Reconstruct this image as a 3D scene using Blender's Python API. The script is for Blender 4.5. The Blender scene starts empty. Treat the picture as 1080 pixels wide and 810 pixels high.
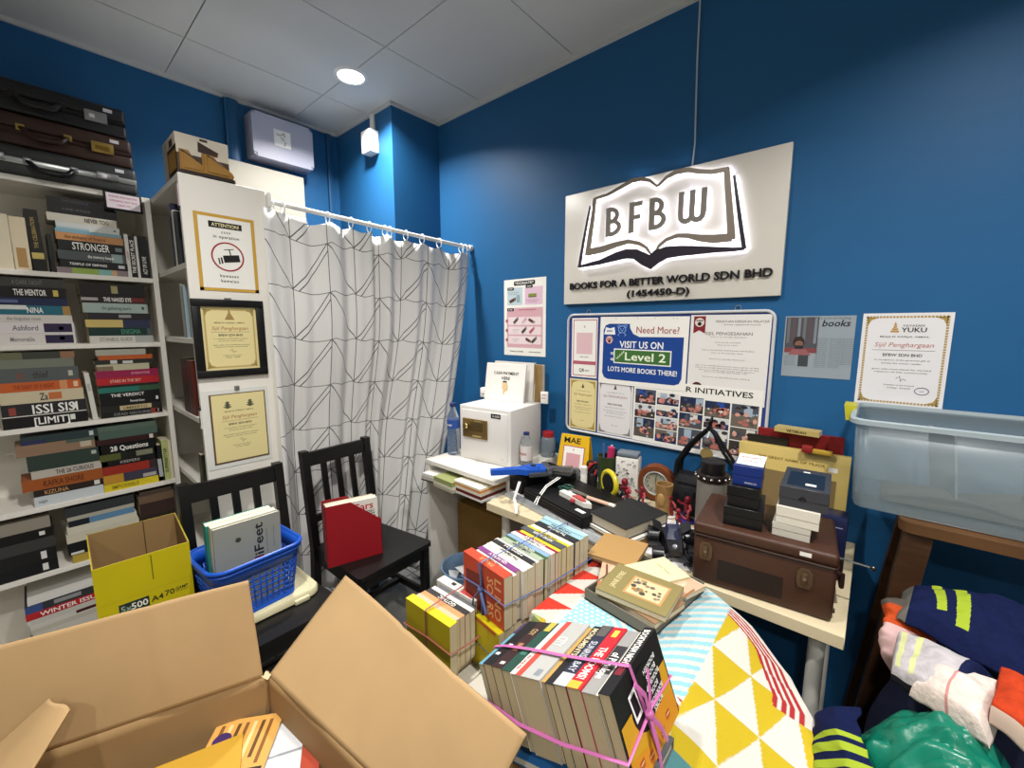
import bpy, bmesh, math, random
from math import pi, sin, cos, radians
from mathutils import Matrix, Vector

# ---------------------------------------------------------------- scene, camera, exposure
S = bpy.context.scene
C = S.collection
F = 442.5                                   # focal length in pixels of the 1080 x 810 frame
CAM = Vector((0, 0, 1.485))
RT = Vector((0.75553, 0.65511, 0.0)); DN = Vector((0.08809, -0.10159, -0.99092)); FW = Vector((-0.64916, 0.74867, -0.13446))
cd = bpy.data.cameras.new('camera'); cam = bpy.data.objects.new('camera', cd); C.objects.link(cam)
cd.sensor_width = 36; cd.lens = 36 * F / 1080; cd.clip_start = 0.02
cam.matrix_world = Matrix(((RT.x, -DN.x, -FW.x, CAM.x), (RT.y, -DN.y, -FW.y, CAM.y), (RT.z, -DN.z, -FW.z, CAM.z), (0, 0, 0, 1)))
S.camera = cam
S.view_settings.view_transform = 'Standard'; S.view_settings.look = 'None'
S.view_settings.gamma = 1; S.view_settings.use_curve_mapping = False
S.view_settings.exposure = 0.0
S.cycles.use_denoising = True
S.cycles.max_bounces = 10; S.cycles.diffuse_bounces = 6; S.cycles.glossy_bounces = 4
S.cycles.transmission_bounces = 8; S.cycles.transparent_max_bounces = 12
S.cycles.sample_clamp_indirect = 6
W = bpy.data.worlds.new('world'); S.world = W; W.use_nodes = True
W.node_tree.nodes['Background'].inputs[0].default_value = (0.8, 0.9, 1, 1)
W.node_tree.nodes['Background'].inputs[1].default_value = 0.05
LAMP_POWER = 26.0
# ceiling downlights: x, y  (the first is the one in the picture, the second is inferred from the bright right wall, the rest are unseen, added as fill)
DOWNLIGHTS = [(-2.126, 1.21), (0.32, 0.72), (-0.95, 0.25), (1.3, -0.5), (0.25, -1.6)]

def P(px, py, ax, v):
    """point where the ray through a pixel of the 1080 x 810 frame meets the plane axis = v"""
    d = RT * (px - 540) + DN * (py - 405) + FW * F
    i = 'xyz'.index(ax)
    return CAM + d * ((v - CAM[i]) / d[i])

# ---------------------------------------------------------------- materials
MATS = {}
def lin(h):
    h = h.lstrip('#'); o = []
    for i in (0, 2, 4):
        c = int(h[i:i+2], 16) / 255
        o.append(c / 12.92 if c <= .04045 else ((c + .055) / 1.055) ** 2.4)
    return (*o, 1)
def mat(h, rough=.55, metal=0.0, noise=0.0, nscale=30.0, bump=0.0, bscale=60.0, spec=.4, coat=0.0, trans=0.0, alpha=1.0, emit=0.0, ior=1.45, stretch=None):
    key = (h, rough, metal, noise, nscale, bump, bscale, spec, coat, trans, alpha, emit, stretch)
    if key in MATS: return MATS[key]
    m = bpy.data.materials.new('m_' + h.lstrip('#')); m.use_nodes = True
    nt = m.node_tree; b = nt.nodes['Principled BSDF']
    b.inputs['Base Color'].default_value = lin(h)
    b.inputs['Roughness'].default_value = rough; b.inputs['Metallic'].default_value = metal
    b.inputs['Specular IOR Level'].default_value = spec; b.inputs['IOR'].default_value = ior
    if coat: b.inputs['Coat Weight'].default_value = coat; b.inputs['Coat Roughness'].default_value = .15
    if trans: b.inputs['Transmission Weight'].default_value = trans
    if alpha < 1: b.inputs['Alpha'].default_value = alpha
    if emit: b.inputs['Emission Color'].default_value = lin(h); b.inputs['Emission Strength'].default_value = emit
    if noise or bump:
        tc = nt.nodes.new('ShaderNodeTexCoord'); co = tc.outputs['Object']
        if stretch:
            mp = nt.nodes.new('ShaderNodeMapping'); mp.inputs['Scale'].default_value = stretch
            nt.links.new(co, mp.inputs['Vector']); co = mp.outputs['Vector']
    if noise:
        n = nt.nodes.new('ShaderNodeTexNoise'); n.inputs['Scale'].default_value = nscale; n.inputs['Detail'].default_value = 4
        nt.links.new(co, n.inputs['Vector'])
        r = nt.nodes.new('ShaderNodeMapRange'); r.inputs[1].default_value = .3; r.inputs[2].default_value = .7
        r.inputs[3].default_value = 1 - noise; r.inputs[4].default_value = 1 + noise
        nt.links.new(n.outputs[0], r.inputs[0])
        mx = nt.nodes.new('ShaderNodeVectorMath'); mx.operation = 'SCALE'
        mx.inputs[0].default_value = lin(h)[:3]; nt.links.new(r.outputs[0], mx.inputs['Scale'])
        nt.links.new(mx.outputs[0], b.inputs['Base Color'])
    if bump:
        n2 = nt.nodes.new('ShaderNodeTexNoise'); n2.inputs['Scale'].default_value = bscale; n2.inputs['Detail'].default_value = 3
        nt.links.new(co, n2.inputs['Vector'])
        bp = nt.nodes.new('ShaderNodeBump'); bp.inputs['Strength'].default_value = bump; bp.inputs['Distance'].default_value = .004
        nt.links.new(n2.outputs[0], bp.inputs['Height']); nt.links.new(bp.outputs[0], b.inputs['Normal'])
    MATS[key] = m
    return m
def pages_mat(h='#d9cfb6', axis=2, sc=900):
    """paper block: fine leaf lines stacked along a local axis"""
    key = ('pages', h, axis)
    if key in MATS: return MATS[key]
    m = mat(h, rough=.85).copy(); nt = m.node_tree; b = nt.nodes['Principled BSDF']
    tc = nt.nodes.new('ShaderNodeTexCoord'); sp = nt.nodes.new('ShaderNodeSeparateXYZ'); nt.links.new(tc.outputs['Object'], sp.inputs[0])
    n = nt.nodes.new('ShaderNodeTexNoise'); n.noise_dimensions = '1D'; n.inputs['Scale'].default_value = sc; n.inputs['Detail'].default_value = 2
    nt.links.new(sp.outputs[axis], n.inputs['W'])
    r = nt.nodes.new('ShaderNodeMapRange'); r.inputs[1].default_value = .3; r.inputs[2].default_value = .7; r.inputs[3].default_value = .78; r.inputs[4].default_value = 1.05
    nt.links.new(n.outputs[0], r.inputs[0])
    mx = nt.nodes.new('ShaderNodeVectorMath'); mx.operation = 'SCALE'; mx.inputs[0].default_value = lin(h)[:3]
    nt.links.new(r.outputs[0], mx.inputs['Scale']); nt.links.new(mx.outputs[0], b.inputs['Base Color'])
    MATS[key] = m
    return m

# ---------------------------------------------------------------- mesh builder
TXT = {}
def text_geo(s, bold=0.0, shear=0.0, space=1.0):
    bold = min(bold, .016)
    k = (s, bold, shear, space)
    if k not in TXT:
        cu = bpy.data.curves.new('t', 'FONT'); cu.body = s; cu.size = 1; cu.offset = bold; cu.shear = shear
        cu.resolution_u = 2; cu.align_x = 'LEFT'; cu.space_character = space
        o = bpy.data.objects.new('t', cu); C.objects.link(o)
        bpy.context.view_layer.update()
        me = bpy.data.meshes.new_from_object(o.evaluated_get(bpy.context.evaluated_depsgraph_get()))
        v = [x.co.copy() for x in me.vertices]; f = [list(p.vertices) for p in me.polygons]
        bpy.data.objects.remove(o); bpy.data.curves.remove(cu); bpy.data.meshes.remove(me)
        TXT[k] = (v, f)
    return TXT[k]
I4 = Matrix.Identity(4)
def TR(x=0, y=0, z=0): return Matrix.Translation((x, y, z))
def RX(a): return Matrix.Rotation(radians(a), 4, 'X')
def RY(a): return Matrix.Rotation(radians(a), 4, 'Y')
def RZ(a): return Matrix.Rotation(radians(a), 4, 'Z')
def frame(o, x, y, z):
    """matrix with given origin and axis vectors"""
    x = Vector(x).normalized(); y = Vector(y).normalized(); z = Vector(z).normalized(); o = Vector(o)
    return Matrix(((x.x, y.x, z.x, o.x), (x.y, y.y, z.y, o.y), (x.z, y.z, z.z, o.z), (0, 0, 0, 1)))

class MB:
    def __init__(s, T=I4): s.v = []; s.f = []; s.m = []; s.sm = []; s.mats = []; s.T = T
    def mi(s, m):
        if m not in s.mats: s.mats.append(m)
        return s.mats.index(m)
    def add(s, vs, fs, m, T=None, smooth=False):
        T = s.T @ T if T is not None else s.T
        n = len(s.v); i = s.mi(m)
        s.v += [T @ Vector(v) for v in vs]
        for f in fs: s.f.append([n + k for k in f]); s.m.append(i); s.sm.append(smooth)
        return s
    def box(s, x0, x1, y0, y1, z0, z1, m, T=None, bev=0, seg=2):
        vs = [(x, y, z) for x in (x0, x1) for y in (y0, y1) for z in (z0, z1)]
        fs = [(0, 1, 3, 2), (4, 6, 7, 5), (0, 4, 5, 1), (2, 3, 7, 6), (0, 2, 6, 4), (1, 5, 7, 3)]
        if not bev: return s.add(vs, fs, m, T)
        bm = bmesh.new(); bv = [bm.verts.new(v) for v in vs]
        for f in fs: bm.faces.new([bv[k] for k in f])
        bmesh.ops.bevel(bm, geom=bm.edges[:], offset=bev, segments=seg, affect='EDGES', profile=.5)
        return s.bm(bm, m, T, True)
    def bm(s, bm, m, T=None, smooth=False):
        bm.verts.index_update()
        s.add([v.co for v in bm.verts], [[v.index for v in f.verts] for f in bm.faces], m, T, smooth); bm.free(); return s
    def hexa(s, pts, m, T=None):
        """8 corners: bottom ring 0-3, top ring 4-7"""
        return s.add(pts, [(3, 2, 1, 0), (4, 5, 6, 7), (0, 1, 5, 4), (1, 2, 6, 5), (2, 3, 7, 6), (3, 0, 4, 7)], m, T)
    def quad(s, a, b, c, d, m, T=None): return s.add([a, b, c, d], [(0, 1, 2, 3)], m, T)
    def rect(s, x0, x1, y0, y1, z, m, T=None): return s.quad((x0, y0, z), (x1, y0, z), (x1, y1, z), (x0, y1, z), m, T)
    def prism(s, poly, z0, z1, m, T=None, smooth=False):
        n = len(poly); vs = [(x, y, z0) for x, y in poly] + [(x, y, z1) for x, y in poly]
        s.add(vs, [list(range(n))[::-1], list(range(n, 2 * n))], m, T)
        return s.add(vs, [(i, (i + 1) % n, n + (i + 1) % n, n + i) for i in range(n)], m, T, smooth)
    def lathe(s, prof, m, T=None, n=24, sx=1.0, sy=1.0):
        vs = []; fs = []
        for r, z in prof: vs += [(r * cos(2 * pi * k / n) * sx, r * sin(2 * pi * k / n) * sy, z) for k in range(n)]
        for j in range(len(prof) - 1):
            for k in range(n):
                a = j * n + k; b = j * n + (k + 1) % n
                fs.append((a, b, b + n, a + n))
        s.add(vs, fs, m, T, True)
        caps = []
        if prof[0][0] > 1e-6: caps.append(list(range(n))[::-1])
        if prof[-1][0] > 1e-6: caps.append([(len(prof) - 1) * n + k for k in range(n)])
        if caps: s.add(vs, caps, m, T)
        return s
    def cyl(s, p0, p1, r, m, r2=None, n=14, T=None, smooth=True):
        p0 = Vector(p0); p1 = Vector(p1); d = p1 - p0
        q = TR(*p0) @ d.to_track_quat('Z', 'Y').to_matrix().to_4x4()
        if T is not None: q = T @ q
        return s.lathe([(r, 0), (r if r2 is None else r2, d.length)], m, q, n)
    def tube(s, pts, r, m, n=8, T=None, closed=False, flat=1.0):
        pts = [Vector(p) for p in pts]; N = len(pts); vs = []; fs = []
        up = Vector((0, 0, 1)); prev = None
        for i, p in enumerate(pts):
            a = pts[(i - 1) % N] if closed or i > 0 else p; b = pts[(i + 1) % N] if closed or i < N - 1 else p
            t = (b - a).normalized()
            if prev is None:
                prev = t.orthogonal().normalized() if abs(t.dot(up)) > .95 else t.cross(up).normalized()
            u = (prev - t * prev.dot(t)); u = u.normalized() if u.length > 1e-6 else t.orthogonal().normalized()
            w = t.cross(u); prev = u
            rr = r[i] if isinstance(r, (list, tuple)) else r
            vs += [p + u * (rr * cos(2 * pi * k / n)) + w * (rr * flat * sin(2 * pi * k / n)) for k in range(n)]
        for i in range(N if closed else N - 1):
            for k in range(n):
                a = i * n + k; b = i * n + (k + 1) % n; j = (i + 1) % N * n
                fs.append((a, b, j + (k + 1) % n, j + k))
        if not closed: fs += [list(range(n))[::-1], [(N - 1) * n + k for k in range(n)]]
        return s.add(vs, fs, m, T, True)
    def ball(s, c, r, m, T=None, n=14, k=9, sc=(1, 1, 1)):
        q = TR(*c) @ Matrix.Diagonal((*sc, 1))
        if T is not None: q = T @ q
        return s.lathe([(max(0.0, r * sin(pi * i / k)) if 0 < i < k else 0.0, -r * cos(pi * i / k)) for i in range(k + 1)], m, q, n)
    def grid(s, fn, nu, nv, m, T=None, smooth=True, mfn=None):
        vs = [fn(i / nu, j / nv) for j in range(nv + 1) for i in range(nu + 1)]
        fs = [(j * (nu + 1) + i, j * (nu + 1) + i + 1, (j + 1) * (nu + 1) + i + 1, (j + 1) * (nu + 1) + i) for j in range(nv) for i in range(nu)]
        return s.add(vs, fs, m, T, smooth)
    def text(s, t, size, m, T=None, bold=0.0, align='c', width=None, shear=0.0, space=1.0):
        """flat lettering in the local XY plane, centred on the local origin; width fits it to a length"""
        v, f = text_geo(t, bold, shear, space)
        if not v: return s
        x0 = min(a.x for a in v); x1 = max(a.x for a in v); y0 = min(a.y for a in v); y1 = max(a.y for a in v)
        h = max(.5, y1 - y0)
        kx = size / .7; ky = size / .7
        if width: kx = width / (x1 - x0)
        cx = {'c': (x0 + x1) / 2, 'l': x0, 'r': x1}[align]; cy = .35
        return s.add([((a.x - cx) * kx, (a.y - cy) * ky, 0) for a in v], f, m, T)
    def build(s, name, parent=None, T=None):
        me = bpy.data.meshes.new(name); me.from_pydata([tuple(v) for v in s.v], [], s.f)
        for m in s.mats: me.materials.append(m)
        me.polygons.foreach_set('material_index', s.m); me.polygons.foreach_set('use_smooth', s.sm)
        me.update()
        if any(s.sm):
            try: me.set_sharp_from_angle(angle=radians(40))
            except Exception: pass
        o = bpy.data.objects.new(name, me); C.objects.link(o)
        if T is not None: o.matrix_world = T
        if parent is not None: o.parent = parent
        return o

def tag(o, label=None, cat=None, group=None, kind=None):
    if label: o['label'] = label
    if cat: o['category'] = cat
    if group: o['group'] = group
    if kind: o['kind'] = kind
    return o
def thing(name, label, cat, T=I4, group=None):
    o = bpy.data.objects.new(name, None); C.objects.link(o); o.matrix_world = T; o.empty_display_size = .05
    return tag(o, label, cat, group)
def struct(mb, name, label=None, cat=None):
    o = mb.build(name); o['kind'] = 'structure'
    if label: tag(o, label, cat)
    return o
def copy_tree(o, T, label=None, group=None):
    c = o.copy(); C.objects.link(c); c.matrix_world = T
    if label: c['label'] = label
    if group: c['group'] = group
    for ch in o.children:
        d = ch.copy(); C.objects.link(d); d.parent = c
        for g in ch.children:
            e = g.copy(); C.objects.link(e); e.parent = d
    return c
# ================================================================ the room
XL, YR, ZC = -2.815, 1.82, 2.741           # left wall, right wall (the one with the sign), ceiling
XF, YF = 2.4, -2.6                          # walls behind the camera
blue = mat('#205b8c', rough=.5, noise=.03, nscale=3, bump=.06, bscale=220, spec=.3)
bluepaint = mat('#1c5280', rough=.45, spec=.35)
ceilm = mat('#cbcdcb', rough=.9, noise=.03, nscale=2, bump=.1, bscale=160)
tile = mat('#8b8a85', rough=.35, noise=.12, nscale=7)
grout = mat('#4c4b48', rough=.8)
white = mat('#e4e1d9', rough=.45, noise=.015, nscale=4)
whitegloss = mat('#e9e8e4', rough=.3)
black = mat('#0c0c0d', rough=.4)
b = MB()
b.box(XL - .1, XF + .1, YF - .1, YR + .1, -.1, -.004, grout)
n = 0.4
x = XL
while x < XF:
    y = YF
    while y < YR:
        b.box(x + .003, min(x + n, XF) - .003, y + .003, min(y + n, YR) - .003, -.004, 0, tile); y += n
    x += n
struct(b, 'floor')
b = MB()
b.box(XL - .1, XF + .1, YF - .1, YR + .1, ZC + .012, ZC + .1, mat('#55585a', rough=.9))
xs = [XL] + [-2.41 + .61 * i for i in range(8)] + [XF]; ys = [YR] + [1.20 - .61 * i for i in range(7)] + [YF]
for i in range(len(xs) - 1):
    for j in range(len(ys) - 1):
        g = .0022
        if xs[i] + g < xs[i + 1] - g and ys[j + 1] + g < ys[j] - g:
            b.box(xs[i] + g, xs[i + 1] - g, ys[j + 1] + g, ys[j] - g, ZC, ZC + .014, ceilm)
struct(b, 'ceiling')
struct(MB().box(XL - .1, XL, YF - .1, YR + .1, 0, ZC + .1, blue), 'wall_left')
struct(MB().box(XL - .1, XF + .1, YR, YR + .1, 0, ZC + .1, blue), 'wall_right')
far = mat('#c9c6bf', rough=.8)
struct(MB().box(XL - .1, XF + .1, YF - .1, YF, 0, ZC + .1, far), 'wall_back')
struct(MB().box(XF, XF + .1, YF - .1, YR + .1, 0, ZC + .1, far), 'wall_front')
PX0, PY0 = -2.185, 1.48                    # boxed-in column in the corner
struct(MB().box(XL, PX0, PY0, YR, 0, ZC, blue), 'wall_column')
edge = mat('#c3c6c6', rough=.7)
def cornice(name, x0, x1, y0, y1): struct(MB().box(x0, x1, y0, y1, ZC - .018, ZC, edge), name)
cornice('trim_1', XL, XL + .014, YF, PY0)
cornice('trim_2', XL, PX0 + .014, PY0 - .014, PY0)
cornice('trim_3', PX0, PX0 + .014, PY0, YR - .014)
cornice('trim_4', PX0, XF, YR - .014, YR)

# ---------------------------------------------------------------- ceiling downlights
lens = mat('#fff6ea', emit=14)
def downlight(x, y, label):
    t = thing('downlight', label, 'ceiling light', TR(x, y, ZC), 'recessed round downlights')
    MB().lathe([(.062, -.001), (.064, -.006), (.078, -.006), (.085, -.0015), (.085, .006), (.062, .006), (.062, -.001)], whitegloss, n=40).build('trim_ring', t)
    MB().lathe([(.0001, -.003), (.061, -.003), (.0615, .001)], lens, n=40).build('lens', t)
    l = bpy.data.lights.new('lamp', 'AREA'); l.shape = 'DISK'; l.size = .11; l.energy = LAMP_POWER; l.color = (1, .965, .915); l.spread = radians(142)
    o = bpy.data.objects.new('lamp', l); C.objects.link(o); o.location = (0, 0, -.012); o.parent = t
names = ['lit round downlight in the ceiling near the boxed column', 'round downlight over the plastic tub and brown suitcase', 'round downlight over the open cardboard carton', 
         'round downlight at the near right of the shop', 'round downlight behind the photographer']
for (x, y), n in zip(DOWNLIGHTS, names): downlight(x, y, n)

# ---------------------------------------------------------------- left wall fittings
def P_L(px, py, x=XL): return P(px, py, 'x', x)
# blue painted trunking beside the grey box, thin conduit in the corner
struct(MB().box(XL, XL + .035, .83, .90, 1.6, ZC - .02, bluepaint, bev=.004).box(XL + .035, XL + .04, .845, .885, 1.6, ZC - .02, bluepaint, bev=.002), 'trim_5')
struct(MB().box(XL, XL + .022, 1.40, 1.43, 1.2, ZC - .02, bluepaint, bev=.004), 'trim_6')
t = thing('distribution_box', 'grey electrical enclosure with a white notice plate high on the blue wall', 'electrical box', TR(XL, .93, 2.43))
gm = mat('#a9abbd', rough=.4, spec=.4); gm2 = mat('#8e90a4', rough=.45)
MB().box(0, .10, .0, .33, .0, .235, gm2, bev=.008).build('case', t)
d = MB(); c = .018
d.prism([(c, 0), (.33 - c, 0), (.33 - c, c), (.33, c), (.33, .235 - c), (.33 - c, .235 - c), (.33 - c, .235), (c, .235), (c, .235 - c), (0, .235 - c), (0, c), (c, c)], .1, .125, gm, frame((0, 0, 0), (0, 1, 0), (0, 0, 1), (1, 0, 0)))
d.build('cover', t)
for y, z in ((.012, .012), (.318, .012), (.012, .223), (.318, .223)):
    MB().cyl((.1, y, z), (.121, y, z), .009, gm2).build('cover_screw', t)
lb = MB(); lf = frame((.1256, .155, .125), (0, 1, 0), (0, 0, 1), (1, 0, 0))
lb.box(-.045, .045, -.045, .045, 0, .0015, mat('#eceae4'), lf)
for i, r in enumerate(((-.02, .018), (.018, .02), (-.018, -.02), (.02, -.016), (0, 0))):
    lb.box(r[0] - .012, r[0] + .012, r[1] - .005, r[1] + .004, .0015, .0022, mat('#b9b7b2'), lf @ RZ(35 * i))
tag(lb.build('notice_plate', t), 'white notice plate')
t = thing('wall_panel', 'long white painted board on the wall below the grey enclosure', 'panel', TR(XL, .66, 2.155))
wp = MB().box(0, .075, 0, .555, 0, .235, mat('#b9b5a8', rough=.7, noise=.03, nscale=5), bev=.004); wp.build('board', t)
MB().box(.02, .079, 0, .555, -.028, -.001, mat('#b7b6b1', rough=.5), bev=.003).box(.0, .09, .015, .555, -.04, -.028, mat('#9b9a95'), bev=.002).build('lower_rail', t)
t = thing('junction_box', 'small white junction box on the side of the boxed blue column', 'junction box', TR(-2.365, PY0, 2.50))
MB().box(-.047, .047, -.062, 0, 0, .125, whitegloss, bev=.006).build('housing', t)
MB().box(-.014, .014, -.02, 0, .125, ZC - 2.50 - .018, whitegloss, bev=.003).build('conduit', t)
# ================================================================ books
ORD = ['lowest', 'second', 'third', 'fourth', 'fifth', 'sixth', 'seventh', 'eighth', 'ninth', 'tenth', 'eleventh', 'twelfth']
def pm(axis=2, h='#d9cfb6'): return pages_mat(h, axis)
def book(label, group, T, L, D, K, col, title=None, tcol='#eeeeea', th=.55, tw=None, tx=0.0, bands=(), page='#d9cfb6', front=None, hard=False, name='book', rough=.42):
    """lying book: spine along local X facing -Y, pages running back to y = D, thickness K up Z"""
    cm = mat(col, rough=rough); b = MB(); k = .0025 if hard else .0009
    o = .003 if hard else 0.0
    b.box(-L/2, L/2, 0, D, 0, k, cm).box(-L/2, L/2, 0, D, K - k, K, cm).box(-L/2, L/2, 0, k, k, K - k, cm)
    sp = frame((0, -.0003, K / 2), (1, 0, 0), (0, 0, 1), (0, -1, 0))
    for x0, x1, z0, z1, c in bands:
        b.rect(-L/2 + x0 * L, -L/2 + x1 * L, -K/2 + z0 * K, -K/2 + z1 * K, 0, mat(c, rough=rough), sp)
    if title:
        w = tw * L if tw else None
        b.text(title, th * K, mat(tcol, rough=.5), sp @ TR(tx * L, 0, .0004), bold=.02, width=w)
    if front: front(b, frame((0, D / 2, K + .0004), (1, 0, 0), (0, 1, 0), (0, 0, 1)))
    c = b.build(name, None, T); tag(c, label, 'book', group)
    MB().box(-L/2 + o + .0006, L/2 - o - .0006, k, D - o - .0008, k, K - k, pm(2, page)).build('pages', c)
    return c
def pile(where, group, T, items, fill=None):
    """items: (length, thickness, colour, colour name, options); piled from the bottom; T: origin at the bottom of the pile, spine plane y = 0"""
    z = 0; n = len(items); ks = fill / sum(i[1] for i in items) if fill else 1
    for i, (L, K, col, cn, op) in enumerate(items):
        K *= ks; op = dict(op); dx = op.pop('dx', 0); dy = op.pop('dy', 0); rz = op.pop('rz', 0)
        place = 'topmost' if i == n - 1 else ('lowest' if i == 0 else ORD[i] + ' up')
        book(f'{cn}, {place} in {where}', group, T @ TR(dx, dy, z) @ RZ(rz), L, op.pop('D', .14), K, col, **op)
        z += K + .0004
    return z
def standing(label, group, T, L, D, K, col, lean=0, **op):
    """book standing on its end, spine facing local -Y, left edge at local x = 0"""
    M = T @ RY(lean) @ TR(K, 0, L / 2) @ RY(-90)
    return book(label, group, M, L, D, K, col, **op)

# ================================================================ bookcase along the left wall
BX, BY0, BY1, BH = -2.53, -.37, .43, 2.058
t = thing('bookcase', 'tall white open bookcase full of books along the blue left wall', 'bookcase', TR(0, 0, 0))
for nm, y0, y1 in (('side_panel', BY0, BY0 + .02), ('side_panel', BY1 - .02, BY1)):
    MB().box(XL + .004, BX, y0, y1, 0, BH, white, bev=.0015, seg=1).build(nm, t)
MB().box(XL + .004, BX, BY0 + .02, BY1 - .02, BH - .022, BH, white, bev=.0015, seg=1).build('top_panel', t)
MB().box(XL + .004, XL + .012, BY0 + .02, BY1 - .02, .08, BH - .022, white).build('back_panel', t)
SH = [1.705, 1.415, 1.085, .752, .470, .085]
for z in SH: MB().box(XL + .012, BX - .001, BY0 + .02, BY1 - .02, z - .02, z, white, bev=.0012, seg=1).build('shelf', t)
MB().box(XL + .02, BX - .02, BY0 + .02, BY1 - .02, 0, .065, white).build('plinth', t)

BOX_X = BX - .012                           # spine plane of the books
def SL(y, z, back=0.0): return TR(BOX_X - back, y, z + .0005) @ RZ(90)
def yL(px, py): return P(px, py, 'x', BOX_X).y
G = 'books on the white bookcase'
# --- shelf 1 (top)
z = SH[0]
standing('cream book standing at the left end of the top shelf', G, SL(-.045, z), .205, .14, .046, '#d8cdb4', rough=.7)
standing('cream old book with a brown patch on its spine, on the top shelf', G, SL(.003, z), .20, .14, .042, '#d6c9ac', bands=((.05, .42, .2, .8, '#a98554'),), rough=.7)
standing('black book with gold lettering standing beside the cream books on the top shelf', G, SL(.050, z), .235, .15, .036, '#14150f', title='THE CELEBRATION', tcol='#a58f52', th=.3, tw=.5, tx=.12, bands=((.2, .3, .05, .95, '#b7a55f'),), lean=-1.5)
standing('thin black book standing against the left of the high pile on the top shelf', G, SL(.097, z), .15, .14, .012, '#1b1c1e')
pile('top-shelf high pile', G, SL(.215, z), [
    (.215, .018, '#8f7f84', 'pink and green book', dict(bands=((.2, .57, 0, 1, '#93ad52'), (.57, .76, 0, 1, '#7fb3ad'), (.76, .84, 0, 1, '#c9a37c')), dx=.004)),
    (.205, .024, '#1a1c1e', 'black book with small white lettering', dict(title='TEMPLE OF EMPIRES', th=.3, tw=.55, tx=-.1, dx=.012, bands=((.85, .95, .3, .7, '#cfd2d4'),))),
    (.205, .027, '#4f5758', 'grey green book with a pale emblem', dict(title='the memory keeper', th=.35, tw=.4, tx=.12, dx=.008, bands=((.78, .95, 0, 1, '#8fa6a3'),))),
    (.20, .031, '#111214', 'black book with the large title STRONGER', dict(title='STRONGER', th=.72, tw=.56, tx=-.02, dx=.010, bands=((.85, .96, .3, .7, '#6f8080'),))),
    (.202, .022, '#c08a58', 'tan orange book', dict(title='the alchemy of finance', tcol='#7d4a26', th=.45, tw=.6, tx=-.08, dx=.008)),
    (.198, .010, '#7da5b4', 'thin pale blue book', dict(dx=.006)),
    (.19, .021, '#c9cdca', 'white book with a faint blue edge', dict(dx=.006, bands=((0, .5, 0, .3, '#9bbac4'), (.9, .94, .4, .6, '#3a3a3a')))),
    (.205, .023, '#c9c5b7', 'white book with a dark title NEVER TOO', dict(title='NEVER TOO', tcol='#33312e', th=.55, tw=.36, tx=.2, dx=-.008)),
    (.205, .03, '#0d0d0f', 'black book with faint lettering', dict(title='A KIND OF PLACE', tcol='#5c5c60', th=.22, tw=.4, tx=-.1, dx=-.004)),
    (.20, .018, '#101013', 'black book', dict(title='THE SILENCE', tcol='#4c4c55', th=.4, tw=.4, tx=-.1, dx=-.006))], fill=0.296)
standing('white spined book standing just right of the high pile on the top shelf', G, SL(.328, z), .185, .14, .013, '#dcdad4', title='LESS', tcol='#a03030', th=.4, tw=.2)
standing('black book with bold white upright lettering near the right end of the top shelf', G, SL(.342, z), .18, .14, .019, '#141416', title='THE SECRET PLACE', th=.62, tw=.8)
standing('thin white book near the right end of the top shelf', G, SL(.362, z), .18, .14, .009, '#d9d7d2')
standing('black book with low white lettering at the right end of the top shelf', G, SL(.373, z), .185, .14, .030, '#18171a', title='ACT OF LOVE', th=.45, tw=.42, tx=-.2)
# --- shelf 2
z = SH[1]
pile('second-shelf left pile', G, SL(.026, z), [
    (.225, .034, '#d7d2cd', 'white book with a purple splash', dict(title='Memorable', tcol='#8d8a90', th=.4, tw=.28, tx=-.15, bands=((.62, .97, .1, .85, '#2c2443'), (.8, .86, .4, .7, '#e8e6ee')))),
    (.225, .033, '#d9d3d4', 'white book with a purple tip', dict(title='Ashford', tcol='#77727c', th=.45, tw=.3, tx=-.1, bands=((.62, .97, .1, .9, '#2f2545'), (.8, .86, .3, .6, '#e8e6ee')))),
    (.22, .022, '#cfccc6', 'white book with grey lettering', dict(title='the forgotten room', tcol='#8d8a86', th=.4, tw=.4, tx=-.1)),
    (.215, .028, '#21677a', 'teal and white book', dict(title='NINA', th=.6, tw=.2, tx=.05, bands=((0, .45, .55, 1, '#d8dad6'), (.9, 1, 0, 1, '#a9854a')))),
    (.205, .022, '#1d2749', 'dark blue book', dict(bands=((0, .35, .3, .7, '#5a668d'),))),
    (.205, .032, '#121214', 'black book with the white title THE MENTOR', dict(title='THE MENTOR', th=.55, tw=.42, tx=.02, bands=((.82, .89, .2, .8, '#c9b45a'),))),
    (.20, .026, '#3a3b37', 'dark grey book', dict(title='A DARK NIGHT', tcol='#6e6f6a', th=.5, tw=.4))], fill=0.258)
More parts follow.
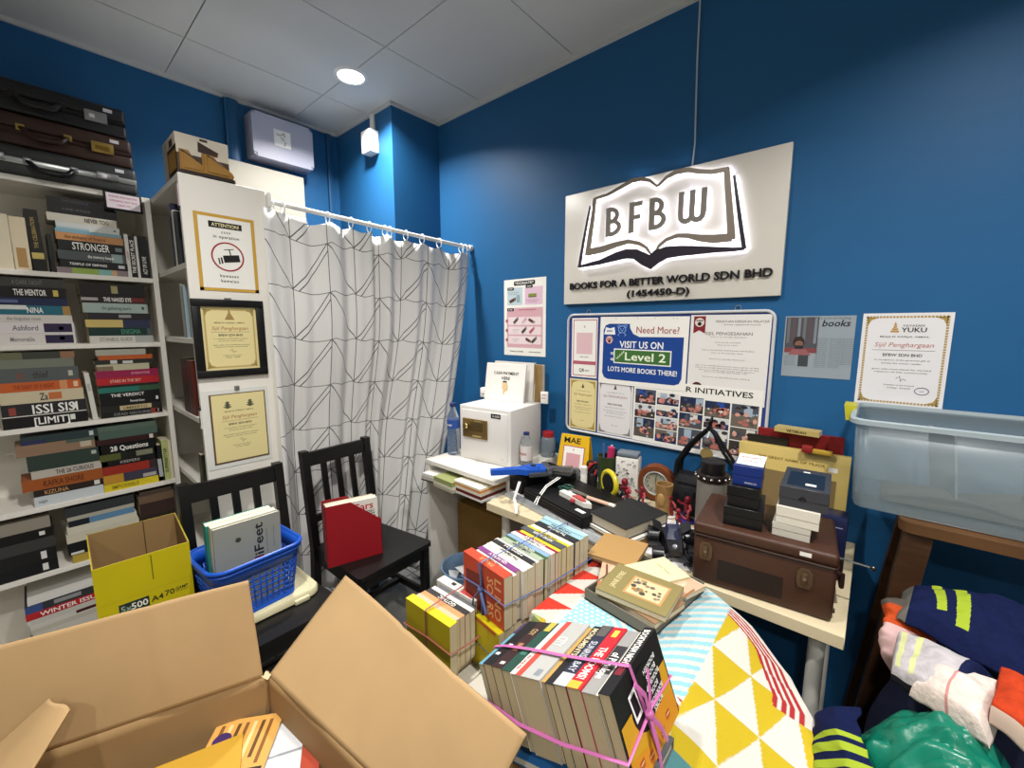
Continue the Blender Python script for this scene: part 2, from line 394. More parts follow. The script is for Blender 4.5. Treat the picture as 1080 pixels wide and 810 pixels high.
pile('second-shelf right pile', G, SL(.272, z), [
    (.21, .023, '#cfcdc4', 'white and grey book', dict(title='ISTANBUL GUIDE', tcol='#8c8a80', th=.5, tw=.5, tx=-.1, bands=((.7, 1, 0, 1, '#a9adab'),), dx=.012)),
    (.205, .026, '#18332f', 'dark green book with a green title ENIGMA', dict(title='ENIGMA', tcol='#4b8f78', th=.6, tw=.32, tx=.16, dx=.010, bands=((.93, 1, .1, .9, '#4a5b62'),))),
    (.21, .024, '#2d3350', 'navy and yellow book', dict(bands=((0, .56, 0, 1, '#c9b36d'),), dx=.006)),
    (.205, .021, '#28262a', 'dark book with a pale arc', dict(dx=.012, bands=((.48, .68, .3, .75, '#9a9a9a'),))),
    (.21, .030, '#9fb0ab', 'pale grey green book', dict(title='the gathering storm', tcol='#55625e', th=.35, tw=.45, dx=.004, bands=((.9, .94, .4, .7, '#39453f'),))),
    (.205, .023, '#201316', 'black and red book titled THE NAKED EYE', dict(title='THE NAKED EYE', th=.55, tw=.44, tx=.05, bands=((0, .25, .3, .7, '#a8a2a0'), (.76, 1, .2, .8, '#6d2a26')))),
    (.21, .036, '#1a1a19', 'black book with a round pale emblem', dict(bands=((.47, .57, .2, .85, '#9c9468'),)))], fill=0.252)
# --- shelf 3
z = SH[2]
pile('third-shelf left pile', G, SL(.025, z), [
    (.235, .036, '#131315', 'black book with the white title LIMIT', dict(title='[LIMIT]', th=.62, tw=.42, tx=.06, bands=((.78, .84, .3, .8, '#e3e3e0'),))),
    (.232, .041, '#282729', 'dark book with a red round emblem and white title', dict(title='ISSI SISI', th=.7, tw=.55, tx=.12, bands=((.08, .16, .15, .75, '#8a4238'), (.83, .89, .3, .75, '#e3e3e0'), (0, 1, 0, .07, '#d8d6d0')))),
    (.228, .038, '#c9bda0', 'cream book with an orange figure', dict(title='Za', tcol='#3b3a35', th=.6, tw=.1, tx=0, bands=((.56, .72, .2, .8, '#c06d3e'),))),
    (.22, .030, '#bf5d2c', 'orange book', dict(title='THE DIARY OF A NIGHT', tcol='#8c3310', th=.45, tw=.5, tx=-.1, bands=((.72, .82, 0, 1, '#cf8f63'), (.9, .96, .2, .8, '#e0c0a0')))),
    (.215, .044, '#545a5a', 'thick grey book', dict(title='thief', tcol='#3e3735', th=.5, tw=.2, bands=((.2, .3, .2, .7, '#6d4f4a'), (.86, .92, .3, .7, '#b9b5ab')))),
    (.205, .028, '#74786c', 'pale grey green book', dict(dx=-.004)),
    (.205, .022, '#3a3f36', 'dark green book', dict(bands=((.8, 1, 0, 1, '#8d6a50'), (.0, .3, 0, 1, '#66684f'))))], fill=0.298)
standing('thin white book standing between the two piles of the third shelf', G, SL(.157, z), .205, .15, .016, '#d3d2ca', lean=-3, title='NOTES', tcol='#8f8f88', th=.5, tw=.15, tx=.2)
pile('third-shelf right pile', G, SL(.288, z), [
    (.21, .020, '#1b1b1c', 'dark book with a red tip', dict(title='DEAD GROUND', tcol='#7f7f80', th=.5, tw=.6, bands=((.8, .92, 0, 1, '#843a30'), (.88, .93, .2, .8, '#e6e6e2')), D=.15)),
    (.21, .022, '#242322', 'dark book with a cream title panel', dict(bands=((.3, .82, .15, .9, '#c7b68d'),), title='UMBERTO', tcol='#5d4c2c', th=.45, tw=.4, tx=.05)),
    (.205, .027, '#131415', 'black book', dict(title='Portrait Story', th=.3, tw=.24, tx=.1, bands=((.92, .96, .4, .9, '#e6e6e2'),))),
    (.205, .022, '#121413', 'black book with white lettering', dict(title='THE VERDICT', th=.5, tw=.55, tx=-.05)),
    (.208, .019, '#2a7268', 'teal green book', dict(bands=((.65, 1, 0, 1, '#35553f'),))),
    (.205, .009, '#26211f', 'thin black book', {}),
    (.21, .026, '#b3242d', 'bright red book', dict(title='STARS IN THE SKY', tcol='#e0b8a8', th=.4, tw=.5, tx=-.05)),
    (.21, .026, '#93204a', 'magenta red book', dict(title='EVERMORE', tcol='#dd8ea2', th=.35, tw=.3, tx=.2)),
    (.175, .023, '#b9b59a', 'cream and dark book', dict(bands=((0, .3, 0, .7, '#7d6a58'),), dx=-.012)),
    (.20, .016, '#2b2b29', 'black and white book', dict(bands=((.25, .36, .1, .9, '#c9c9c5'), (.45, .62, .1, .7, '#c9c9c5')), dx=-.004)),
    (.18, .016, '#b5592a', 'orange book', dict(dx=.0)),
    (.165, .022, '#a7a699', 'pale grey book', dict(dx=-.014))], fill=0.298)
# --- shelf 4
z = SH[3]
pile('fourth-shelf left pile', G, SL(.055, z), [
    (.205, .030, '#c4cbd0', 'wide white book', dict(title='insight', tcol='#6c7480', th=.3, tw=.12, tx=-.38, dx=.003)),
    (.215, .020, '#2c2320', 'dark book with tan lettering', dict(title='KIZUNA', tcol='#b98a5a', th=.6, tw=.32, tx=-.2, bands=((.82, .9, .2, .9, '#d6d3cc'),), dx=.01)),
    (.235, .034, '#9b5428', 'orange brown book', dict(title='KAFKA SHORE', tcol='#5d2c12', th=.5, tw=.5, dx=-.008)),
    (.225, .024, '#b7b0a6', 'pale grey book with dark lettering', dict(title='THE 26 CURIOUS', tcol='#3d3a3a', th=.55, tw=.5, tx=.05, dx=.016)),
    (.215, .046, '#2e3d36', 'thick dark green book', dict(dx=.005, bands=((.86, .93, .55, .8, '#a9b2a9'),))),
    (.225, .034, '#8a705a', 'tan brown book', dict(dx=-.015, bands=((.8, .95, .2, .7, '#b8ae9a'), (.62, 1, .7, 1, '#4e5a52')))),
    (.22, .024, '#2b3a3c', 'dark teal book', dict(bands=((.88, .94, .2, .8, '#b9c2c0'), (0, .3, 0, .5, '#2a2f55'))))], fill=0.292)
pile('fourth-shelf right pile', G, SL(.258, z), [
    (.205, .022, '#d2bf2c', 'yellow book', dict(title='IMPOSSIBLE', tcol='#8f7a18', th=.5, tw=.45, tx=-.15, dx=.006)),
    (.19, .028, '#3f3c4c', 'orange and blue book', dict(bands=((0, .35, 0, 1, '#b98a35'), (.7, .95, .1, .5, '#aaa7a4')), dx=.0)),
    (.185, .026, '#963026', 'red book', dict(bands=((.86, 1, 0, 1, '#3b2a2a'),), dx=-.002)),
    (.19, .018, '#17181a', 'black book', dict(title='KEEPERS', tcol='#9c9c95', th=.45, tw=.35)),
    (.195, .020, '#1c201a', 'black and green book', dict(bands=((0, .35, 0, 1, '#555a2e'), (.62, .92, .1, .9, '#7f7f6a')))),
    (.195, .030, '#0f1011', 'black book with the white title 28 Questions', dict(title='28 Questions', th=.5, tw=.66, tx=.02)),
    (.2, .016, '#33191a', 'dark red book', dict(bands=((.88, .95, .1, .9, '#c9c5bd'),))),
    (.2, .024, '#4a5f56', 'grey green book', dict(dx=.008)),
    (.2, .014, '#56665c', 'thin green grey book', dict(dx=.006))], fill=0.292)
standing('dark book with a white oval on its spine, on the fourth shelf', G, SL(.350, z), .175, .14, .024, '#17181b', bands=((.12, .62, .2, .8, '#a9aeb4'),), lean=-1)
standing('pale green book with upright dark lettering SUPERBETTER on the fourth shelf', G, SL(.3735, z), .195, .14, .0215, '#b4bd7c', title='SUPERBETTER', tcol='#272a20', th=.55, tw=.62)
standing('thin cream book at the right end of the fourth shelf', G, SL(.396, z), .19, .14, .012, '#cfc7ac')
# --- shelf 5
z = SH[4]
pile('fifth-shelf dark pile', G, SL(-.105, z), [
    (.2, .036, '#15161a', 'black book with a white label', dict(bands=((.78, .86, .2, .8, '#d9d9d6'),))),
    (.2, .040, '#1b1c1d', 'charcoal book with a white label', dict(bands=((.78, .86, .2, .8, '#d9d9d6'),))),
    (.205, .034, '#3a3a39', 'dark grey book', {}),
    (.2, .030, '#141414', 'black book', dict(bands=((.8, .88, .3, .7, '#d9d9d6'),))),
    (.19, .034, '#8d877b', 'grey tan book', {})], fill=0.235)
pile('fifth-shelf right pile', G, SL(.145, z), [
    (.245, .030, '#b29a42', 'yellow book with the dark title CARRIER', dict(title='CARRIER', tcol='#2b2615', th=.68, tw=.56, tx=.1, dx=.015)),
    (.235, .022, '#19191b', 'black book with a white wing', dict(bands=((.03, .2, .1, .5, '#d5d5d2'),), dx=.0)),
    (.23, .024, '#161a1c', 'black book with the pale title MADONIA', dict(title='MADONIA', tcol='#8f9aa2', th=.6, tw=.42, tx=.05)),
    (.235, .032, '#c9c4b2', 'cream book', dict(title='The way of the world', tcol='#a09a88', th=.3, tw=.5)),
    (.225, .026, '#cdc9b9', 'cream white book', dict(dx=.0)),
    (.21, .022, '#5d86a8', 'blue and white book', dict(bands=((0, .3, 0, 1, '#20242a'),), dx=.0)),
    (.215, .014, '#a9a799', 'pale grey book', {}),
    (.22, .034, '#33363a', 'dark slate book', dict(dx=-.0))], fill=0.245)
pile('fifth-shelf brown pile', G, SL(.335, z), [
    (.13, .12, '#2b2623', 'thick dark box set', {}), (.13, .06, '#3a2a28', 'dark red book', {}), (.128, .034, '#6b5645', 'brown book', {}), (.115, .02, '#4a4038', 'dark brown book', {})], fill=0.245)
# --- bottom shelf
z = SH[5]
pile('bottom-shelf magazine pile', 'magazines on the bottom shelf', SL(.02, z, -.004), [
    (.27, .05, '#b9b4a5', 'thick cream catalogue', dict(D=.22)), (.27, .04, '#8b8a80', 'grey catalogue', dict(D=.22)), (.27, .045, '#d3d0c6', 'white catalogue', dict(D=.22, dx=.01)),
    (.27, .018, '#c7c3b5', 'cream magazine', dict(D=.22, dx=.006)), (.265, .022, '#d9d6ce', 'white magazine', dict(D=.22, dx=.004, bands=((.5, .9, .3, .9, '#4c211f'),))),
    (.27, .020, '#cfcdc6', 'pale magazine', dict(D=.22)), (.26, .030, '#b5262b', 'red magazine with white lettering', dict(D=.22, title='WINTER ISSUE', th=.6, tw=.7, dx=-.006)),
    (.27, .034, '#34373c', 'dark magazine', dict(D=.22, bands=((0, .18, .0, .9, '#3a4f86'), (.3, .6, .3, .8, '#8d8f90')))), (.26, .016, '#d9d8d4', 'white magazine', dict(D=.22, dx=.004))])
standing('tall black book with a pale edge standing on the bottom shelf', G, SL(.165, z), .285, .2, .02, '#1d1b1b', rough=.4)
standing('grey spined book standing at the right of the bottom shelf', G, SL(.195, z), .27, .2, .03, '#6c675e', bands=((.1, .3, 0, 1, '#9c4a36'),))
# label card under the top panel
t = thing('shelf_label', 'small white label card with pink lines at the top right of the bookcase', 'label', frame((BX + .002, .338, 2.022), (0, 1, 0), (0, 0, 1), (1, 0, 0)))
MB().box(-.062, .062, -.04, .036, 0, .006, mat('#15161c'), bev=.002).build('holder', t)
lm = mat('#e6dde6'); pk = mat('#c46a8c')
c = MB().box(-.054, .054, -.031, .03, .006, .0072, lm)
for i in range(3): c.text(['PLEASE ASK BEFORE', 'OPENING ANY BAG', 'THANK YOU'][i], .007, pk, TR(0, .017 - .017 * i, .0075), width=[.09, .09, .045][i], bold=.02)
c.build('card', t)

# ================================================================ three briefcases on the bookcase
def briefcase(name, label, z, Lc, H, D, body, trim, y1, x1, handle, kind):
    """front face at x1 facing +X, right end at y1"""
    t = thing(name, label, 'briefcase', TR(x1, y1 - Lc, z) @ RZ(90), 'briefcases on the bookcase')
    bm_ = mat(body, rough=.42, bump=.25, bscale=350, spec=.5); tm = mat(trim, rough=.28, metal=.9 if kind == 'metal' else .0)
    h1 = H * .48
    MB().box(0, Lc, 0, D, 0, h1 - .003, bm_, bev=.012, seg=3).build('lower_shell', t)
    MB().box(0, Lc, 0, D, h1 + .003, H, bm_, bev=.014, seg=3).build('lid', t)
    MB().box(.003, Lc - .003, -.003, D - .003, h1 - .012, h1 + .010 if kind == 'metal' else h1 + .004, tm, bev=.002).build('rim', t)
    hm = mat(handle, rough=.35); hx = Lc * .46; w = .062; zz = h1 + (.0 if kind == 'metal' else .006)
    pts = [(hx - w, -.006, zz), (hx - w + .006, -.024, zz - .008), (hx - w + .022, -.034, zz - .03), (hx - .02, -.037, zz - .036), (hx + .02, -.037, zz - .036), (hx + w - .022, -.034, zz - .03), (hx + w - .006, -.024, zz - .008), (hx + w, -.006, zz)]
    MB().tube(pts, [.007, .009, .010, .011, .011, .010, .009, .007], hm, n=10).build('handle', t)
    br = mat('#b59a56' if kind == 'brass' else '#9b9ca0', rough=.3, metal=.8)
    for s in (-1, 1):
        MB().box(hx + s * w - .012, hx + s * w + .012, -.008, .002, zz - .010, zz + .014, br if kind != 'black' else mat('#2a2a2c', rough=.3), bev=.003).build('handle_bracket', t)
    for lx in (Lc * .14, Lc * .80):
        q = MB().box(lx - .034, lx + .034, -.008, .002, h1 - .020 + (.0 if kind != 'metal' else .010), h1 + .022 - (.0 if kind != 'metal' else .006), br, bev=.002)
        if kind == 'brass': q.box(lx - .022, lx + .022, -.009, -.006, h1 - .009, h1 + .008, mat('#8a6e31', rough=.35, metal=.8), bev=.001)
        else: q.box(lx - .02, lx - .004, -.009, -.006, h1 - .006, h1 + .008, mat('#d9d9dc', rough=.4), bev=.001)
        q.build('latch', t)
    s = MB().box(Lc * .9 - .022, Lc * .9 + .006, -.002, .0, H * .75, H * .75 + .013, mat('#dedbe2')); s.build('price_sticker', t)
    return t
briefcase('briefcase', 'dark grey hard briefcase with a silver rim, lowest of the three on the bookcase', BH + .001, .475, .108, .27, '#2e3233', '#b9bcbc', .392, BX + .012, '#121213', 'metal')
briefcase('briefcase', 'brown leather briefcase with a brass lock, between the black and the grey ones', BH + .110, .475, .117, .27, '#38231c', '#2d1b16', .386, BX + .012, '#2f1d16', 'brass')
briefcase('briefcase', 'black leather briefcase lying topmost on the bookcase', BH + .228, .47, .117, .27, '#15161a', '#0d0d0f', .376, BX + .012, '#202022', 'black')

# ================================================================ second unit, turned sideways; its blank side panel carries the notices
UX, UY0, UY1, UH = -2.035, .435, .735, 2.062
t = thing('bookcase', 'narrow white bookcase seen from its blank side, carrying notices and certificates', 'bookcase', TR(0, 0, 0))
MB().box(UX - .022, UX, UY0, UY1, 0, UH, white, bev=.0015, seg=1).build('side_panel', t)
MB().box(XL + .006, XL + .028, UY0, UY1, 0, UH, white).build('side_panel', t)
MB().box(XL + .028, UX - .022, UY0 + .002, UY1, UH - .022, UH, white).build('top_panel', t)
MB().box(XL + .028, UX - .022, UY1 - .01, UY1, 0, UH - .022, white).build('back_panel', t)
US = [1.735, 1.44, 1.11, .80, .45, .08]
for z in US: MB().box(XL + .028, UX - .022, UY0 + .002, UY1 - .01, z - .022, z, white, bev=.001, seg=1).build('shelf', t)
# a few books inside, spines to -Y
GU = 'books inside the sideways bookcase'
def SU(x, z): return TR(x - .085, UY0 + .006, z + .0005)
def row(z, items):
    for x, L, K, col, lab in items: standing(lab, GU, SU(x, z), L, .15, K, col)
row(US[0], [(-2.17, .25, .03, '#1d2447', 'navy blue book on the top shelf of the sideways bookcase'), (-2.137, .22, .02, '#d4d3ce', 'white book beside the navy one on the top shelf of the sideways bookcase'), (-2.112, .21, .03, '#2a2c30', 'dark book beside the blank panel on the top shelf of the sideways bookcase')])
row(US[1], [(-2.13, .22, .022, '#b9b9ae', 'cream and blue book on the second shelf of the sideways bookcase'), (-2.106, .215, .03, '#8fa0a8', 'grey blue book by the panel on the second shelf of the sideways bookcase')])
row(US[2], [(-2.25, .24, .04, '#3a1d17', 'dark red old volume on the third shelf of the sideways bookcase, farthest from the panel'), (-2.208, .24, .045, '#1c1413', 'black old volume on the third shelf of the sideways bookcase'), (-2.16, .235, .05, '#47201a', 'brown red old volume on the third shelf of the sideways bookcase'), (-2.108, .235, .04, '#5a231b', 'red old volume touching the panel on the third shelf of the sideways bookcase')])
row(US[3], [(-2.105, .14, .045, '#2c3023', 'short dark green book on the fourth shelf of the sideways bookcase')])
t = thing('shelf_label', 'tiny price label clipped to the edge of the sideways bookcase', 'label', frame((UX - .011, UY0 - .001, 1.12), (1, 0, 0), (0, 0, 1), (0, -1, 0)))
MB().box(-.011, .011, -.045, .03, 0, .004, mat('#d8d8d4')).box(-.008, .008, -.03, 0, .004, .0045, mat('#7a7a78')).build('card', t); MB().box(-.011, .011, .03, .045, 0, .006, mat('#25262b')).build('clip', t)
t = thing('shelf_label', 'pinkish label on the upper front edge of the sideways bookcase', 'label', frame((UX - .0105, UY0 - .001, 1.985), (1, 0, 0), (0, 0, 1), (0, -1, 0)))
MB().box(-.0105, .0105, -.045, .035, 0, .003, mat('#d5c3cb')).build('card', t); MB().box(-.0105, .0105, -.055, -.045, 0, .004, mat('#25262b')).build('clip', t)

# panel notices: local frame x along +Y, y up, z out of the panel (+X)
def onpanel(px, py, off=0.0008):
    p = P(px, py, 'x', UX); return frame((UX + off, p.y, p.z), (0, 1, 0), (0, 0, 1), (1, 0, 0))
paperw = mat('#e9e8e2', rough=.6); ink = mat('#121213', rough=.6); goldy = mat('#c39a3c', rough=.5); cream = mat('#dccf97', rough=.6); greyink = mat('#4a463c', rough=.7); gold2 = mat('#a98f4d', rough=.6)
def lines(b, T, rows, m, h=.0016):
    for y, w, x in rows: b.rect(x - w / 2, x + w / 2, y - h / 2, y + h / 2, 0, m, T)
def smalltext(b, T, y, w, m, s='the quick lazy words of thanks', h=.005, x=0): b.text(s, h, m, T @ TR(x, y, 0), width=w, bold=.01)
# CCTV poster
t = thing('notice_poster', 'yellow bordered notice with a camera in a red ring, on the white panel', 'poster', onpanel(240, 268))
pw, ph = .105, .150
b = MB().box(-pw, pw, -ph, ph, 0, .0012, paperw); b.build('sheet', t)
b = MB()
for r in ((-pw, pw, ph - .012, ph), (-pw, -pw + .013, -ph, ph - .012), (pw - .013, pw, -ph, ph - .012), (-pw, pw, -ph, -ph + .012)): b.rect(*r, .0016, goldy)
b.build('border', t)
b = MB(); b.box(-.058, .058, .098, .122, .0012, .0017, ink); b.text('ATTENTION!', .013, mat('#e8dca8'), TR(0, .110, .0019), width=.096, bold=.03)
b.text('cctv', .011, ink, TR(0, .084, .0017), width=.032, bold=.02, space=1.3); b.text('in operation', .012, ink, TR(0, .065, .0017), width=.09, bold=.02, space=1.2)
b.text('kawasan', .011, ink, TR(0, -.088, .0017), width=.066, bold=.02, space=1.2); b.text('kawalan', .011, ink, TR(0, -.108, .0017), width=.062, bold=.02, space=1.2)
b.build('lettering', t)
b = MB(); rg = [(.058 * cos(a * pi / 24), .058 * sin(a * pi / 24) - .012) for a in range(48)]; ri = [(.052 * cos(a * pi / 24), .052 * sin(a * pi / 24) - .012) for a in range(48)]
b.add([(x, y, .0016) for x, y in rg + ri], [(i, (i + 1) % 48, 48 + (i + 1) % 48, 48 + i) for i in range(48)], mat('#9c2630'))
cb = TR(.006, -.02, .0018) @ RZ(8)
b.rect(-.022, .036, -.013, .015, 0, ink, cb); b.rect(-.032, -.026, -.016, .008, 0, ink, cb); b.rect(-.041, -.036, -.018, .006, 0, ink, cb)
b.rect(.004, .008, .015, .036, 0, ink, cb); b.rect(-.012, .022, .036, .039, 0, ink, cb)
b.build('camera_symbol', t)
def certificate(t, w, h, title, crest='tower', base=None, redtitle='#9c5a3a', frm=True):
    """generic certificate of thanks on a sheet w x h, parts of t"""
    b = MB().box(-w/2, w/2, -h/2, h/2, 0, .0008, base or cream); b.build('sheet', t)
    b = MB(); zz = .0011
    if frm:
        e = .009
        for r in ((-w/2 + e, w/2 - e, h/2 - e - .006, h/2 - e), (-w/2 + e, w/2 - e, -h/2 + e, -h/2 + e + .006), (-w/2 + e, -w/2 + e + .006, -h/2 + e, h/2 - e), (w/2 - e - .006, w/2 - e, -h/2 + e, h/2 - e)):
            n = int(max(r[1] - r[0], r[3] - r[2]) / .008)
            for i in range(n):
                f0, f1 = i / n, (i + .72) / n
                if r[1] - r[0] > r[3] - r[2]: b.rect(r[0] + f0 * (r[1] - r[0]), r[0] + f1 * (r[1] - r[0]), r[2], r[3], zz, gold2)
                else: b.rect(r[0], r[1], r[2] + f0 * (r[3] - r[2]), r[2] + f1 * (r[3] - r[2]), zz, gold2)
        for sx in (-1, 1):
            for sy in (-1, 1):
                b.add([(sx * (w/2 - .012), sy * (h/2 - .012), zz), (sx * (w/2 - .04), sy * (h/2 - .014), zz), (sx * (w/2 - .022), sy * (h/2 - .022), zz), (sx * (w/2 - .014), sy * (h/2 - .04), zz)], [(0, 1, 2, 3) if sx * sy > 0 else (3, 2, 1, 0)], gold2)
    b.build('border', t)
    b = MB()
    if crest == 'tower':
        for i in range(4): b.rect(-.016 + .0035 * i, .016 - .0035 * i, h * .30 + .007 * i, h * .30 + .007 * i + .0055, zz, mat('#8d6d35'))
        b.add([(-.004, h * .30 + .028, zz), (.004, h * .30 + .028, zz), (0, h * .30 + .044, zz)], [(0, 1, 2)], mat('#8d6d35'))
    elif crest == 'two':
        for sx in (-1, 1):
            for i in range(3): b.add([(sx * .042 - .017 + .004 * i, h * .345 + .009 * i - .008, zz), (sx * .042, h * .345 - .016 + .009 * i, zz), (sx * .042 + .017 - .004 * i, h * .345 + .009 * i - .008, zz), (sx * .042, h * .345 + .009 * i - .002, zz)], [(0, 1, 2, 3)], mat('#5c604a'))
    b.build('crest', t)
    b = MB(); T = TR(0, 0, zz)
    smalltext(b, T, h * .25, w * .55, greyink, 'MAJLIS KERJA AMAL', .005)
    b.text(title, .014, mat(redtitle), T @ TR(0, h * .165, 0), width=w * .66, shear=.25)
    lines(b, T, ((h * .105, w * .7, 0),), greyink, .0012)
    b.text('BFBW SDN BHD', .009, ink, T @ TR(0, h * .055, 0), width=w * .44, bold=.03)
    for i, y in enumerate((-.0, -.035, -.10, -.13)): smalltext(b, T, h * y, w * (.62, .45, .66, .6)[i], greyink, ('in recognition of the generous gift of', 'books for every reader', 'given with warm thanks for the kind', 'support of the community'[:24])[i], .004)
    b.tube([(-.008, -h * .20, zz), (.0, -h * .17, zz + .0002), (.004, -h * .23, zz), (.008, -h * .2, zz + .0002), (.016, -h * .215, zz)], .0007, ink, n=4)
    smalltext(b, T, -h * .27, w * .34, greyink, 'President of the Council', .004); smalltext(b, T, -h * .30, w * .26, greyink, 'city hall', .004)
    b.build('lettering', t)
t = thing('framed_certificate', 'cream certificate in a thick black frame on the white panel', 'certificate', onpanel(243.5, 357, .001))
fw, fh, fb = .128, .158, .030
b = MB()
for r in ((-fw, fw, fh - fb, fh), (-fw, fw, -fh, -fh + fb), (-fw, -fw + fb, -fh + fb, fh - fb), (fw - fb, fw, -fh + fb, fh - fb)): b.box(r[0], r[1], r[2], r[3], 0, .014, black, bev=.002)
b.build('frame', t)
MB().box(-fw + .004, fw - .004, -fh + .004, fh - .004, 0, .003, ink).build('backing', t)
sub = thing('mount', None, None, TR(0, 0, .004)); sub.parent = t
certificate(sub, 2 * (fw - fb) + .002, 2 * (fh - fb) + .002, 'Sijil Penghargaan')
MB().box(-.012, .012, fh - .002, fh + .007, 0, .006, mat('#8a8a88', metal=.8, rough=.3)).build('hanger', t)
t = thing('certificate', 'cream certificate with a brown edge in a clear pocket below the black frame', 'certificate', onpanel(253, 450, .001))
MB().box(-.125, .118, -.165, .165, 0, .0012, mat('#d8d9d4', rough=.25)).build('pocket', t)
MB().box(-.102, .106, -.148, .148, .0012, .0016, mat('#5d4634')).build('border_sheet', t)
sub = thing('mount', None, None, TR(.003, .002, .0017)); sub.parent = t
certificate(sub, .196, .284, 'Sijil Penghargaan', crest='two', frm=False)
MB().box(-.009, .009, .16, .178, .0012, .008, mat('#9a9a98', metal=.8, rough=.3), bev=.001).build('clip', t)

# printed shoe box on top of the sideways bookcase
bt = P(186, 180, 'y', UY0)
t = thing('shoe_box', 'printed box with a picture of tan work boots, on top of the sideways bookcase', 'box', TR(-2.25, UY0 + .006, UH + .001))
MB().box(0, .20, 0, .17, 0, .145, mat('#3a2d25'), bev=.002).box(-.0015, .2015, -.0015, .1715, .105, .148, mat('#c9bfae'), bev=.002).build('carton', t)
bo = MB(); Tb = frame((.2018, .085, 0), (0, .86, 0), (0, 0, 1), (1, 0, 0)) @ Matrix.Diagonal((.85, .88, 1, 1))
tan = mat('#9c7434', rough=.6); dk = mat('#3a2a24'); pale = mat('#d3cbbb')
bo.rect(-.1, .1, .085, .165, .0006, pale, Tb); bo.rect(-.1, .1, .0, .085, .0005, mat('#4a3a2d'), Tb)
for cx in (-.045, .05):
    k_ = 1.0 if cx < 0 else 1.25; zt = .010 if cx < 0 else .016
    ol = [(-.048, .012), (.046, .012), (.052, .028), (.048, .042), (.03, .055), (.01, .07), (-.004, .085), (-.012, .10), (-.046, .10)]
    for f_k, z0_, z1_ in ((1.0, .0008, zt * .6), (.9, zt * .6, zt), (.7, zt, zt * 1.25)): bo.prism([(cx + (x * f_k) * k_, .055 + (y - .055) * f_k) for x, y in ol], z0_, z1_, tan, Tb, True)
    bo.prism([(cx - .05 * k_, .002), (cx + .054 * k_, .002), (cx + .052 * k_, .014), (cx - .05 * k_, .014)], .0008, zt * 1.1, mat('#2a211c'), Tb)
    bo.tube([(cx - .04, .094, zt * 1.2), (cx - .012, .08, zt * 1.25), (cx + .018, .062, zt * 1.2)], .003, dk, n=5, T=Tb)
bo.add([(-.02, .105, .0012), (.055, .10, .0012), (.06, .12, .0012), (-.018, .148, .0012)], [(0, 1, 2, 3)], dk, Tb); bo.rect(-.01, .02, .152, .162, .0012, dk, Tb)
Tt = frame((.13, -.0018, 0), (1, 0, 0), (0, 0, 1), (0, -1, 0)) @ Matrix.Diagonal((.66, .88, 1, 1))
bo.rect(-.08, .1, .02, .1, 0, tan, Tt); bo.rect(-.19, -.09, .0, .16, 0, mat('#a9a49a'), Tt); bo.rect(-.03, .05, .12, .15, .0003, dk, Tt)
bo.build('boot_print', t)
t = thing('folded_magazine', 'stack of thin leaflets lying under the edge of the shoe box', 'leaflets', TR(UX - .03, .5, UH + .0005))
for i in range(3): MB().box(-.03, .026 - .004 * i, .0, .16 + .012 * i, .0005 + .0008 * i, .001 + .0008 * i, mat(['#d9d8d2', '#2b2b2d', '#e2e0da'][i])).build('leaflet', t)
# ================================================================ node maths for woven and printed patterns
class E:
    """tiny expression helper over shader Math nodes"""
    def __init__(s, nt, o): s.nt = nt; s.o = o
    def op(s, k, *a):
        n = s.nt.nodes.new('ShaderNodeMath'); n.operation = k
        for i, x in enumerate((s, *a)):
            if isinstance(x, E): s.nt.links.new(x.o, n.inputs[i])
            else: n.inputs[i].default_value = x
        return E(s.nt, n.outputs[0])
    def __add__(s, a): return s.op('ADD', a)
    def __sub__(s, a): return s.op('SUBTRACT', a)
    def __mul__(s, a): return s.op('MULTIPLY', a)
    def fr(s): return s.op('FRACT')
    def ab(s): return s.op('ABSOLUTE')
    def lt(s, a): return s.op('LESS_THAN', a)
    def gt(s, a): return s.op('GREATER_THAN', a)
    def mn(s, a): return s.op('MINIMUM', a)
    def mx(s, a): return s.op('MAXIMUM', a)
def uv_layer(o, uvs):
    me = o.data; l = me.uv_layers.new(name='UVMap')
    for lp in me.loops: l.data[lp.index].uv = uvs[lp.vertex_index]
def mixcol(nt, fac, a, b):
    n = nt.nodes.new('ShaderNodeMix'); n.data_type = 'RGBA'
    nt.links.new(fac.o, n.inputs[0])
    for i, c in ((6, a), (7, b)):
        if isinstance(c, str): n.inputs[i].default_value = lin(c)
        else: nt.links.new(c, n.inputs[i])
    return n.outputs[2]

# ================================================================ curtain, rod and rings
R0 = Vector((-2.035, .74, 2.022)); R1 = Vector((-1.90, YR - .001, 1.955))
t = thing('curtain_rod', 'white tension rod holding the patterned curtain, from panel to blue wall', 'curtain rod', I4)
MB().cyl(R0 + (R1 - R0) * .0, R1, .0105, whitegloss, n=14).build('tube', t)
MB().cyl(R1 - (R1 - R0).normalized() * .02, R1, .018, whitegloss, n=16).build('end_cap', t)
MB().box(R0.x - .03, R0.x + .03, R0.y - .004, R0.y + .008, R0.z - .03, R0.z + .03, whitegloss, bev=.003).build('bracket', t)
RF = [.015, .055, .23, .33, .415, .49, .515, .60, .69, .79, .93, .955]
rg = mat('#e6e7e6', rough=.25)
for i, f in enumerate(RF):
    p = R0.lerp(R1, f)
    o = MB().tube([(p.x + .021 * cos(a * pi / 9), p.y, p.z - .012 + .026 * sin(a * pi / 9)) for a in range(18)], .0028, rg, n=6, closed=True).build('curtain_ring')
    tag(o, 'white plastic ring on the curtain rod', 'curtain ring', 'rings of the white curtain')
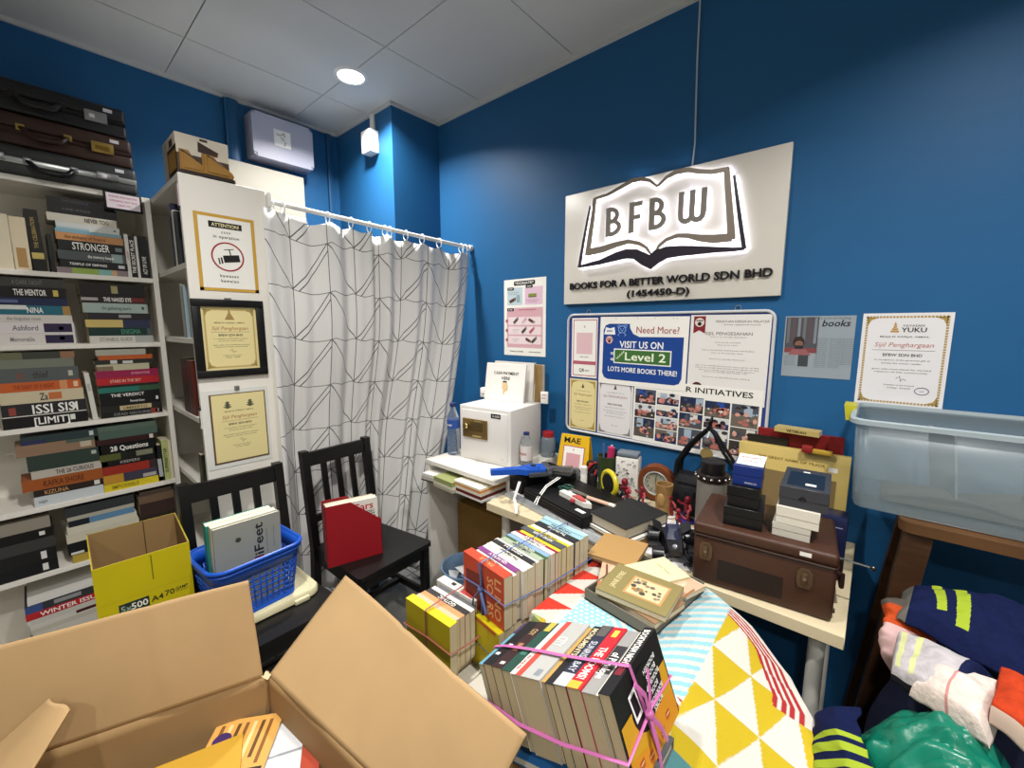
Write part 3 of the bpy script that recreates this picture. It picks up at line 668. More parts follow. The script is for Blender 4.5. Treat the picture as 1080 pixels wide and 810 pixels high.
# cloth
HC = 1.86; LC = (R1 - R0).length
def cx_off(u, v):
    a = .015 + .014 * v
    s = a * sin(2 * pi * 4.3 * u + 1.2) + .55 * a * sin(2 * pi * 7.7 * u + 1.1 + .6 * v) + .3 * a * sin(2 * pi * 13.1 * u + 2.1)
    s += -.05 * math.exp(-((u - .475) / .022) ** 2) * (1 - .5 * v)
    k = min(1, max(0, (v - .2) / .4)); k = k * k * (3 - 2 * k)
    s -= .115 * k * min(1, max(0, (.95 - u) / .4)) * min(1, max(0, (u - .02) / .08))
    return s
def sag(u):
    f = u; lo = max([r for r in RF if r <= f], default=RF[0]); hi = min([r for r in RF if r > f], default=RF[-1])
    w = hi - lo
    return 0 if w <= 0 else .16 * w * sin(pi * (f - lo) / w) * LC
nu, nv = 260, 40
arc = [0.0]
for i in range(nu):
    u0, u1 = i / nu, (i + 1) / nu; arc.append(arc[-1] + math.hypot((u1 - u0) * LC, cx_off(u1, .3) - cx_off(u0, .3)))
dirn = (R1 - R0).normalized()
def cf(u, v):
    uu = -.03 + u * 1.004
    base = R0.lerp(R1, uu); top = base.z - .035 - sag(uu)
    z = top + (0.10 - top) * v
    y = base.y - .40 * v ** 1.3 * max(0, (u - .35) / .65)
    return Vector((base.x + .012 + cx_off(u, v), y, z))
mb = MB(); cm = bpy.data.materials.new('m_curtain'); cm.use_nodes = True
mb.grid(cf, nu, nv, cm)
cur = mb.build('curtain'); tag(cur, 'white shower curtain with thin grey zigzag lines beside the noticed panel', 'curtain')
uv_layer(cur, [(arc[i], (j / nv) * HC) for j in range(nv + 1) for i in range(nu + 1)])
nt = cm.node_tree; bs = nt.nodes['Principled BSDF']; bs.inputs['Roughness'].default_value = .7; bs.inputs['Specular IOR Level'].default_value = .25
tc = nt.nodes.new('ShaderNodeTexCoord'); sp = nt.nodes.new('ShaderNodeSeparateXYZ'); nt.links.new(tc.outputs['UV'], sp.inputs[0])
U = E(nt, sp.outputs[0]); V = E(nt, sp.outputs[1])
CW, CH, LW = .165, .222, .0017
uc = (U + .03) * (1 / CW); vc = (V - .09) * (1 / CH)
fu = uc.fr(); fv = vc.fr(); odd = (uc * .5).fr().gt(.5)
ln_ = fu.lt(2 * LW / CW).mx(fv.lt(2 * LW / CH))
dA = (fu - fv).ab().lt(1.6 * LW / CW)
dB = (fu + fv - 1).ab().lt(1.6 * LW / CW).mx((fu + fv - 1.16).ab().lt(1.6 * LW / CW))
m1 = ln_.mx((dA * (odd * -1 + 1)).mx(dB * odd))
nt.links.new(mixcol(nt, m1, '#dcdbd9', '#55535a'), bs.inputs['Base Color'])
md = cur.modifiers.new('thickness', 'SOLIDIFY'); md.thickness = .0012

# ================================================================ black wooden chairs
cb_ = mat('#100f0f', rough=.38, noise=.2, nscale=20, spec=.45)
def chair(label, T):
    """origin on the floor under the middle of the seat, facing +X"""
    t = thing('dining_chair', label, 'chair', T, 'black slat-back wooden chairs')
    MB().prism([(-.20, -.165), (-.20, .165), (.20, .20), (.215, .19), (.215, -.19), (.20, -.20)], .43, .45, cb_).build('seat', t)
    for s in (-1, 1):
        MB().box(.165, .2, s * .175 - .0175, s * .175 + .0175, 0, .43, cb_, bev=.003).build('leg', t)
        y0, y1 = s * .165 - .017, s * .165 + .017
        b = MB()
        for (xa, za), (xb, zb) in (((-.235, 0), (-.2, .43)), ((-.2, .43), (-.255, .905))):
            b.hexa([(xa - .018, y0, za), (xa + .018, y0, za), (xa + .018, y1, za), (xa - .018, y1, za), (xb - .018, y0, zb), (xb + .018, y0, zb), (xb + .018, y1, zb), (xb - .018, y1, zb)], cb_)
        b.build('back_post', t)
        MB().hexa([(-.19, s * .158 - .009, .37), (.17, s * .178 - .009, .37), (.17, s * .178 + .009, .37), (-.19, s * .158 + .009, .37), (-.19, s * .158 - .009, .43), (.17, s * .178 - .009, .43), (.17, s * .178 + .009, .43), (-.19, s * .158 + .009, .43)], cb_).build('apron', t)
        MB().box(-.2, .17, s * .168 - .009, s * .168 + .009, .17, .205, cb_, bev=.002).build('stretcher', t)
    MB().box(.172, .19, -.16, .16, .37, .43, cb_).build('apron', t)
    MB().box(-.2, -.185, -.16, .16, .37, .43, cb_).build('apron', t)
    MB().box(-.02, .01, -.165, .165, .175, .2, cb_, bev=.002).build('stretcher', t)
    def bx(z): return -.2 - (z - .43) * .055 / .475
    def slab(name, y0, y1, z0, z1, th=.010):
        MB().hexa([(bx(z0) - th, y0, z0), (bx(z0) + th, y0, z0), (bx(z0) + th, y1, z0), (bx(z0) - th, y1, z0), (bx(z1) - th, y0, z1), (bx(z1) + th, y0, z1), (bx(z1) + th, y1, z1), (bx(z1) - th, y1, z1)], cb_).build(name, t)
    slab('top_rail', -.15, .15, .83, .895); slab('lower_rail', -.15, .15, .56, .59)
    for y in (-.075, 0, .075): slab('slat', y - .013, y + .013, .585, .835, .007)
    return t
chair('black wooden chair carrying the red magazine file', TR(-1.755, .985, 0) @ RZ(4))
chair('black wooden chair carrying the blue basket', TR(-1.655, .495, 0) @ RZ(1))

# red magazine file with books
t = thing('magazine_file', 'dark red cardboard magazine file standing on the black chair', 'magazine file', TR(-1.705, .755, .4515) @ RZ(74))
rd = mat('#8f1520', rough=.4, spec=.4); w, d, h = .235, .085, .275
side = [(0, 0), (w, 0), (w, .165), (w * .45, h), (0, h)]
Ts = frame((0, 0, 0), (1, 0, 0), (0, 0, 1), (0, -1, 0))
MB().prism(side, 0, .003, rd, Ts @ TR(0, 0, -.003)).build('side', t); MB().prism(side, 0, .003, rd, Ts @ TR(0, 0, -d)).build('side', t)
MB().box(0, .003, 0, d, 0, h, rd).build('back', t); MB().box(0, w, .003, d - .003, 0, .003, rd).build('base', t)
b = MB().box(w - .003, w, 0, d, 0, .165, rd); b.cyl((w - .001, d * .5, .05), (w + .0006, d * .5, .05), .013, mat('#2a0b0d'), n=18); b.build('front', t)
def carsf(b, F_): pass
def upright(label, group, T, W_, H_, K, col, page='#ddd6c4', deco=None, name='book', spine='l'):
    """book standing upright, front cover facing -Y; local x 0..W_, z 0..H_, thickness +y"""
    cm = mat(col); b = MB().box(0, W_, 0, .0015, 0, H_, cm).box(0, W_, K - .0015, K, 0, H_, cm)
    b.box(0, .0015, .0015, K - .0015, 0, H_, cm) if spine == 'l' else b.box(W_ - .0015, W_, .0015, K - .0015, 0, H_, cm)
    if deco: deco(b, frame((0, -.0004, 0), (1, 0, 0), (0, 0, 1), (0, -1, 0)))
    o = b.build(name, None, T); tag(o, label, 'book', group)
    MB().box(.002, W_ - .002, .0015, K - .0015, .002, H_ - .002, pm(1, page)).build('pages', o)
    return o
def cars(b, F_):
    r = mat('#b5222c')
    b.text('of Cars', .032, r, F_ @ TR(.125, .238, 0), width=.14, bold=.04); b.text('CLASSIC', .012, ink, F_ @ TR(.165, .209, 0), width=.075, bold=.03)
    b.rect(.11, .2, .195, .199, 0, ink, F_); b.text('JJ', .034, ink, F_ @ TR(.19, .172, 0), bold=.04); b.rect(.03, .2, .02, .15, 0, mat('#6c7f95'), F_)
upright('white book with a big red title standing in the red magazine file', 'books in the red file', TR(-1.705, .755, .4515) @ RZ(74) @ TR(.008, .008, .0035), .215, .268, .034, '#ddd9d2', deco=cars)
upright('cream book behind the white one in the red magazine file', 'books in the red file', TR(-1.705, .755, .4515) @ RZ(74) @ TR(.008, .046, .0035), .21, .262, .028, '#cfc4a6')

# cream plastic lid on the other chair, blue basket on it
t = thing('plastic_tray', 'cream plastic tray under the blue basket on the black chair', 'tray', TR(-1.688, .487, .4515) @ RZ(1))
lidm = mat('#cfc8a4', rough=.4, noise=.05, nscale=12)
def rrect(w, d, r, n=6):
    o = []
    for cx, cy, a0 in ((w - r, d - r, 0), (-w + r, d - r, 90), (-w + r, -d + r, 180), (w - r, -d + r, 270)):
        o += [(cx + r * cos(radians(a0 + 90 * k / n)), cy + r * sin(radians(a0 + 90 * k / n))) for k in range(n + 1)]
    return o
b = MB(); ring = lambda w, d, r, z: [(x, y, z) for x, y in rrect(w, d, r)]
def loft(b, rings, m, T=None, cap0=True, cap1=True, smooth=True):
    n = len(rings[0]); vs = [p for r in rings for p in r]
    fs = [(j * n + i, j * n + (i + 1) % n, (j + 1) * n + (i + 1) % n, (j + 1) * n + i) for j in range(len(rings) - 1) for i in range(n)]
    b.add(vs, fs, m, T, smooth)
    if cap0: b.add(rings[0], [list(range(n))[::-1]], m, T)
    if cap1: b.add(rings[-1], [list(range(n))], m, T)
    return b
loft(b, [ring(.115, .165, .04, 0), ring(.125, .175, .045, .004), ring(.125, .175, .045, .024), ring(.120, .170, .04, .03), ring(.108, .155, .035, .03), ring(.104, .15, .035, .026)], lidm); b.build('lid', t)
MB().box(.116, .136, .07, .125, -.0, .018, lidm, bev=.004).build('latch', t)
BT = TR(-1.69, .455, .478) @ RZ(5)
t = thing('basket', 'bright blue perforated plastic basket on the cream lid', 'basket', BT)
bl = mat('#1550b8', rough=.35, spec=.45)
hb = .205; w0, d0, w1, d1 = .098, .124, .125, .15
def bw(z): k = z / hb; return w0 + (w1 - w0) * k, d0 + (d1 - d0) * k
b = MB(); loft(b, [ring(w0 - .003, d0 - .003, .03, .003), ring(w0, d0, .03, 0), ring(*bw(.02), .032, .02)], bl, cap0=True, cap1=False)
loft(b, [ring(*bw(.15), .045, .15), ring(*bw(hb), .05, hb)], bl, cap0=False, cap1=False)
nz = 6; zs = [.02 + i * (.13 / nz) for i in range(nz + 1)]
for i, z in enumerate(zs):       # horizontal bands
    loft(b, [ring(*bw(z - .0035), .033 + z * .08, z - .0035), ring(*bw(z + .0035), .033 + z * .08, z + .0035)], bl, cap0=False, cap1=False)
per = rrect(1, 1, .3, 6)
for k in range(44):             # upright ribs
    def pt(z, s):
        w, d = bw(z); r = .033 + z * .08; pl = rrect(w, d, r)
        # walk the outline by length
        L = [math.dist(pl[i], pl[(i + 1) % len(pl)]) for i in range(len(pl))]; tt = s * sum(L); i = 0
        while tt > L[i]: tt -= L[i]; i = (i + 1) % len(L)
        f = tt / L[i] if L[i] else 0; a = pl[i]; c = pl[(i + 1) % len(pl)]
        return (a[0] + (c[0] - a[0]) * f, a[1] + (c[1] - a[1]) * f, z)
    s0 = k / 44; ds = .0065
    b.add([pt(.02, s0), pt(.02, (s0 + ds) % 1), pt(.15, (s0 + ds) % 1), pt(.15, s0)], [(0, 1, 2, 3)], bl)
wb = b.build('body', t); sm = wb.modifiers.new('thickness', 'SOLIDIFY'); sm.thickness = .0025
b = MB(); w, d = bw(hb)
b.tube([(x, y, hb) for x, y in rrect(w + .004, d + .004, .053)], .0065, bl, n=8, closed=True).tube([(x, y, hb - .016) for x, y in rrect(w + .003, d + .003, .052)], .004, bl, n=6, closed=True); b.build('rim', t)
grey = '#8f928a'
def feet(b, F_):
    b.text('diFeet', .030, mat('#1b1c20'), F_ @ TR(.135, .225, 0) @ RZ(90), width=.155, bold=.03)
    b.text('di', .030, mat('#8e1f35'), F_ @ TR(.135, .225 - .064, .0004) @ RZ(90), width=.024, bold=.03)
    b.add([(.072 + .009 * cos(a * pi / 8), .262 + .009 * sin(a * pi / 8), 0) for a in range(16)], [tuple(range(16))], mat('#3d4034'), F_)
    b.text('a foot health handbook', .004, greyink, F_ @ TR(.162, .22, 0) @ RZ(90), width=.11); b.text('foot care for everyone', .004, greyink, F_ @ TR(.185, .235, 0) @ RZ(90), width=.08)
BK = TR(-1.69, .458, .4815) @ RZ(5)
o = upright('grey book with dark sideways lettering standing at the front of the blue basket', 'books in the blue basket', BK @ TR(.0235, -.114, .0) @ RZ(84) @ RX(4), .21, .325, .012, grey, deco=feet)
o = upright('cream book standing between the grey and the teal book in the blue basket', 'books in the blue basket', BK @ TR(.010, -.115, .0) @ RZ(84) @ RX(4), .208, .328, .030, '#c9c3a4')
o = upright('teal green book standing behind the cream book in the blue basket', 'books in the blue basket', BK @ TR(-.026, -.118, .0) @ RZ(84) @ RX(4), .21, .325, .036, '#2f8a78')

# ================================================================ yellow copy paper carton with open top
yel = mat('#b9ab10', rough=.5, noise=.05, nscale=6); kraft = mat('#8d7148', rough=.8, noise=.06, nscale=8)
YT = TR(-1.715, .058, .508) @ RZ(88)                 # local x along +Y (width), local y into the shelf
YW, YD, YH = .236, .235, .255
t = thing('paper_carton', 'yellow copy paper carton with its top cut open, before the bookcase', 'box', YT)
def wall(name, x0, x1, y0, y1, z0, z1, out):
    b = MB().box(x0, x1, y0, y1, z0, z1, yel)
    return b
th = .004
b = MB().box(0, YW, 0, th / 2, 0, YH, yel).box(0, YW, th / 2, th, 0, YH, kraft)
ff = frame((.012, -.0005, .022), (1, 0, 0), (0, 0, 1), (0, -1, 0)) @ Matrix.Diagonal((.84, .84, 1, 1))
b.box(.042, .128, .072, .112, 0, .0006, mat('#22302c'), ff); b.text('5x', .022, mat('#8fa08c'), ff @ TR(.062, .092, .0008), bold=.03); b.text('500', .024, mat('#e3e2d2'), ff @ TR(.1, .092, .0008), width=.048, bold=.05)
dkink = mat('#2b2f18'); b.text('A4', .022, dkink, ff @ TR(.152, .092, 0), bold=.03); b.text('70', .022, dkink, ff @ TR(.19, .096, 0), bold=.03); b.text('GAMP', .013, dkink, ff @ TR(.228, .1, 0), width=.04, bold=.02, shear=.2)
b.rect(.208, .248, .087, .0885, 0, dkink, ff); b.rect(.145, .1485, .17, .27, 0, mat('#6d6410'), ff); b.rect(-.01, YW * 1.15, .13, .1306, 0, mat('#8d8210'), ff)
b.build('front_wall', t)
MB().box(0, YW, YD - th, YD - th / 2, 0, YH + .03, kraft).box(0, YW, YD - th / 2, YD, 0, YH + .03, yel).box(.142, .145, YD - th - .0006, YD - th, .1, YH + .03, mat('#4d3c24')).build('back_wall', t)
for x0, x1, x2 in ((0, th / 2, th), (YW, YW - th / 2, YW - th)):
    MB().add([(x0, th, 0), (x0, YD - th, 0), (x0, YD - th, YH + .03), (x0, th, YH), (x1, th, 0), (x1, YD - th, 0), (x1, YD - th, YH + .03), (x1, th, YH)], [(0, 1, 2, 3), (7, 6, 5, 4), (3, 2, 6, 7), (0, 3, 7, 4), (1, 5, 6, 2), (0, 4, 5, 1)], yel).add([(x1, th, 0), (x1, YD - th, 0), (x1, YD - th, YH + .029), (x1, th, YH - .001), (x2, th, 0), (x2, YD - th, 0), (x2, YD - th, YH + .029), (x2, th, YH - .001)], [(0, 1, 2, 3), (7, 6, 5, 4), (3, 2, 6, 7), (0, 3, 7, 4), (1, 5, 6, 2), (0, 4, 5, 1)], kraft).build('side_wall', t)
MB().box(th, YW - th, th, YD - th, 0, th, kraft).build('bottom', t)
t = thing('paper_carton', 'closed brown carton under the yellow copy paper carton', 'box', TR(-1.715, .058, 0) @ RZ(88))
MB().box(0, .236, -.002, .24, 0, .507, mat('#9a7c4e', rough=.75, noise=.05), bev=.003).build('body', t)
MB().box(-.001, .237, .085, .125, .46, .5075, mat('#b79c66', rough=.3)).build('tape', t)
# ================================================================ things on the right wall (local frame: x along the wall, y up, z out into the room)
def onwall(px, py, off=.0008):
    p = P(px, py, 'y', YR); return frame((p.x, YR - off, p.z), (1, 0, 0), (0, 0, 1), (0, -1, 0))
# --- lit sign
sx0, sx1, sz0, sz1 = -1.213, -.279, 1.598, 2.118
SWd, SHt = sx1 - sx0, sz1 - sz0
t = thing('shop_sign', 'white sign board with a backlit open book logo on the blue wall', 'sign', frame((sx0, YR - .022, sz0), (1, 0, 0), (0, 0, 1), (0, -1, 0)))
boardm = mat('#d8d4cb', rough=.35, spec=.4)
MB().box(0, SWd, 0, SHt, -.02, 0.0, boardm, bev=.002).build('board', t)
led = mat('#f4f3ff', emit=6)
taupe = mat('#857b70', rough=.35, metal=.25); purp = mat('#2c2833', rough=.3, spec=.5); greyl = mat('#7d7870', rough=.4, metal=.1)
def sg(px, py):
    p = P(px, py, 'y', YR - .022); return (p.x - sx0, p.z - sz0)
def zz(x, y): return (580 + x / 4, 140 + y / 4)          # coordinates of a 4x enlargement
def letter_piece(name, outline, m, z=.017, th=.009, inset=.0035, holes=False):
    """raised letter with its glowing back"""
    b = MB().prism(outline, z, z + th, m); o = b.build(name, t)
    cx = sum(p[0] for p in outline) / len(outline); cy = sum(p[1] for p in outline) / len(outline)
    return o
SN = [0]
def strip(name, path, half, m, z=.016, th=.009):
    """a band of given half width along a polyline (widths may vary), lit from behind"""
    SN[0] += 1; th += .00013 * SN[0]
    n = len(path); hw = half if isinstance(half, (list, tuple)) else [half] * n
    L = []; R = []
    for i in range(n):
        a = Vector(path[max(0, i - 1)]); c = Vector(path[min(n - 1, i + 1)]); d = (c - a).normalized(); nn = Vector((-d.y, d.x))
        L.append(Vector(path[i]) + nn * hw[i]); R.append(Vector(path[i]) - nn * hw[i])
    b = MB(); e = MB()
    for i in range(n - 1):
        q = [R[i], R[i + 1], L[i + 1], L[i]]
        b.hexa([(*p, z) for p in q] + [(*p, z + th) for p in q], m)
        c0 = (R[i] + L[i]) / 2; c1 = (R[i + 1] + L[i + 1]) / 2; k = .86
        q2 = [c0 + (R[i] - c0) * k, c1 + (R[i + 1] - c1) * k, c1 + (L[i + 1] - c1) * k, c0 + (L[i] - c0) * k]
        e.hexa([(*p, z - .006) for p in q2] + [(*p, z - .0005) for p in q2], led)
    o = b.build(name, t); e.build('led_back', o)
    return o
def S4(l): return [sg(*zz(x, y)) for x, y in l]
# pages outline (taupe): left page, right page
strip('page_outline', S4([(462, 232), (430, 207), (395, 200), (355, 208), (300, 240), (255, 265), (200, 283)]), [.004, .006, .008, .008, .007, .006, .006], taupe)
strip('page_outline', S4([(200, 280), (190, 370), (178, 450), (168, 520)]), [.008, .009, .011, .012], taupe)
strip('page_outline', S4([(166, 508), (230, 495), (290, 475), (340, 462), (385, 470), (415, 487), (435, 515)]), [.015, .015, .012, .009, .008, .006, .004], taupe)
strip('page_outline', S4([(464, 230), (500, 195), (540, 172), (590, 163), (640, 170), (690, 172), (760, 160)]), [.004, .006, .009, .009, .008, .008, .008], taupe)
strip('page_outline', S4([(752, 158), (758, 240), (765, 330), (770, 400), (772, 455)]), [.010, .011, .012, .013, .015], taupe)
strip('page_outline', S4([(775, 445), (700, 452), (640, 448), (590, 438), (545, 438), (500, 455), (470, 480), (452, 508)]), [.015, .016, .013, .009, .008, .007, .006, .004], taupe)
# dark cover edge
strip('cover_outline', S4([(181, 312), (160, 420), (146, 500), (134, 572)]), [.0035, .005, .006, .007], purp)
strip('cover_outline', S4([(140, 566), (220, 549), (290, 525), (330, 514), (370, 515), (405, 535), (432, 548), (460, 525), (500, 508), (560, 502), (610, 500), (700, 497), (780, 496), (828, 492)]), [.006, .010, .018, .020, .021, .025, .030, .028, .024, .020, .017, .011, .007, .005], purp)
strip('cover_outline', S4([(826, 494), (812, 400), (800, 310), (784, 188)]), [.007, .007, .006, .004], purp)
# initials
def glyph(ch, pxs):
    x0, y0, x1, y1 = pxs; a = sg(*zz(x0, y1)); c = sg(*zz(x1, y0)); w = c[0] - a[0]; h = c[1] - a[1]
    bw_ = min(.011, w * .19); k = .5
    def seg(pts, hw=None): strip('initial', [(a[0] + u * w, a[1] + v * h) for u, v in pts], hw or bw_, greyl)
    if ch == 'B':
        seg([(.14, 0), (.14, 1)]); arc = lambda cy, r, rx: [(.30 + rx * max(0, sin(q * pi / 8)), cy + r * cos(q * pi / 8)) for q in range(9)]
        seg([(.14, .93)] + arc(.72, .21, .42) + [(.14, .51)], bw_ * .85); seg([(.14, .5)] + arc(.29, .225, .58) + [(.14, .07)], bw_ * .85)
    if ch == 'F': seg([(.14, 0), (.14, 1)]); seg([(.14, .92), (1, .92)], bw_ * .85); seg([(.14, .5), (.85, .5)], bw_ * .85)
    if ch == 'W':
        for s in (0, 1):
            o = .09 + s * .41; seg([(o, 1), (o, .3), (o + .02, .15), (o + .10, .07), (o + .205, .05), (o + .31, .07), (o + .39, .15), (o + .41, .3), (o + .41, 1)], bw_ * .9)
glyph('B', (247, 312, 312, 443)); glyph('F', (345, 290, 400, 428)); glyph('B', (428, 270, 502, 416)); glyph('W', (548, 235, 672, 390))
# printed black lettering standing off the board
def solid_text(b, s, size, width, m, T, z0, z1, bold=.02):
    cu = bpy.data.curves.new('t', 'FONT'); cu.body = s; cu.offset = bold; cu.extrude = .5; cu.resolution_u = 3
    o = bpy.data.objects.new('t', cu); C.objects.link(o); bpy.context.view_layer.update()
    me = bpy.data.meshes.new_from_object(o.evaluated_get(bpy.context.evaluated_depsgraph_get()))
    v = [x.co.copy() for x in me.vertices]; f = [list(p.vertices) for p in me.polygons]
    bpy.data.objects.remove(o); bpy.data.curves.remove(cu); bpy.data.meshes.remove(me)
    x0 = min(a.x for a in v); x1 = max(a.x for a in v); k = width / (x1 - x0); ky = size / .7
    b.add([((a.x - (x0 + x1) / 2) * k, (a.y - .35) * ky, z0 + (a.z + .5) * (z1 - z0)) for a in v], f, m, T)
b = MB(); ltr = mat('#17151a', rough=.35)
a = sg(*zz(88, 646)); c = sg(*zz(942, 592)); yb = (a[1] + c[1]) / 2
solid_text(b, 'BOOKS FOR A BETTER WORLD SDN BHD', .030, c[0] - a[0], ltr, TR((a[0] + c[0]) / 2, yb, 0), .003, .010)
a = sg(*zz(328, 677)); c = sg(*zz(590, 668))
solid_text(b, '(1454450-D)', .027, c[0] - a[0], ltr, TR((a[0] + c[0]) / 2, (a[1] + c[1]) / 2, 0), .003, .010)
b.build('lettering', t)
# cable from the ceiling down to the sign
pts = [(738.5, .2), (735.5, 60), (734, 110), (733, 150), (730, 168)]
w = [P(x, y, 'y', YR - .006) for x, y in pts]; w[-1].z = sz1 - .03; w[0].z = ZC - .02
tag(MB().tube(w, .0032, mat('#b9c2cc', rough=.4), n=8).build('power_cable'), 'thin pale cable hanging from the ceiling down behind the lit sign', 'cable')

# --- notice board
bx0, bx1, bz0, bz1 = -1.197, -.285, .952, 1.551
BWd, BHt = bx1 - bx0, bz1 - bz0
BF = frame((bx0, YR - .001, bz0), (1, 0, 0), (0, 0, 1), (0, -1, 0))
t = thing('notice_board', 'rounded white framed notice board full of papers below the lit sign', 'notice board', BF)
def rr(x0, x1, y0, y1, r, n=6): return [(x0 + (x1 - x0) / 2 + x, y0 + (y1 - y0) / 2 + y) for x, y in rrect((x1 - x0) / 2, (y1 - y0) / 2, r, n)]
MB().prism(rr(.006, BWd - .006, .006, BHt - .006, .03), 0, .008, mat('#2d3f86', rough=.7)).build('felt', t)
MB().tube([(x, y, .009) for x, y in rr(.006, BWd - .006, .006, BHt - .006, .032)], .006, mat('#c6c8cc', rough=.3), n=10, closed=True, flat=1).build('frame', t)
for x in (.12, .78): MB().tube([(x + .011 * cos(q * pi / 6), BHt + .006 + .011 * sin(q * pi / 6), .006) for q in range(12)], .0015, mat('#9da2a8', metal=.6, rough=.3), n=6, closed=True).build('hanging_ring', t)
def pb(px, py):
    p = P(px, py, 'y', YR - .012); return (p.x - bx0, p.z - bz0)
def zb(x, y): return (580 + x * 260 / 1080, 310 + y * 260 / 1080)
def sheet(name, label, cat, x0, x1, y0, y1, m, z=.0095, rot=0, group='papers on the notice board'):
    """a paper on the board; returns thing with origin at its middle, lying just above the felt"""
    t = thing(name, label, cat, BF @ TR((x0 + x1) / 2, (y0 + y1) / 2, z) @ RZ(rot), group)
    w, h = x1 - x0, y1 - y0
    MB().box(-w/2, w/2, -h/2, h/2, 0, .0007, m).build('sheet', t)
    return t, w, h
Z1 = .0010
pinkp = mat('#d9c3c8', rough=.6); rose = mat('#b05a6a', rough=.6); pinkl = mat('#d8b5bb', rough=.6)
# payment sheet at top left (its square code is left blank)
x0, y1 = pb(*zb(98, 98)); x1, y0 = pb(*zb(252, 344))
t, w, h = sheet('payment_sheet', 'pink bordered payment sheet at the top left of the notice board', 'poster', .03, .175, BHt - .315, BHt - .022, paperw)
b = MB()
for r in ((-w/2 + .008, w/2 - .004, h/2 - .012, h/2 - .008), (-w/2 + .008, -w/2 + .012, -h/2 + .01, h/2 - .012), (w/2 - .008, w/2 - .004, -h/2 + .01, h/2 - .012), (-w/2 + .008, w/2 - .004, -h/2 + .008, -h/2 + .012), (-w/2 + .012, w/2 - .008, -.082, -.065)): b.rect(*r, Z1, rose)
b.rect(-.045, .045, -.03, .075, Z1, pinkl); b.text('SCAN TO PAY', .006, ink, TR(0, -.045, Z1), width=.05, bold=.02); b.text('QR', .016, ink, TR(-.012, -.11, Z1), bold=.06); b.text('PAY', .009, ink, TR(.02, -.112, Z1), bold=.03)
b.text('B', .012, rose, TR(0, .105, Z1)); b.build('print', t)
def minicert(name, label, x0, x1, y0, y1, base, title, z=.0095, rot=0, rt='#9c6b4a'):
    t, w, h = sheet(name, label, 'certificate', x0, x1, y0, y1, base, z, rot)
    b = MB(); T = TR(0, 0, Z1); e = .008
    for sx in (-1, 1):
        for sy in (-1, 1):
            b.add([(sx * (w/2 - e), sy * (h/2 - e), Z1), (sx * (w/2 - .05), sy * (h/2 - e - .003), Z1), (sx * (w/2 - e - .012), sy * (h/2 - e - .012), Z1), (sx * (w/2 - e - .003), sy * (h/2 - .05), Z1)], [(0, 1, 2, 3) if sx * sy > 0 else (3, 2, 1, 0)], gold2 if base is cream else mat('#8d8a86'))
    for r in ((-w/2 + e, w/2 - e, h/2 - e - .002, h/2 - e), (-w/2 + e, w/2 - e, -h/2 + e, -h/2 + e + .002), (-w/2 + e, -w/2 + e + .002, -h/2 + e, h/2 - e), (w/2 - e - .002, w/2 - e, -h/2 + e, h/2 - e)): b.rect(*r, Z1, gold2 if base is cream else mat('#a9a6a0'))
    b.build('border', t)
    b = MB()
    b.add([(-.008, h * .33, Z1), (.008, h * .33, Z1), (.004, h * .38, Z1), (0, h * .42, Z1), (-.004, h * .38, Z1)], [(0, 1, 2, 3, 4)], greyink)
    b.text(title, .011, mat(rt), T @ TR(0, h * .2, 0), width=w * .68, shear=.2 if base is cream else 0)
    b.text('BFBW SDN BHD', .008, ink, T @ TR(0, h * .06, 0), width=w * .42, bold=.03)
    for y, ww in ((.27, .5), (.0, .6), (-.06, .66), (-.1, .5), (-.16, .6)): b.text('with thanks for the many kind gifts of books'[:int(44 * ww)], .004, greyink, T @ TR(0, h * y, 0), width=w * ww)
    b.text('Director', .004, greyink, T @ TR(0, -h * .32, 0), width=w * .18); b.build('lettering', t)
    return t
minicert('certificate', 'cream certificate at the bottom left of the notice board', .022, .178, .018, BHt - .325, cream, 'Sijil Penghargaan')
minicert('certificate', 'white certificate beside the cream one at the bottom of the notice board', .187, .368, .016, .285, mat('#dcdadb', rough=.6), 'SIJIL PENGHARGAAN', rt='#a5777a')
# big blue notice
t, w, h = sheet('level_notice', 'white and blue notice board sheet reading Need More and Level 2', 'sign', .190, .602, BHt - .335, BHt - .02, paperw, z=.0134, rot=-.6)
nb = mat('#15408c', rough=.5); ngreen = mat('#3d6b33', rough=.5); wht = mat('#eeeeee', rough=.5)
b = MB(); X0, X1, Y0, Y1 = -w/2 + .018, w/2 - .018, -h/2 + .022, h/2 - .032
pl = [(X0, Y0 + .03), (X0 + .01, Y0 + .008), (X0 + .03, Y0), (X1 - .03, Y0), (X1 - .01, Y0 + .008), (X1, Y0 + .03), (X1, Y1 - .055), (X0 + .18, Y1 - .058), (X0 + .15, Y1 - .045), (X0 + .134, Y1 - .02), (X0 + .132, Y1), (X0 + .03, Y1), (X0 + .01, Y1 - .008), (X0, Y1 - .03)]
b.add([(x, y, Z1) for x, y in pl], [tuple(range(len(pl)))], nb); b.build('blue_panel', t)
b = MB(); z2 = Z1 + .0005
b.text('Need More?', .030, mat('#9c2f3a'), TR(X0 + .26, Y1 - .026, z2), width=.19, bold=0)
b.text('VISIT US ON', .030, wht, TR(-.0, .032, z2), width=.205, bold=.06); b.text('LOTS MORE BOOKS THERE!', .022, wht, TR(0.005, -.085, z2), width=.325, bold=.05)
gx0, gx1, gy0, gy1 = -.125, .135, -.052, .006
b.box(gx0 - .005, gx1 + .005, gy0 - .005, gy1 + .005, Z1, z2, wht); b.box(gx0, gx1, gy0, gy1, z2, z2 + .0005, ngreen)
b.text('Level 2', .036, mat('#e3edd2'), TR(.022, -.022, z2 + .0009), width=.19, bold=.06)
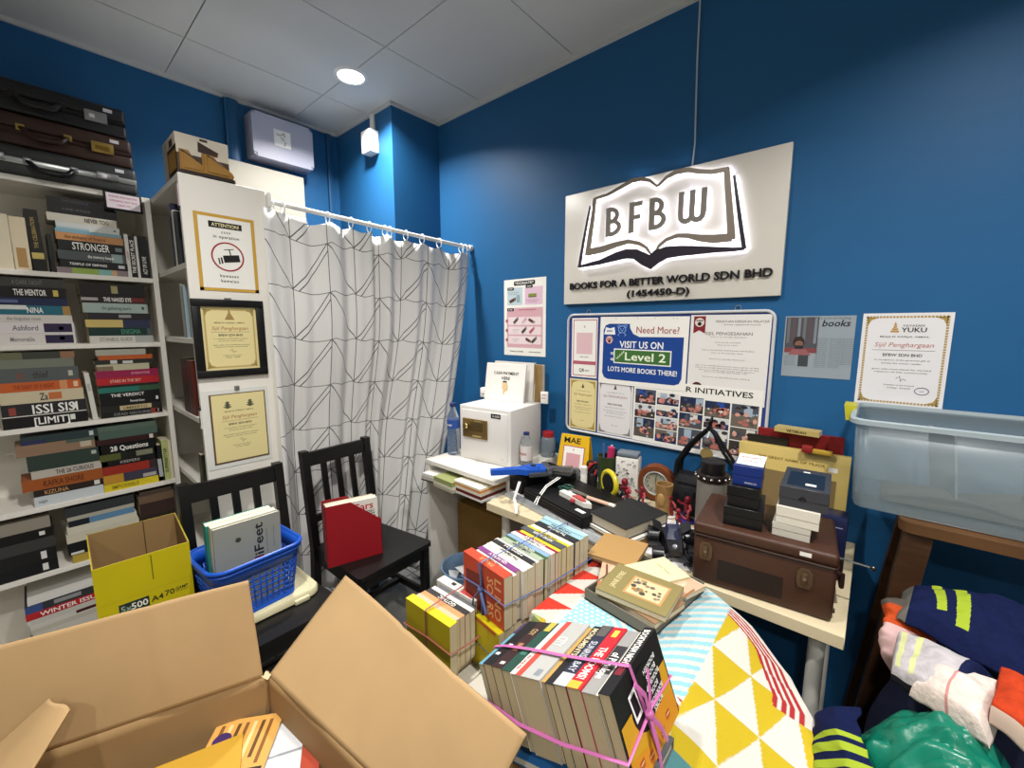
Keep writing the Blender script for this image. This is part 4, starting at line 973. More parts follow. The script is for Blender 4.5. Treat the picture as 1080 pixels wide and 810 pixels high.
for i in range(4): b.rect(-.118 + .009 * i, -.107 + .009 * i, -.036 + .009 * i, -.032 + .009 * i, z2 + .0009, mat('#d5e3bb')); b.rect(-.109 + .009 * i, -.105 + .009 * i, -.036 + .009 * i, -.025 + .009 * i, z2 + .0009, mat('#d5e3bb'))
for y in (-.040, -.012): b.rect(gx0 - .022, gx0 - .004, y - .006, y - .002, z2, wht); b.rect(gx0 - .022, gx0 - .018, y - .006, y + .004, z2, wht); b.rect(gx0 - .022, gx0 - .004, y + .001, y + .005, z2, wht)
b.build('lettering', t)
b = MB()       # open book, bear outline, paw mark
b.add([(X0 + .004, Y1 - .05, z2), (X0 + .062, Y1 - .05, z2), (X0 + .056, Y1 - .016, z2), (X0 + .033, Y1 - .022, z2), (X0 + .012, Y1 - .016, z2)], [(0, 1, 2, 3, 4)], wht); b.text('BFBW', .009, nb, TR(X0 + .033, Y1 - .034, z2 + .0004), width=.03, bold=.05)
bc = (X0 + .095, Y1 - .026); lb_ = mat('#8fb4e6')
b.tube([(bc[0] + .018 * cos(q * pi / 10), bc[1] + .016 * sin(q * pi / 10), z2) for q in range(20)], .0018, lb_, n=4, closed=True)
for s in (-1, 1):
    b.tube([(bc[0] + s * .016 + .006 * cos(q * pi / 6), bc[1] + .014 + .006 * sin(q * pi / 6), z2) for q in range(12)], .0014, lb_, n=4, closed=True)
    b.rect(bc[0] + s * .007 - .002, bc[0] + s * .007 + .002, bc[1] + .0, bc[1] + .005, z2, lb_); b.tube([(bc[0] + s * .010, bc[1] - .016, z2), (bc[0] + s * .020, bc[1] - .026, z2), (bc[0] + s * .012, bc[1] - .03, z2)], .0016, lb_, n=4)
b.ball((bc[0], bc[1] - .005, z2), .004, lb_, sc=(1, .8, .2), n=8, k=5)
pc = (X0 + .032, Y1 - .075)
def disc(b, c, r, z, m, n=20, sy=1): b.add([(c[0] + r * cos(2 * pi * q / n), c[1] + sy * r * sin(2 * pi * q / n), z) for q in range(n)], [tuple(range(n))], m)
disc(b, pc, .018, z2, mat('#d9a9a0')); disc(b, (pc[0], pc[1] - .006), .007, z2 + .0003, mat('#3b2422'))
for q in (-.010, -.0035, .0035, .010): disc(b, (pc[0] + q, pc[1] + .006 - abs(q) * .35), .0028, z2 + .0003, mat('#3b2422'), 10)
b.build('emblem', t)
b = MB()
for x in (-w/2 + .08, -.02, .06, .14, w/2 - .05): disc(b, (x, h/2 - .008), .0022, z2, mat('#a8a298'), 8)
b.build('pin', t)
# certificate at right
t, w, h = sheet('certificate', 'white certificate with a dark red seal at the top right of the notice board', 'certificate', .607, .896, BHt - .368, BHt - .018, mat('#dedcda', rough=.6), z=.0112, rot=-.4)
b = MB(); T = TR(0, 0, Z1)
b.text('PERSATUAN KEBAJIKAN MALAYSIA', .009, greyink, T @ TR(.045, h * .425, 0), width=.185); b.text('charity registered society', .005, greyink, T @ TR(.045, h * .39, 0), width=.13)
b.text('SIJIL PENGESAHAN', .012, greyink, T @ TR(0, h * .29, 0), width=.17)
for y, ww in ((.25, .45), (.19, .32), (.16, .25), (.10, .66), (.07, .4), (.0, .45), (-.08, .8), (-.105, .8), (-.13, .7), (-.15, .55), (-.21, .6), (-.4, .2)): b.text('this is to certify that books were given to the many homes'[:int(60 * ww)], .0042, greyink, T @ TR(0 if y > -.3 else .07, h * y, 0), width=w * ww)
b.build('lettering', t)
b = MB(); b.add([(-w/2 + .012, h/2 - .005, Z1), (-w/2 + .012, h/2 - .075, Z1), (-w/2 + .035, h/2 - .062, Z1), (-w/2 + .058, h/2 - .075, Z1), (-w/2 + .058, h/2 - .005, Z1)], [(0, 1, 2, 3, 4)], mat('#7c1f25')); disc(b, (-w/2 + .035, h/2 - .03), .018, z2, mat('#d8cfc6')); disc(b, (-w/2 + .035, h/2 - .036), .008, z2 + .0004, ink)
for q in (-.01, -.003, .003, .01): disc(b, (-w/2 + .035 + q, h/2 - .023), .003, z2 + .0004, ink, 10)
b.build('rosette', t); b = MB(); disc(b, (-w/2 + .04, -h/2 + .055), .021, Z1, mat('#4b1d1d')); b.build('seal', t)
# photo collage
t, w, h = sheet('photo_collage', 'white sheet with many small photographs and the word INITIATIVES', 'poster', .372, .888, .012, .296, paperw, z=.0122, rot=-.6)
b = MB(); b.text("BFBW'S CSR INITIATIVES", .022, ink, TR(.0, h/2 - .022, Z1), width=.45, bold=.02); b.build('lettering', t)
rnd = random.Random(4); cols = 5
skin = ['#c98377', '#b8756a', '#d29a8c', '#b06a5e']; dark = ['#2b2523', '#3a3330', '#55504a', '#1f2a4a', '#4a4f5c', '#6b6258']; lite = ['#c9ccd0', '#9fb0c0', '#d8d5cd', '#24479a']
cwid = (w - .012) / cols
for c in range(cols):
    y = h/2 - .043 - (.006 * c if c < 3 else .018); rows = [3, 4, 3, 3, 3][c]
    hs = [[.066, .058, .088], [.054, .048, .052, .055], [.066, .062, .08], [.066, .042, .085], [.09, .05, .06]][c]
    for r in range(rows):
        ph_ = hs[r]
        if y - ph_ < -h/2 + .004: ph_ = y + h/2 - .004
        if ph_ < .012: break
        b = MB(); x0 = -w/2 + .006 + c * cwid + .002; x1 = x0 + cwid - .006
        b.box(x0, x1, y - ph_, y, .0007, Z1, mat(rnd.choice(dark)))
        def spot(col, n=1, lo=0, hi=1, rmin=.006, rmax=.014, z=.0002):
            for _ in range(n):
                rx = rnd.uniform(rmin, rmax); ry = rnd.uniform(rmin * .7, min(rmax, ph_ * .3)); cx_ = rnd.uniform(x0 + rx, x1 - rx); cy_ = rnd.uniform(max(y - ph_ + ry, y - ph_ * hi), max(y - ph_ + ry + .0001, y - ry - ph_ * lo))
                b.add([(cx_ + rx * cos(2 * pi * q / 9), min(y, max(y - ph_, cy_ + ry * sin(2 * pi * q / 9))), Z1 + z) for q in range(9)], [tuple(range(9))], mat(col))
        b.rect(x0, x1, y - ph_ * .45, y, Z1 + .0001, mat(rnd.choice(dark + lite)))
        xm = rnd.uniform(x0 + .01, x1 - .03); b.rect(xm, min(x1, xm + .03), y - ph_ * .5, y - .003, Z1 + .00015, mat(rnd.choice(lite)))
        spot(rnd.choice(dark), 4, 0, .8, z=.0003); spot(rnd.choice(skin), 3, .3, 1, .008, .02, .0004); spot(rnd.choice(skin), 3, .3, 1, .005, .012, .0005); spot(rnd.choice(dark), 5, .2, 1, .003, .008, .0006); spot(rnd.choice(lite), 3, .3, 1, .003, .006, .0007)
        b.build('photograph', t); y -= ph_ + .004
# --- poster left of the board (how to donate)
t = thing('poster', 'white and pink instruction poster on the wall left of the notice board', 'poster', onwall(553, 335)); w, h = .297, .422
MB().box(-w/2, w/2, -h/2, h/2, 0, .0008, paperw).build('sheet', t)
b = MB(); z3 = .0012
b.rect(-w/2 + .025, -.012, .07, .165, z3, mat('#b9cbd3')); b.rect(.005, w/2 - .022, .07, .165, z3, mat('#d9b9cc')); b.rect(-w/2 + .022, w/2 - .02, -h/2 + .045, .055, z3, mat('#cfa3ad'))
for y in (-.018, -.071, -.124): b.add([(x, yy, z3 + .0003) for x, yy in rr(-w/2 + .032, w/2 - .03, y - .022, y + .022, .008, 3)], [tuple(range(16))], mat('#e3d3d6'))
b.build('panels', t)
b = MB(); z4 = z3 + .0007
b.add([(x, yy, z3) for x, yy in rr(-.075, .075, .176, .200, .006, 3)], [tuple(range(16))], ink); b.text('*DONATE*', .012, paperw, TR(0, .188, z4), width=.13, bold=.04)
for x, y in ((-w/2 + .05, .160), (.035, .168), (-w/2 + .05, .045)): b.add([(xx, yy, z4) for xx, yy in rr(x - .025, x + .025, y - .008, y + .008, .007, 3)], [tuple(range(16))], ink); b.text('STEP', .007, paperw, TR(x, y, z4 + .0003), width=.03, bold=.03)
b.text('DROP YOUR BOOKS', .007, rose, TR(.02, .043, z4), width=.12, bold=.02)
br_ = mat('#5d3a24'); 
b.build('headings', t)
def hand(cx_, cy_, m, a=0, k=1.0):
    b = MB(); T = TR(cx_, cy_, z4) @ RZ(a); b.box(-.022 * k, .012 * k, -.008 * k, .009 * k, 0, .0004, m, T); b.box(.008 * k, .03 * k, .003 * k, .008 * k, 0, .0004, m, T); b.box(.008 * k, .026 * k, -.006 * k, 0, 0, .0004, m, T); b.build('pictogram', t)
hand(-.085, .095, br_, 20); b = MB(); b.rect(-.055, -.03, .085, .125, z4, mat('#8fa3ad')); b.rect(.03, .085, .112, .128, z4, mat('#7c8a3c')); b.rect(.03, .085, .109, .112, z4, ink)
for y, pcs in ((-.018, ((-.06, greyink), (0, pinkl), (.05, br_))), (-.071, ((-.0, greyink), (.055, rose))), (-.124, ((.03, br_), (.07, greyink)))):
    disc(b, (-w/2 + .022, y), .010, z4, rose)
    for x, m in pcs: hand(x, y, m, 40 if m is not br_ else -25, .9)
for y in (-.071, -.124): b.text('bring them', .005, greyink, TR(-.06, y + .005, z4), width=.05); b.text('to us', .005, greyink, TR(-.065, y - .007, z4), width=.03)
b.text('Thank you kindly', .007, ink, TR(-.055, -h/2 + .024, z4), width=.1, bold=.02); b.text('all are welcome', .007, ink, TR(.075, -h/2 + .024, z4), width=.08, bold=.02)
for x, y, ww in ((-.08, .14, .08), (-.08, .13, .06), (.06, .095, .08), (.06, .085, .06)): b.text('books in good condition'[:int(ww * 250)], .005, greyink, TR(x, y, z4), width=ww)
b.build('print', t)
# --- newspaper cutting
t = thing('newspaper_cutting', 'newspaper cutting with a photograph of a person, headed books, on blue wall', 'newspaper', onwall(861.5, 366)); w, h = .203, .135 * .9
w = .196; h = .123
p0 = P(826.9, 332.2, 'y', YR); p1 = P(895.5, 399, 'y', YR); w = .2; h = p0.z - p1.z
MB().box(-w/2, w/2, -h/2, h/2, 0, .0006, mat('#8f9aa3', rough=.7)).build('sheet', t)
b = MB(); zc = .0009
b.rect(-w/2 + .004, .0, -.008, h/2 - .004, zc, mat('#4a4d55')); b.rect(-w/2 + .004, .0, -.022, -.004, zc + .0001, mat('#7c4244'))
for i in range(6): b.rect(-w/2 + .008 + i * .016, -w/2 + .016 + i * .016, .012, h/2 - .006, zc + .0001, mat(['#6c6a6f', '#5c4a4d', '#7d8188'][i % 3]))
b.ball((-w/2 + .046, .016, zc), .019, mat('#2c2321'), sc=(1, 1.15, .02), n=12, k=6); b.ball((-w/2 + .047, .008, zc + .0003), .013, mat('#7d5a4b'), sc=(1, 1.1, .02), n=12, k=6); b.rect(-w/2 + .035, -w/2 + .06, -.008, .004, zc + .0008, mat('#24252a'))
b.add([(-w/2 + .015, -.03, zc + .0004), (-w/2 + .085, -.03, zc + .0004), (-w/2 + .068, -.008, zc + .0004), (-w/2 + .03, -.008, zc + .0004)], [(0, 1, 2, 3)], mat('#8f5a5c'))
b.rect(-.052, -.022, -.07, -.03, zc + .0005, mat('#3a4046')); b.build('photograph', t)
b = MB(); b.text('books', .022, mat('#1c1f2b'), TR(.048, h/2 - .025, zc), width=.078, bold=.05, shear=.2); b.text('For the love of reading', .006, greyink, TR(.03, h/2 - .008, zc), width=.11)
for cx_, y0, y1 in ((-.078, -.07, -.035), (.012, -.07, .03), (.05, -.07, .03), (.084, -.06, .03)):
    y = y1
    while y > y0: b.text('it began with a small shelf', .0032, mat('#4f565c'), TR(cx_, y, zc), width=.033); y -= .0062
b.build('print', t)
# --- certificate taped at the right
pa, pb_, pc_ = P(911, 330.8, 'y', YR), P(1006.6, 329.7, 'y', YR), P(898.5, 424.6, 'y', YR)
t = thing('certificate', 'white certificate with a gold ornate border taped above the plastic tub', 'certificate', frame((pa.x + .105, YR - .0008, pa.z - .1485), (1, 0, 0), (0, 0, 1), (0, -1, 0)))
certificate(t, .21, .297, 'Sijil Penghargaan', base=mat('#dedde0', rough=.55), redtitle='#a85a4a', crest='none')
b = MB(); b.text('YAYASAN', .006, greyink, TR(.018, .109, .0013), width=.05, bold=.02); b.text('YUKU', .014, ink, TR(.02, .096, .0013), width=.058, bold=.05)
for i in range(3): b.rect(-.034 + .003 * i, -.014 - .003 * i, .088 + .007 * i, .0935 + .007 * i, .0013, mat('#b58a3c'))
b.add([(-.028, .109, .0013), (-.02, .109, .0013), (-.024, .122, .0013)], [(0, 1, 2)], mat('#b58a3c')); b.build('heading', t); b = MB()
b.tube([(.055 + .016 * cos(q * pi / 8), -.095 + .011 * sin(q * pi / 8), .0012) for q in range(16)], .0012, mat('#77718f'), n=4, closed=True); b.text('seal', .005, mat('#77718f'), TR(.055, -.095, .0013)); b.build('stamp', t)
# ================================================================ left desk with the safe
LX0, LX1, LY, LZ = -1.70, -1.215, 1.282, .815
t = thing('writing_desk', 'narrow white desk with an open slot under its top, carrying the safe', 'desk', TR(LX0, LY, 0))
w = LX1 - LX0; d = YR - .006 - LY
dw = mat('#dedbd3', rough=.4)
MB().box(0, w, 0, d, LZ - .022, LZ, dw, bev=.0015, seg=1).build('top', t)
MB().box(0, .02, .004, d, 0, LZ - .022, dw).build('side_panel', t); MB().box(w - .02, w, .1, d, 0, LZ - .022, dw).build('side_panel', t)
MB().box(.02, w - .02, .012, d, LZ - .115, LZ - .097, dw).build('slot_shelf', t)
MB().box(.02, w - .02, d - .012, d, .3, LZ - .022, dw).build('back_panel', t)
slot = LZ - .097 + .0008
def leaf(name, label, x, y, rz, items, z=slot, group='papers in the desk slot', cat='papers'):
    """a small heap of papers/booklets; items: (w, d, thickness, colour)"""
    for (ww, dd, kk, col), lab in items:
        o = MB().box(-ww/2, ww/2, 0, dd, 0, kk, mat(col)).box(-ww/2 - .0005, ww/2 + .0005, -.0005, dd, kk, kk + .0006, mat(col)).build(name, None, TR(x, y, z) @ RZ(rz)); tag(o, lab, cat, group); z += kk + .001
sl = LY
leaf('booklet', '', -1.625, sl - .035, 6, [((.12, .2, .006, '#2b2724'), 'dark folder at the left end of the desk slot, lowest'), ((.11, .2, .016, '#b9b6b0'), 'grey booklet on the dark folder in the desk slot'), ((.10, .19, .014, '#d9d7d2'), 'white booklet on top at the left end of the desk slot')])
leaf('booklet', '', -1.50, sl - .055, -3, [((.15, .2, .014, '#a9a691'), 'grey green booklet in the middle of the desk slot, lowest'), ((.145, .2, .012, '#cfcdbb'), 'pale booklet in the middle of the desk slot'), ((.14, .18, .022, '#8f9660'), 'green patterned booklet on top in the middle of the desk slot')])
leaf('booklet', '', -1.35, sl - .04, -2, [((.2, .2, .01, '#d2d2cf'), 'white folder at the right of the desk slot, lowest'), ((.19, .2, .014, '#5e1f1e'), 'dark red booklet on the white folder in the desk slot'), ((.19, .2, .012, '#d6cfc0'), 'cream booklet above the dark red one in the desk slot'), ((.185, .19, .01, '#c78a4c'), 'orange booklet above the cream one in the desk slot'), ((.18, .19, .008, '#e0d9c8'), 'pale booklet lying topmost at the right of the desk slot')])
# carton and bin under the desk
t = thing('carton', 'brown cardboard carton with a green round mark standing under the white desk', 'box', TR(-1.66, 1.46, 0))
km = mat('#8f6c35', rough=.8, noise=.06)
b = MB().box(0, .40, 0, .33, 0, .54, km, bev=.002); b.build('body', t)
b = MB(); f_ = frame((0, -.0006, 0), (1, 0, 0), (0, 0, 1), (0, -1, 0))
disc_ = lambda b, c, r, z, m, T, n=20: b.add([(c[0] + r * cos(2 * pi * q / n), c[1] + r * sin(2 * pi * q / n), z) for q in range(n)], [tuple(range(n))], m, T)
disc_(b, (.30, .38), .035, 0, mat('#5f7a37'), f_); disc_(b, (.30, .38), .022, .0003, km, f_)
b.rect(0, .4, .298, .3, 0, mat('#6f5326'), f_); b.build('print', t)
t = thing('waste_basket', 'blue translucent round waste basket full of papers beside the desk panel', 'bin', TR(-1.455, 1.325, 0))
bb = mat('#6f93b8', rough=.2, alpha=.62)
MB().lathe([(.085, .004), (.088, 0), (.118, .30), (.123, .303), (.123, .31), (.115, .309), (.084, .008), (.0001, .008)], bb, n=36).build('body', t)
rnd = random.Random(8)
for i in range(5):
    c = (-1.455 + rnd.uniform(-.045, .045), 1.325 + rnd.uniform(-.045, .045))
    a = [(rnd.uniform(-.05, .05), rnd.uniform(-.05, .05), rnd.uniform(-.02, .03)) for _ in range(4)]
    o = MB().add([(-.05, -.03, 0), (.045, -.035, .03), (.05, .03, .005), (-.03, .04, .035), (0, 0, .02)], [(0, 1, 4), (1, 2, 4), (2, 3, 4), (3, 0, 4)], mat(['#dedfe0', '#c9ccd0', '#e6e4df', '#35404f', '#d9d9d9'][i])).build('waste_paper', None, TR(c[0], c[1], .215 + .016 * i) @ RZ(70 * i))
    md = o.modifiers.new('thickness', 'SOLIDIFY'); md.thickness = .001
    tag(o, ['white', 'pale grey', 'cream', 'dark', 'light grey'][i] + ' crumpled paper lying in the blue waste basket', 'waste paper', 'papers in the waste basket')
t = thing('black_bin', 'small black waste bin under the white desk beside the carton', 'bin', TR(-1.115, 1.42, 0))
MB().lathe([(.07, 0), (.085, .42), (.09, .42), (.09, .43), (.08, .43), (.068, .01), (.0001, .01)], mat('#0b0b0c', rough=.5), n=24).build('body', t)

# safe
ST = frame((-1.587, 1.418, LZ + .001), (.3145, .036, 0), (-.036, .3145, 0), (0, 0, 1))
t = thing('safe', 'white steel safe with a gold keypad plate on the white desk', 'safe', ST)
sw, sd, sh = .318, .285, .278; sm_ = mat('#d9d7d4', rough=.38, spec=.45)
MB().box(0, sw, .004, sd, 0, sh, sm_, bev=.005, seg=3).build('body', t)
o = MB().box(.016, sw - .018, -.001, .006, .018, sh - .02, sm_, bev=.003); o.build('door', t)
f_ = frame((0, -.0016, 0), (1, 0, 0), (0, 0, 1), (0, -1, 0))
gp = mat('#93794a', rough=.32, metal=.75); gd = mat('#6f5a33', rough=.35, metal=.7)
k = thing('keypad_plate', None, None, I4); k.parent = t
b = MB().box(.03, .185, .118, .215, 0, .010, gp, f_, bev=.003); b.box(.08, .16, .155, .2, .010, .0108, gd, f_)
for i in range(3):
    for j in range(4): b.box(.088 + .017 * j, .100 + .017 * j, .16 + .013 * i, .169 + .013 * i, .0108, .0122, mat('#57482d', rough=.4), f_)
b.text('DIGITAL', .006, mat('#d9c996'), f_ @ TR(.13, .207, .0106), width=.04, bold=.02); b.box(.095, .15, .127, .133, .010, .0112, mat('#d9c68c', metal=.5, rough=.3), f_)
b.build('panel', k)
MB().cyl((.058, .178, .010), (.058, .178, .020), .019, gd, T=f_, n=24).cyl((.058, .178, .020), (.058, .178, .024), .014, mat('#e0cf97', metal=.8, rough=.2), r2=.011, T=f_, n=24).box(.0545, .0615, .163, .193, .022, .032, gp, f_, bev=.002).build('knob', k)
b = MB().box(.205, .262, .232, .254, 0, .001, ink, f_); b.text('X-500', .011, mat('#d9d6cf'), f_ @ TR(.234, .243, .0012), width=.045, bold=.03); b.build('brand_label', t)
b = MB(); b.text('secure', .006, mat('#8d97a8'), f_ @ TR(.27, .035, 0), width=.022); b.build('small_mark', t)
b = MB().box(.06, .16, .03, .055, sh, sh + .0006, mat('#c9c6c0')); b.build('top_slot', t)
ztop = LZ + .001 + sh + .0008
# things on the safe
CT = TR(-1.618, 1.628, ztop) @ RZ(4)
t = thing('payment_card', 'white card reading cash payment here with a pointing hand, on the safe', 'sign', CT @ RX(-9))
MB().box(0, .265, 0, .012, 0, .20, mat('#e3e1dc', rough=.5), bev=.0015, seg=1).build('board', t)
b = MB(); f_ = frame((0, -.0008, 0), (1, 0, 0), (0, 0, 1), (0, -1, 0))
b.text('CASH PAYMENT', .016, ink, f_ @ TR(.14, .148, 0), width=.165, bold=.02); b.text('HERE', .016, ink, f_ @ TR(.14, .121, 0), width=.055, bold=.02)
b.build('lettering', t)
b = MB(); hm_ = mat('#d6b98c'); b.box(.120, .152, .062, .098, 0, .0006, hm_, f_, bev=.0002, seg=1).box(.128, .138, .035, .064, 0, .0006, hm_, f_).box(.139, .147, .05, .064, 0, .0006, hm_, f_).box(.149, .158, .055, .085, 0, .0006, hm_, f_).rect(.123, .149, .098, .106, .0004, ink, f_); b.build('pointing_hand', t)
upright('white book with a dark edge standing behind the payment card on the safe', 'books on the safe', CT @ TR(.02, .062, 0) @ RX(-4), .262, .205, .018, '#d9d5d0')
upright('brown kraft covered book standing at the back of the safe top', 'books on the safe', CT @ TR(.07, .085, 0), .255, .195, .03, '#8f7348')
t = thing('router', 'small white plastic box lying at the back left of the safe', 'device', TR(-1.66, 1.64, ztop) @ RZ(8)); MB().box(0, .07, 0, .05, 0, .055, whitegloss, bev=.005).build('case', t); MB().box(.01, .06, -.001, .0, .02, .024, mat('#9b9b9b')).build('vent', t)
t = thing('small_sign', 'small white plate with red lettering at the back right of the safe', 'sign', TR(-1.285, 1.706, ztop) @ RZ(8)); b = MB().box(0, .04, 0, .012, 0, .062, whitegloss, bev=.002); b.build('plate', t)
b = MB(); b.text('OPEN', .008, mat('#a33a3a'), frame((.02, -.0006, .045), (1, 0, 0), (0, 0, 1), (0, -1, 0)), width=.03, bold=.02); b.text('DAILY', .008, mat('#a33a3a'), frame((.02, -.0006, .03), (1, 0, 0), (0, 0, 1), (0, -1, 0)), width=.03, bold=.02); b.build('lettering', t)
# bottles
clear = mat('#dfe8ee', rough=.06, trans=.9, ior=1.2, spec=.5)
def bottle(label, T, h, r, cap, lab, labc='#2c4f9c', txt='aqua'):
    t = thing('water_bottle', label, 'bottle', T)
    pr = [(r * .8, 0), (r * .97, .006)]
    z = .006; n = 9
    for i in range(n): zz_ = .012 + (h * .7 - .012) * i / (n - 1); pr.append((r * (1 - .05 * (i % 2)), zz_))
    pr += [(r * .95, h * .72), (r * .75, h * .80), (r * .42, h * .88), (r * .40, h * .93)]
    MB().lathe(pr, clear, n=28).build('bottle', t)
    MB().lathe([(r * .48, h * .93), (r * .50, h * .935), (r * .50, h), (r * .46, h + .001)], mat(cap, rough=.4), n=24).build('cap', t)
    b = MB().lathe([(r * 1.015, h * lab[0]), (r * 1.015, h * lab[1])], mat(labc, rough=.35), n=32)
    for a in (-60, -20, 20, 60): b.text(txt, .014, wht if labc != '#dcd6d2' else mat('#b0413e'), RZ(a - 40) @ frame((0, -r * 1.03, h * (lab[0] + lab[1]) / 2), (1, 0, 0), (0, 0, 1), (0, -1, 0)), width=r * .7, bold=.03)
    b.build('label', t)
bottle('clear water bottle with a blue label and dark cap left of the safe', TR(-1.655, 1.435, LZ + .001), .275, .033, '#2b3470', (.52, .68))
bottle('small clear bottle with a red and white label right of the safe', TR(-1.243, 1.54, LZ + .001), .165, .03, '#23306e', (.18, .62), '#dcd6d2', 'juice')
t = thing('glass_jar', 'clear plastic jar with a red lid beside the small bottle', 'jar', TR(-1.254, 1.735, LZ + .001))
MB().lathe([(.036, 0), (.039, .004), (.039, .085), (.034, .097), (.026, .105)], mat('#b9c2c4', rough=.08, trans=.7, ior=1.2), n=28).build('body', t); MB().lathe([(.029, .104), (.029, .128), (.027, .13), (.0001, .13)], mat('#a8272b', rough=.4), n=28).build('lid', t)

# ================================================================ long white table
TX0, TX1, TY, TZ = -1.205, .004, 1.222, .741
t = thing('table', 'long white tabletop on round white legs along the blue wall', 'table', TR(TX0, TY, 0))
w = TX1 - TX0; d = YR - .006 - TY
MB().box(0, w, 0, d, TZ - .034, TZ, mat('#cdbf9f', rough=.45), bev=.0015, seg=1).build('tabletop', t)
for x, y in ((.06, .06), (w - .055, .06), (w - .055, d - .06), (.3, d - .06)):
    MB().cyl((x, y, 0), (x, y, TZ - .034), .019, mat('#d4d1c9', rough=.4), n=18).build('leg', t)
TF = TZ + .0008
# grey paper trimmer tray with black box on it
al = mat('#a9acae', rough=.35, metal=.3)
t = thing('tray', 'long grey metal tray with a ribbed front edge on the white table', 'tray', frame((-1.195, 1.325, TF), (.52, -.115, 0), (.115, .52, 0), (0, 0, 1)))
b = MB().box(0, .555, .02, .26, 0, .008, al, bev=.002)
for i in range(5): b.box(0, .555, .001 + .007 * i, .005 + .007 * i, 0, .012 + .0012 * i, al, bev=.0012, seg=1)
b.build('plate', t); 
for i in range(3): MB().box(.02 + .11 * i, .095 + .09 * i, .032, .046, .0165, .018, mat(['#c9ccd0', '#3b3c3f', '#d5d6d8'][i])).build('edge_label', t)
t = thing('card_machine', 'flat black box machine on the grey tray, scissors and stapler on it', 'machine', frame((-1.10, 1.322, TF + .0165), (.36, -.095, 0), (.095, .36, 0), (0, 0, 1)))
bk = mat('#0e0e0f', rough=.5, spec=.3)
MB().box(0, .36, .02, .275, 0, .044, bk, bev=.004).build('body', t)
for i in range(3): MB().box(.005, .355, .016, .021, .008 + .011 * i, .014 + .011 * i, mat('#1a1a1c', rough=.4)).build('slot', t)
o = MB().box(.29, .335, .045, .062, .0442, .045, paperw); o.build('price_sticker', t)
MZ = TF + .0165 + .0446
Mx = Vector((.36, -.095, 0)).normalized(); My = Vector((.095, .36, 0)).normalized(); M0 = Vector((-1.10, 1.322, 0))
def onm(u, v, z=0): p = M0 + Mx * u + My * v; return TR(p.x, p.y, MZ + z) @ RZ(-14.8)
# black case with the blue tape gun
t = thing('black_case', 'black case standing behind the ribbed tray edge, blue tape gun on it', 'case', frame((-1.185, 1.40, TF + .0165), (.36, -.095, 0), (.095, .36, 0), (0, 0, 1)))
MB().box(-.01, .082, -.035, .2, 0, .085, bk, bev=.006).box(.08, .18, .06, .2, .047, .085, bk, bev=.006).build('body', t); MB().box(.02, .09, -.0365, -.0345, .03, .05, mat('#1c1c1f')).build('plate', t)
GZ = TF + .0165 + .086
t = thing('tape_gun', 'bright blue packing tape gun with a grey metal end on the black case', 'tape dispenser', TR(-1.155, 1.34, GZ) @ RZ(52))
bg = mat('#174fb0', rough=.4, spec=.45)
MB().prism([(-.10, -.014), (.02, -.022), (.05, -.04), (.135, -.045), (.15, -.02), (.15, .03), (.12, .04), (.055, .03), (.02, .018), (-.10, .012)], .006, .030, bg).build('body', t)
MB().tube([(-.1, 0, .018), (-.06, 0, .02), (0, 0, .021)], [.013, .014, .015], bg, n=10).build('grip', t)
MB().cyl((.09, -.0, .028), (.09, 0, .034), .03, bg, n=24).cyl((.09, 0, .034), (.09, 0, .038), .012, mat('#20242c'), n=18).build('hub', t)
MB().box(.14, .165, -.05, .05, .0, .034, mat('#6d7076', metal=.7, rough=.35), bev=.003).box(.06, .14, -.056, -.046, .0, .02, mat('#55585e', metal=.6, rough=.35), bev=.003).build('cutter', t)
t = thing('stapler', 'grey metal stapler lying beside the blue tape gun', 'stapler', TR(-1.02, 1.47, GZ) @ RZ(20))
MB().box(-.07, .07, -.016, .016, 0, .01, mat('#4c4e52', metal=.5, rough=.4), bev=.003).build('base', t); MB().hexa([(-.07, -.013, .012), (.075, -.013, .02), (.075, .013, .02), (-.07, .013, .012), (-.07, -.012, .024), (.075, -.012, .042), (.075, .012, .042), (-.07, .012, .024)], mat('#85888d', metal=.7, rough=.3)).build('arm', t)
# ribbons hanging over the case
rw = mat('#d9d8d4', rough=.6)
def ribbon(label, pts, r=.006):
    o = MB().tube(pts, r, rw, n=6, flat=.15).build('ribbon'); tag(o, label, 'ribbon')
b_ = P(523 + 20, 500, 'z', GZ)
ribbon('white ribbon hanging from the blue tape gun over the ribbed tray edge', [(-1.072, 1.285, GZ + .004), (-1.066, 1.262, GZ - .02), (-1.072, 1.25, GZ - .06), (-1.05, 1.235, TF + .03), (-1.03, 1.215, TF + .004)])
ribbon('pair of thin white straps hanging down the front of the black case', [(-.985, 1.44, GZ + .002), (-1.0, 1.37, GZ - .02), (-1.0, 1.315, GZ - .05), (-1.0, 1.292, MZ - .03)], .003)
ribbon('second thin white strap beside the first down the black case', [(-.975, 1.44, GZ + .002), (-.988, 1.36, GZ - .02), (-.986, 1.305, GZ - .05), (-.984, 1.285, MZ - .03)], .003)
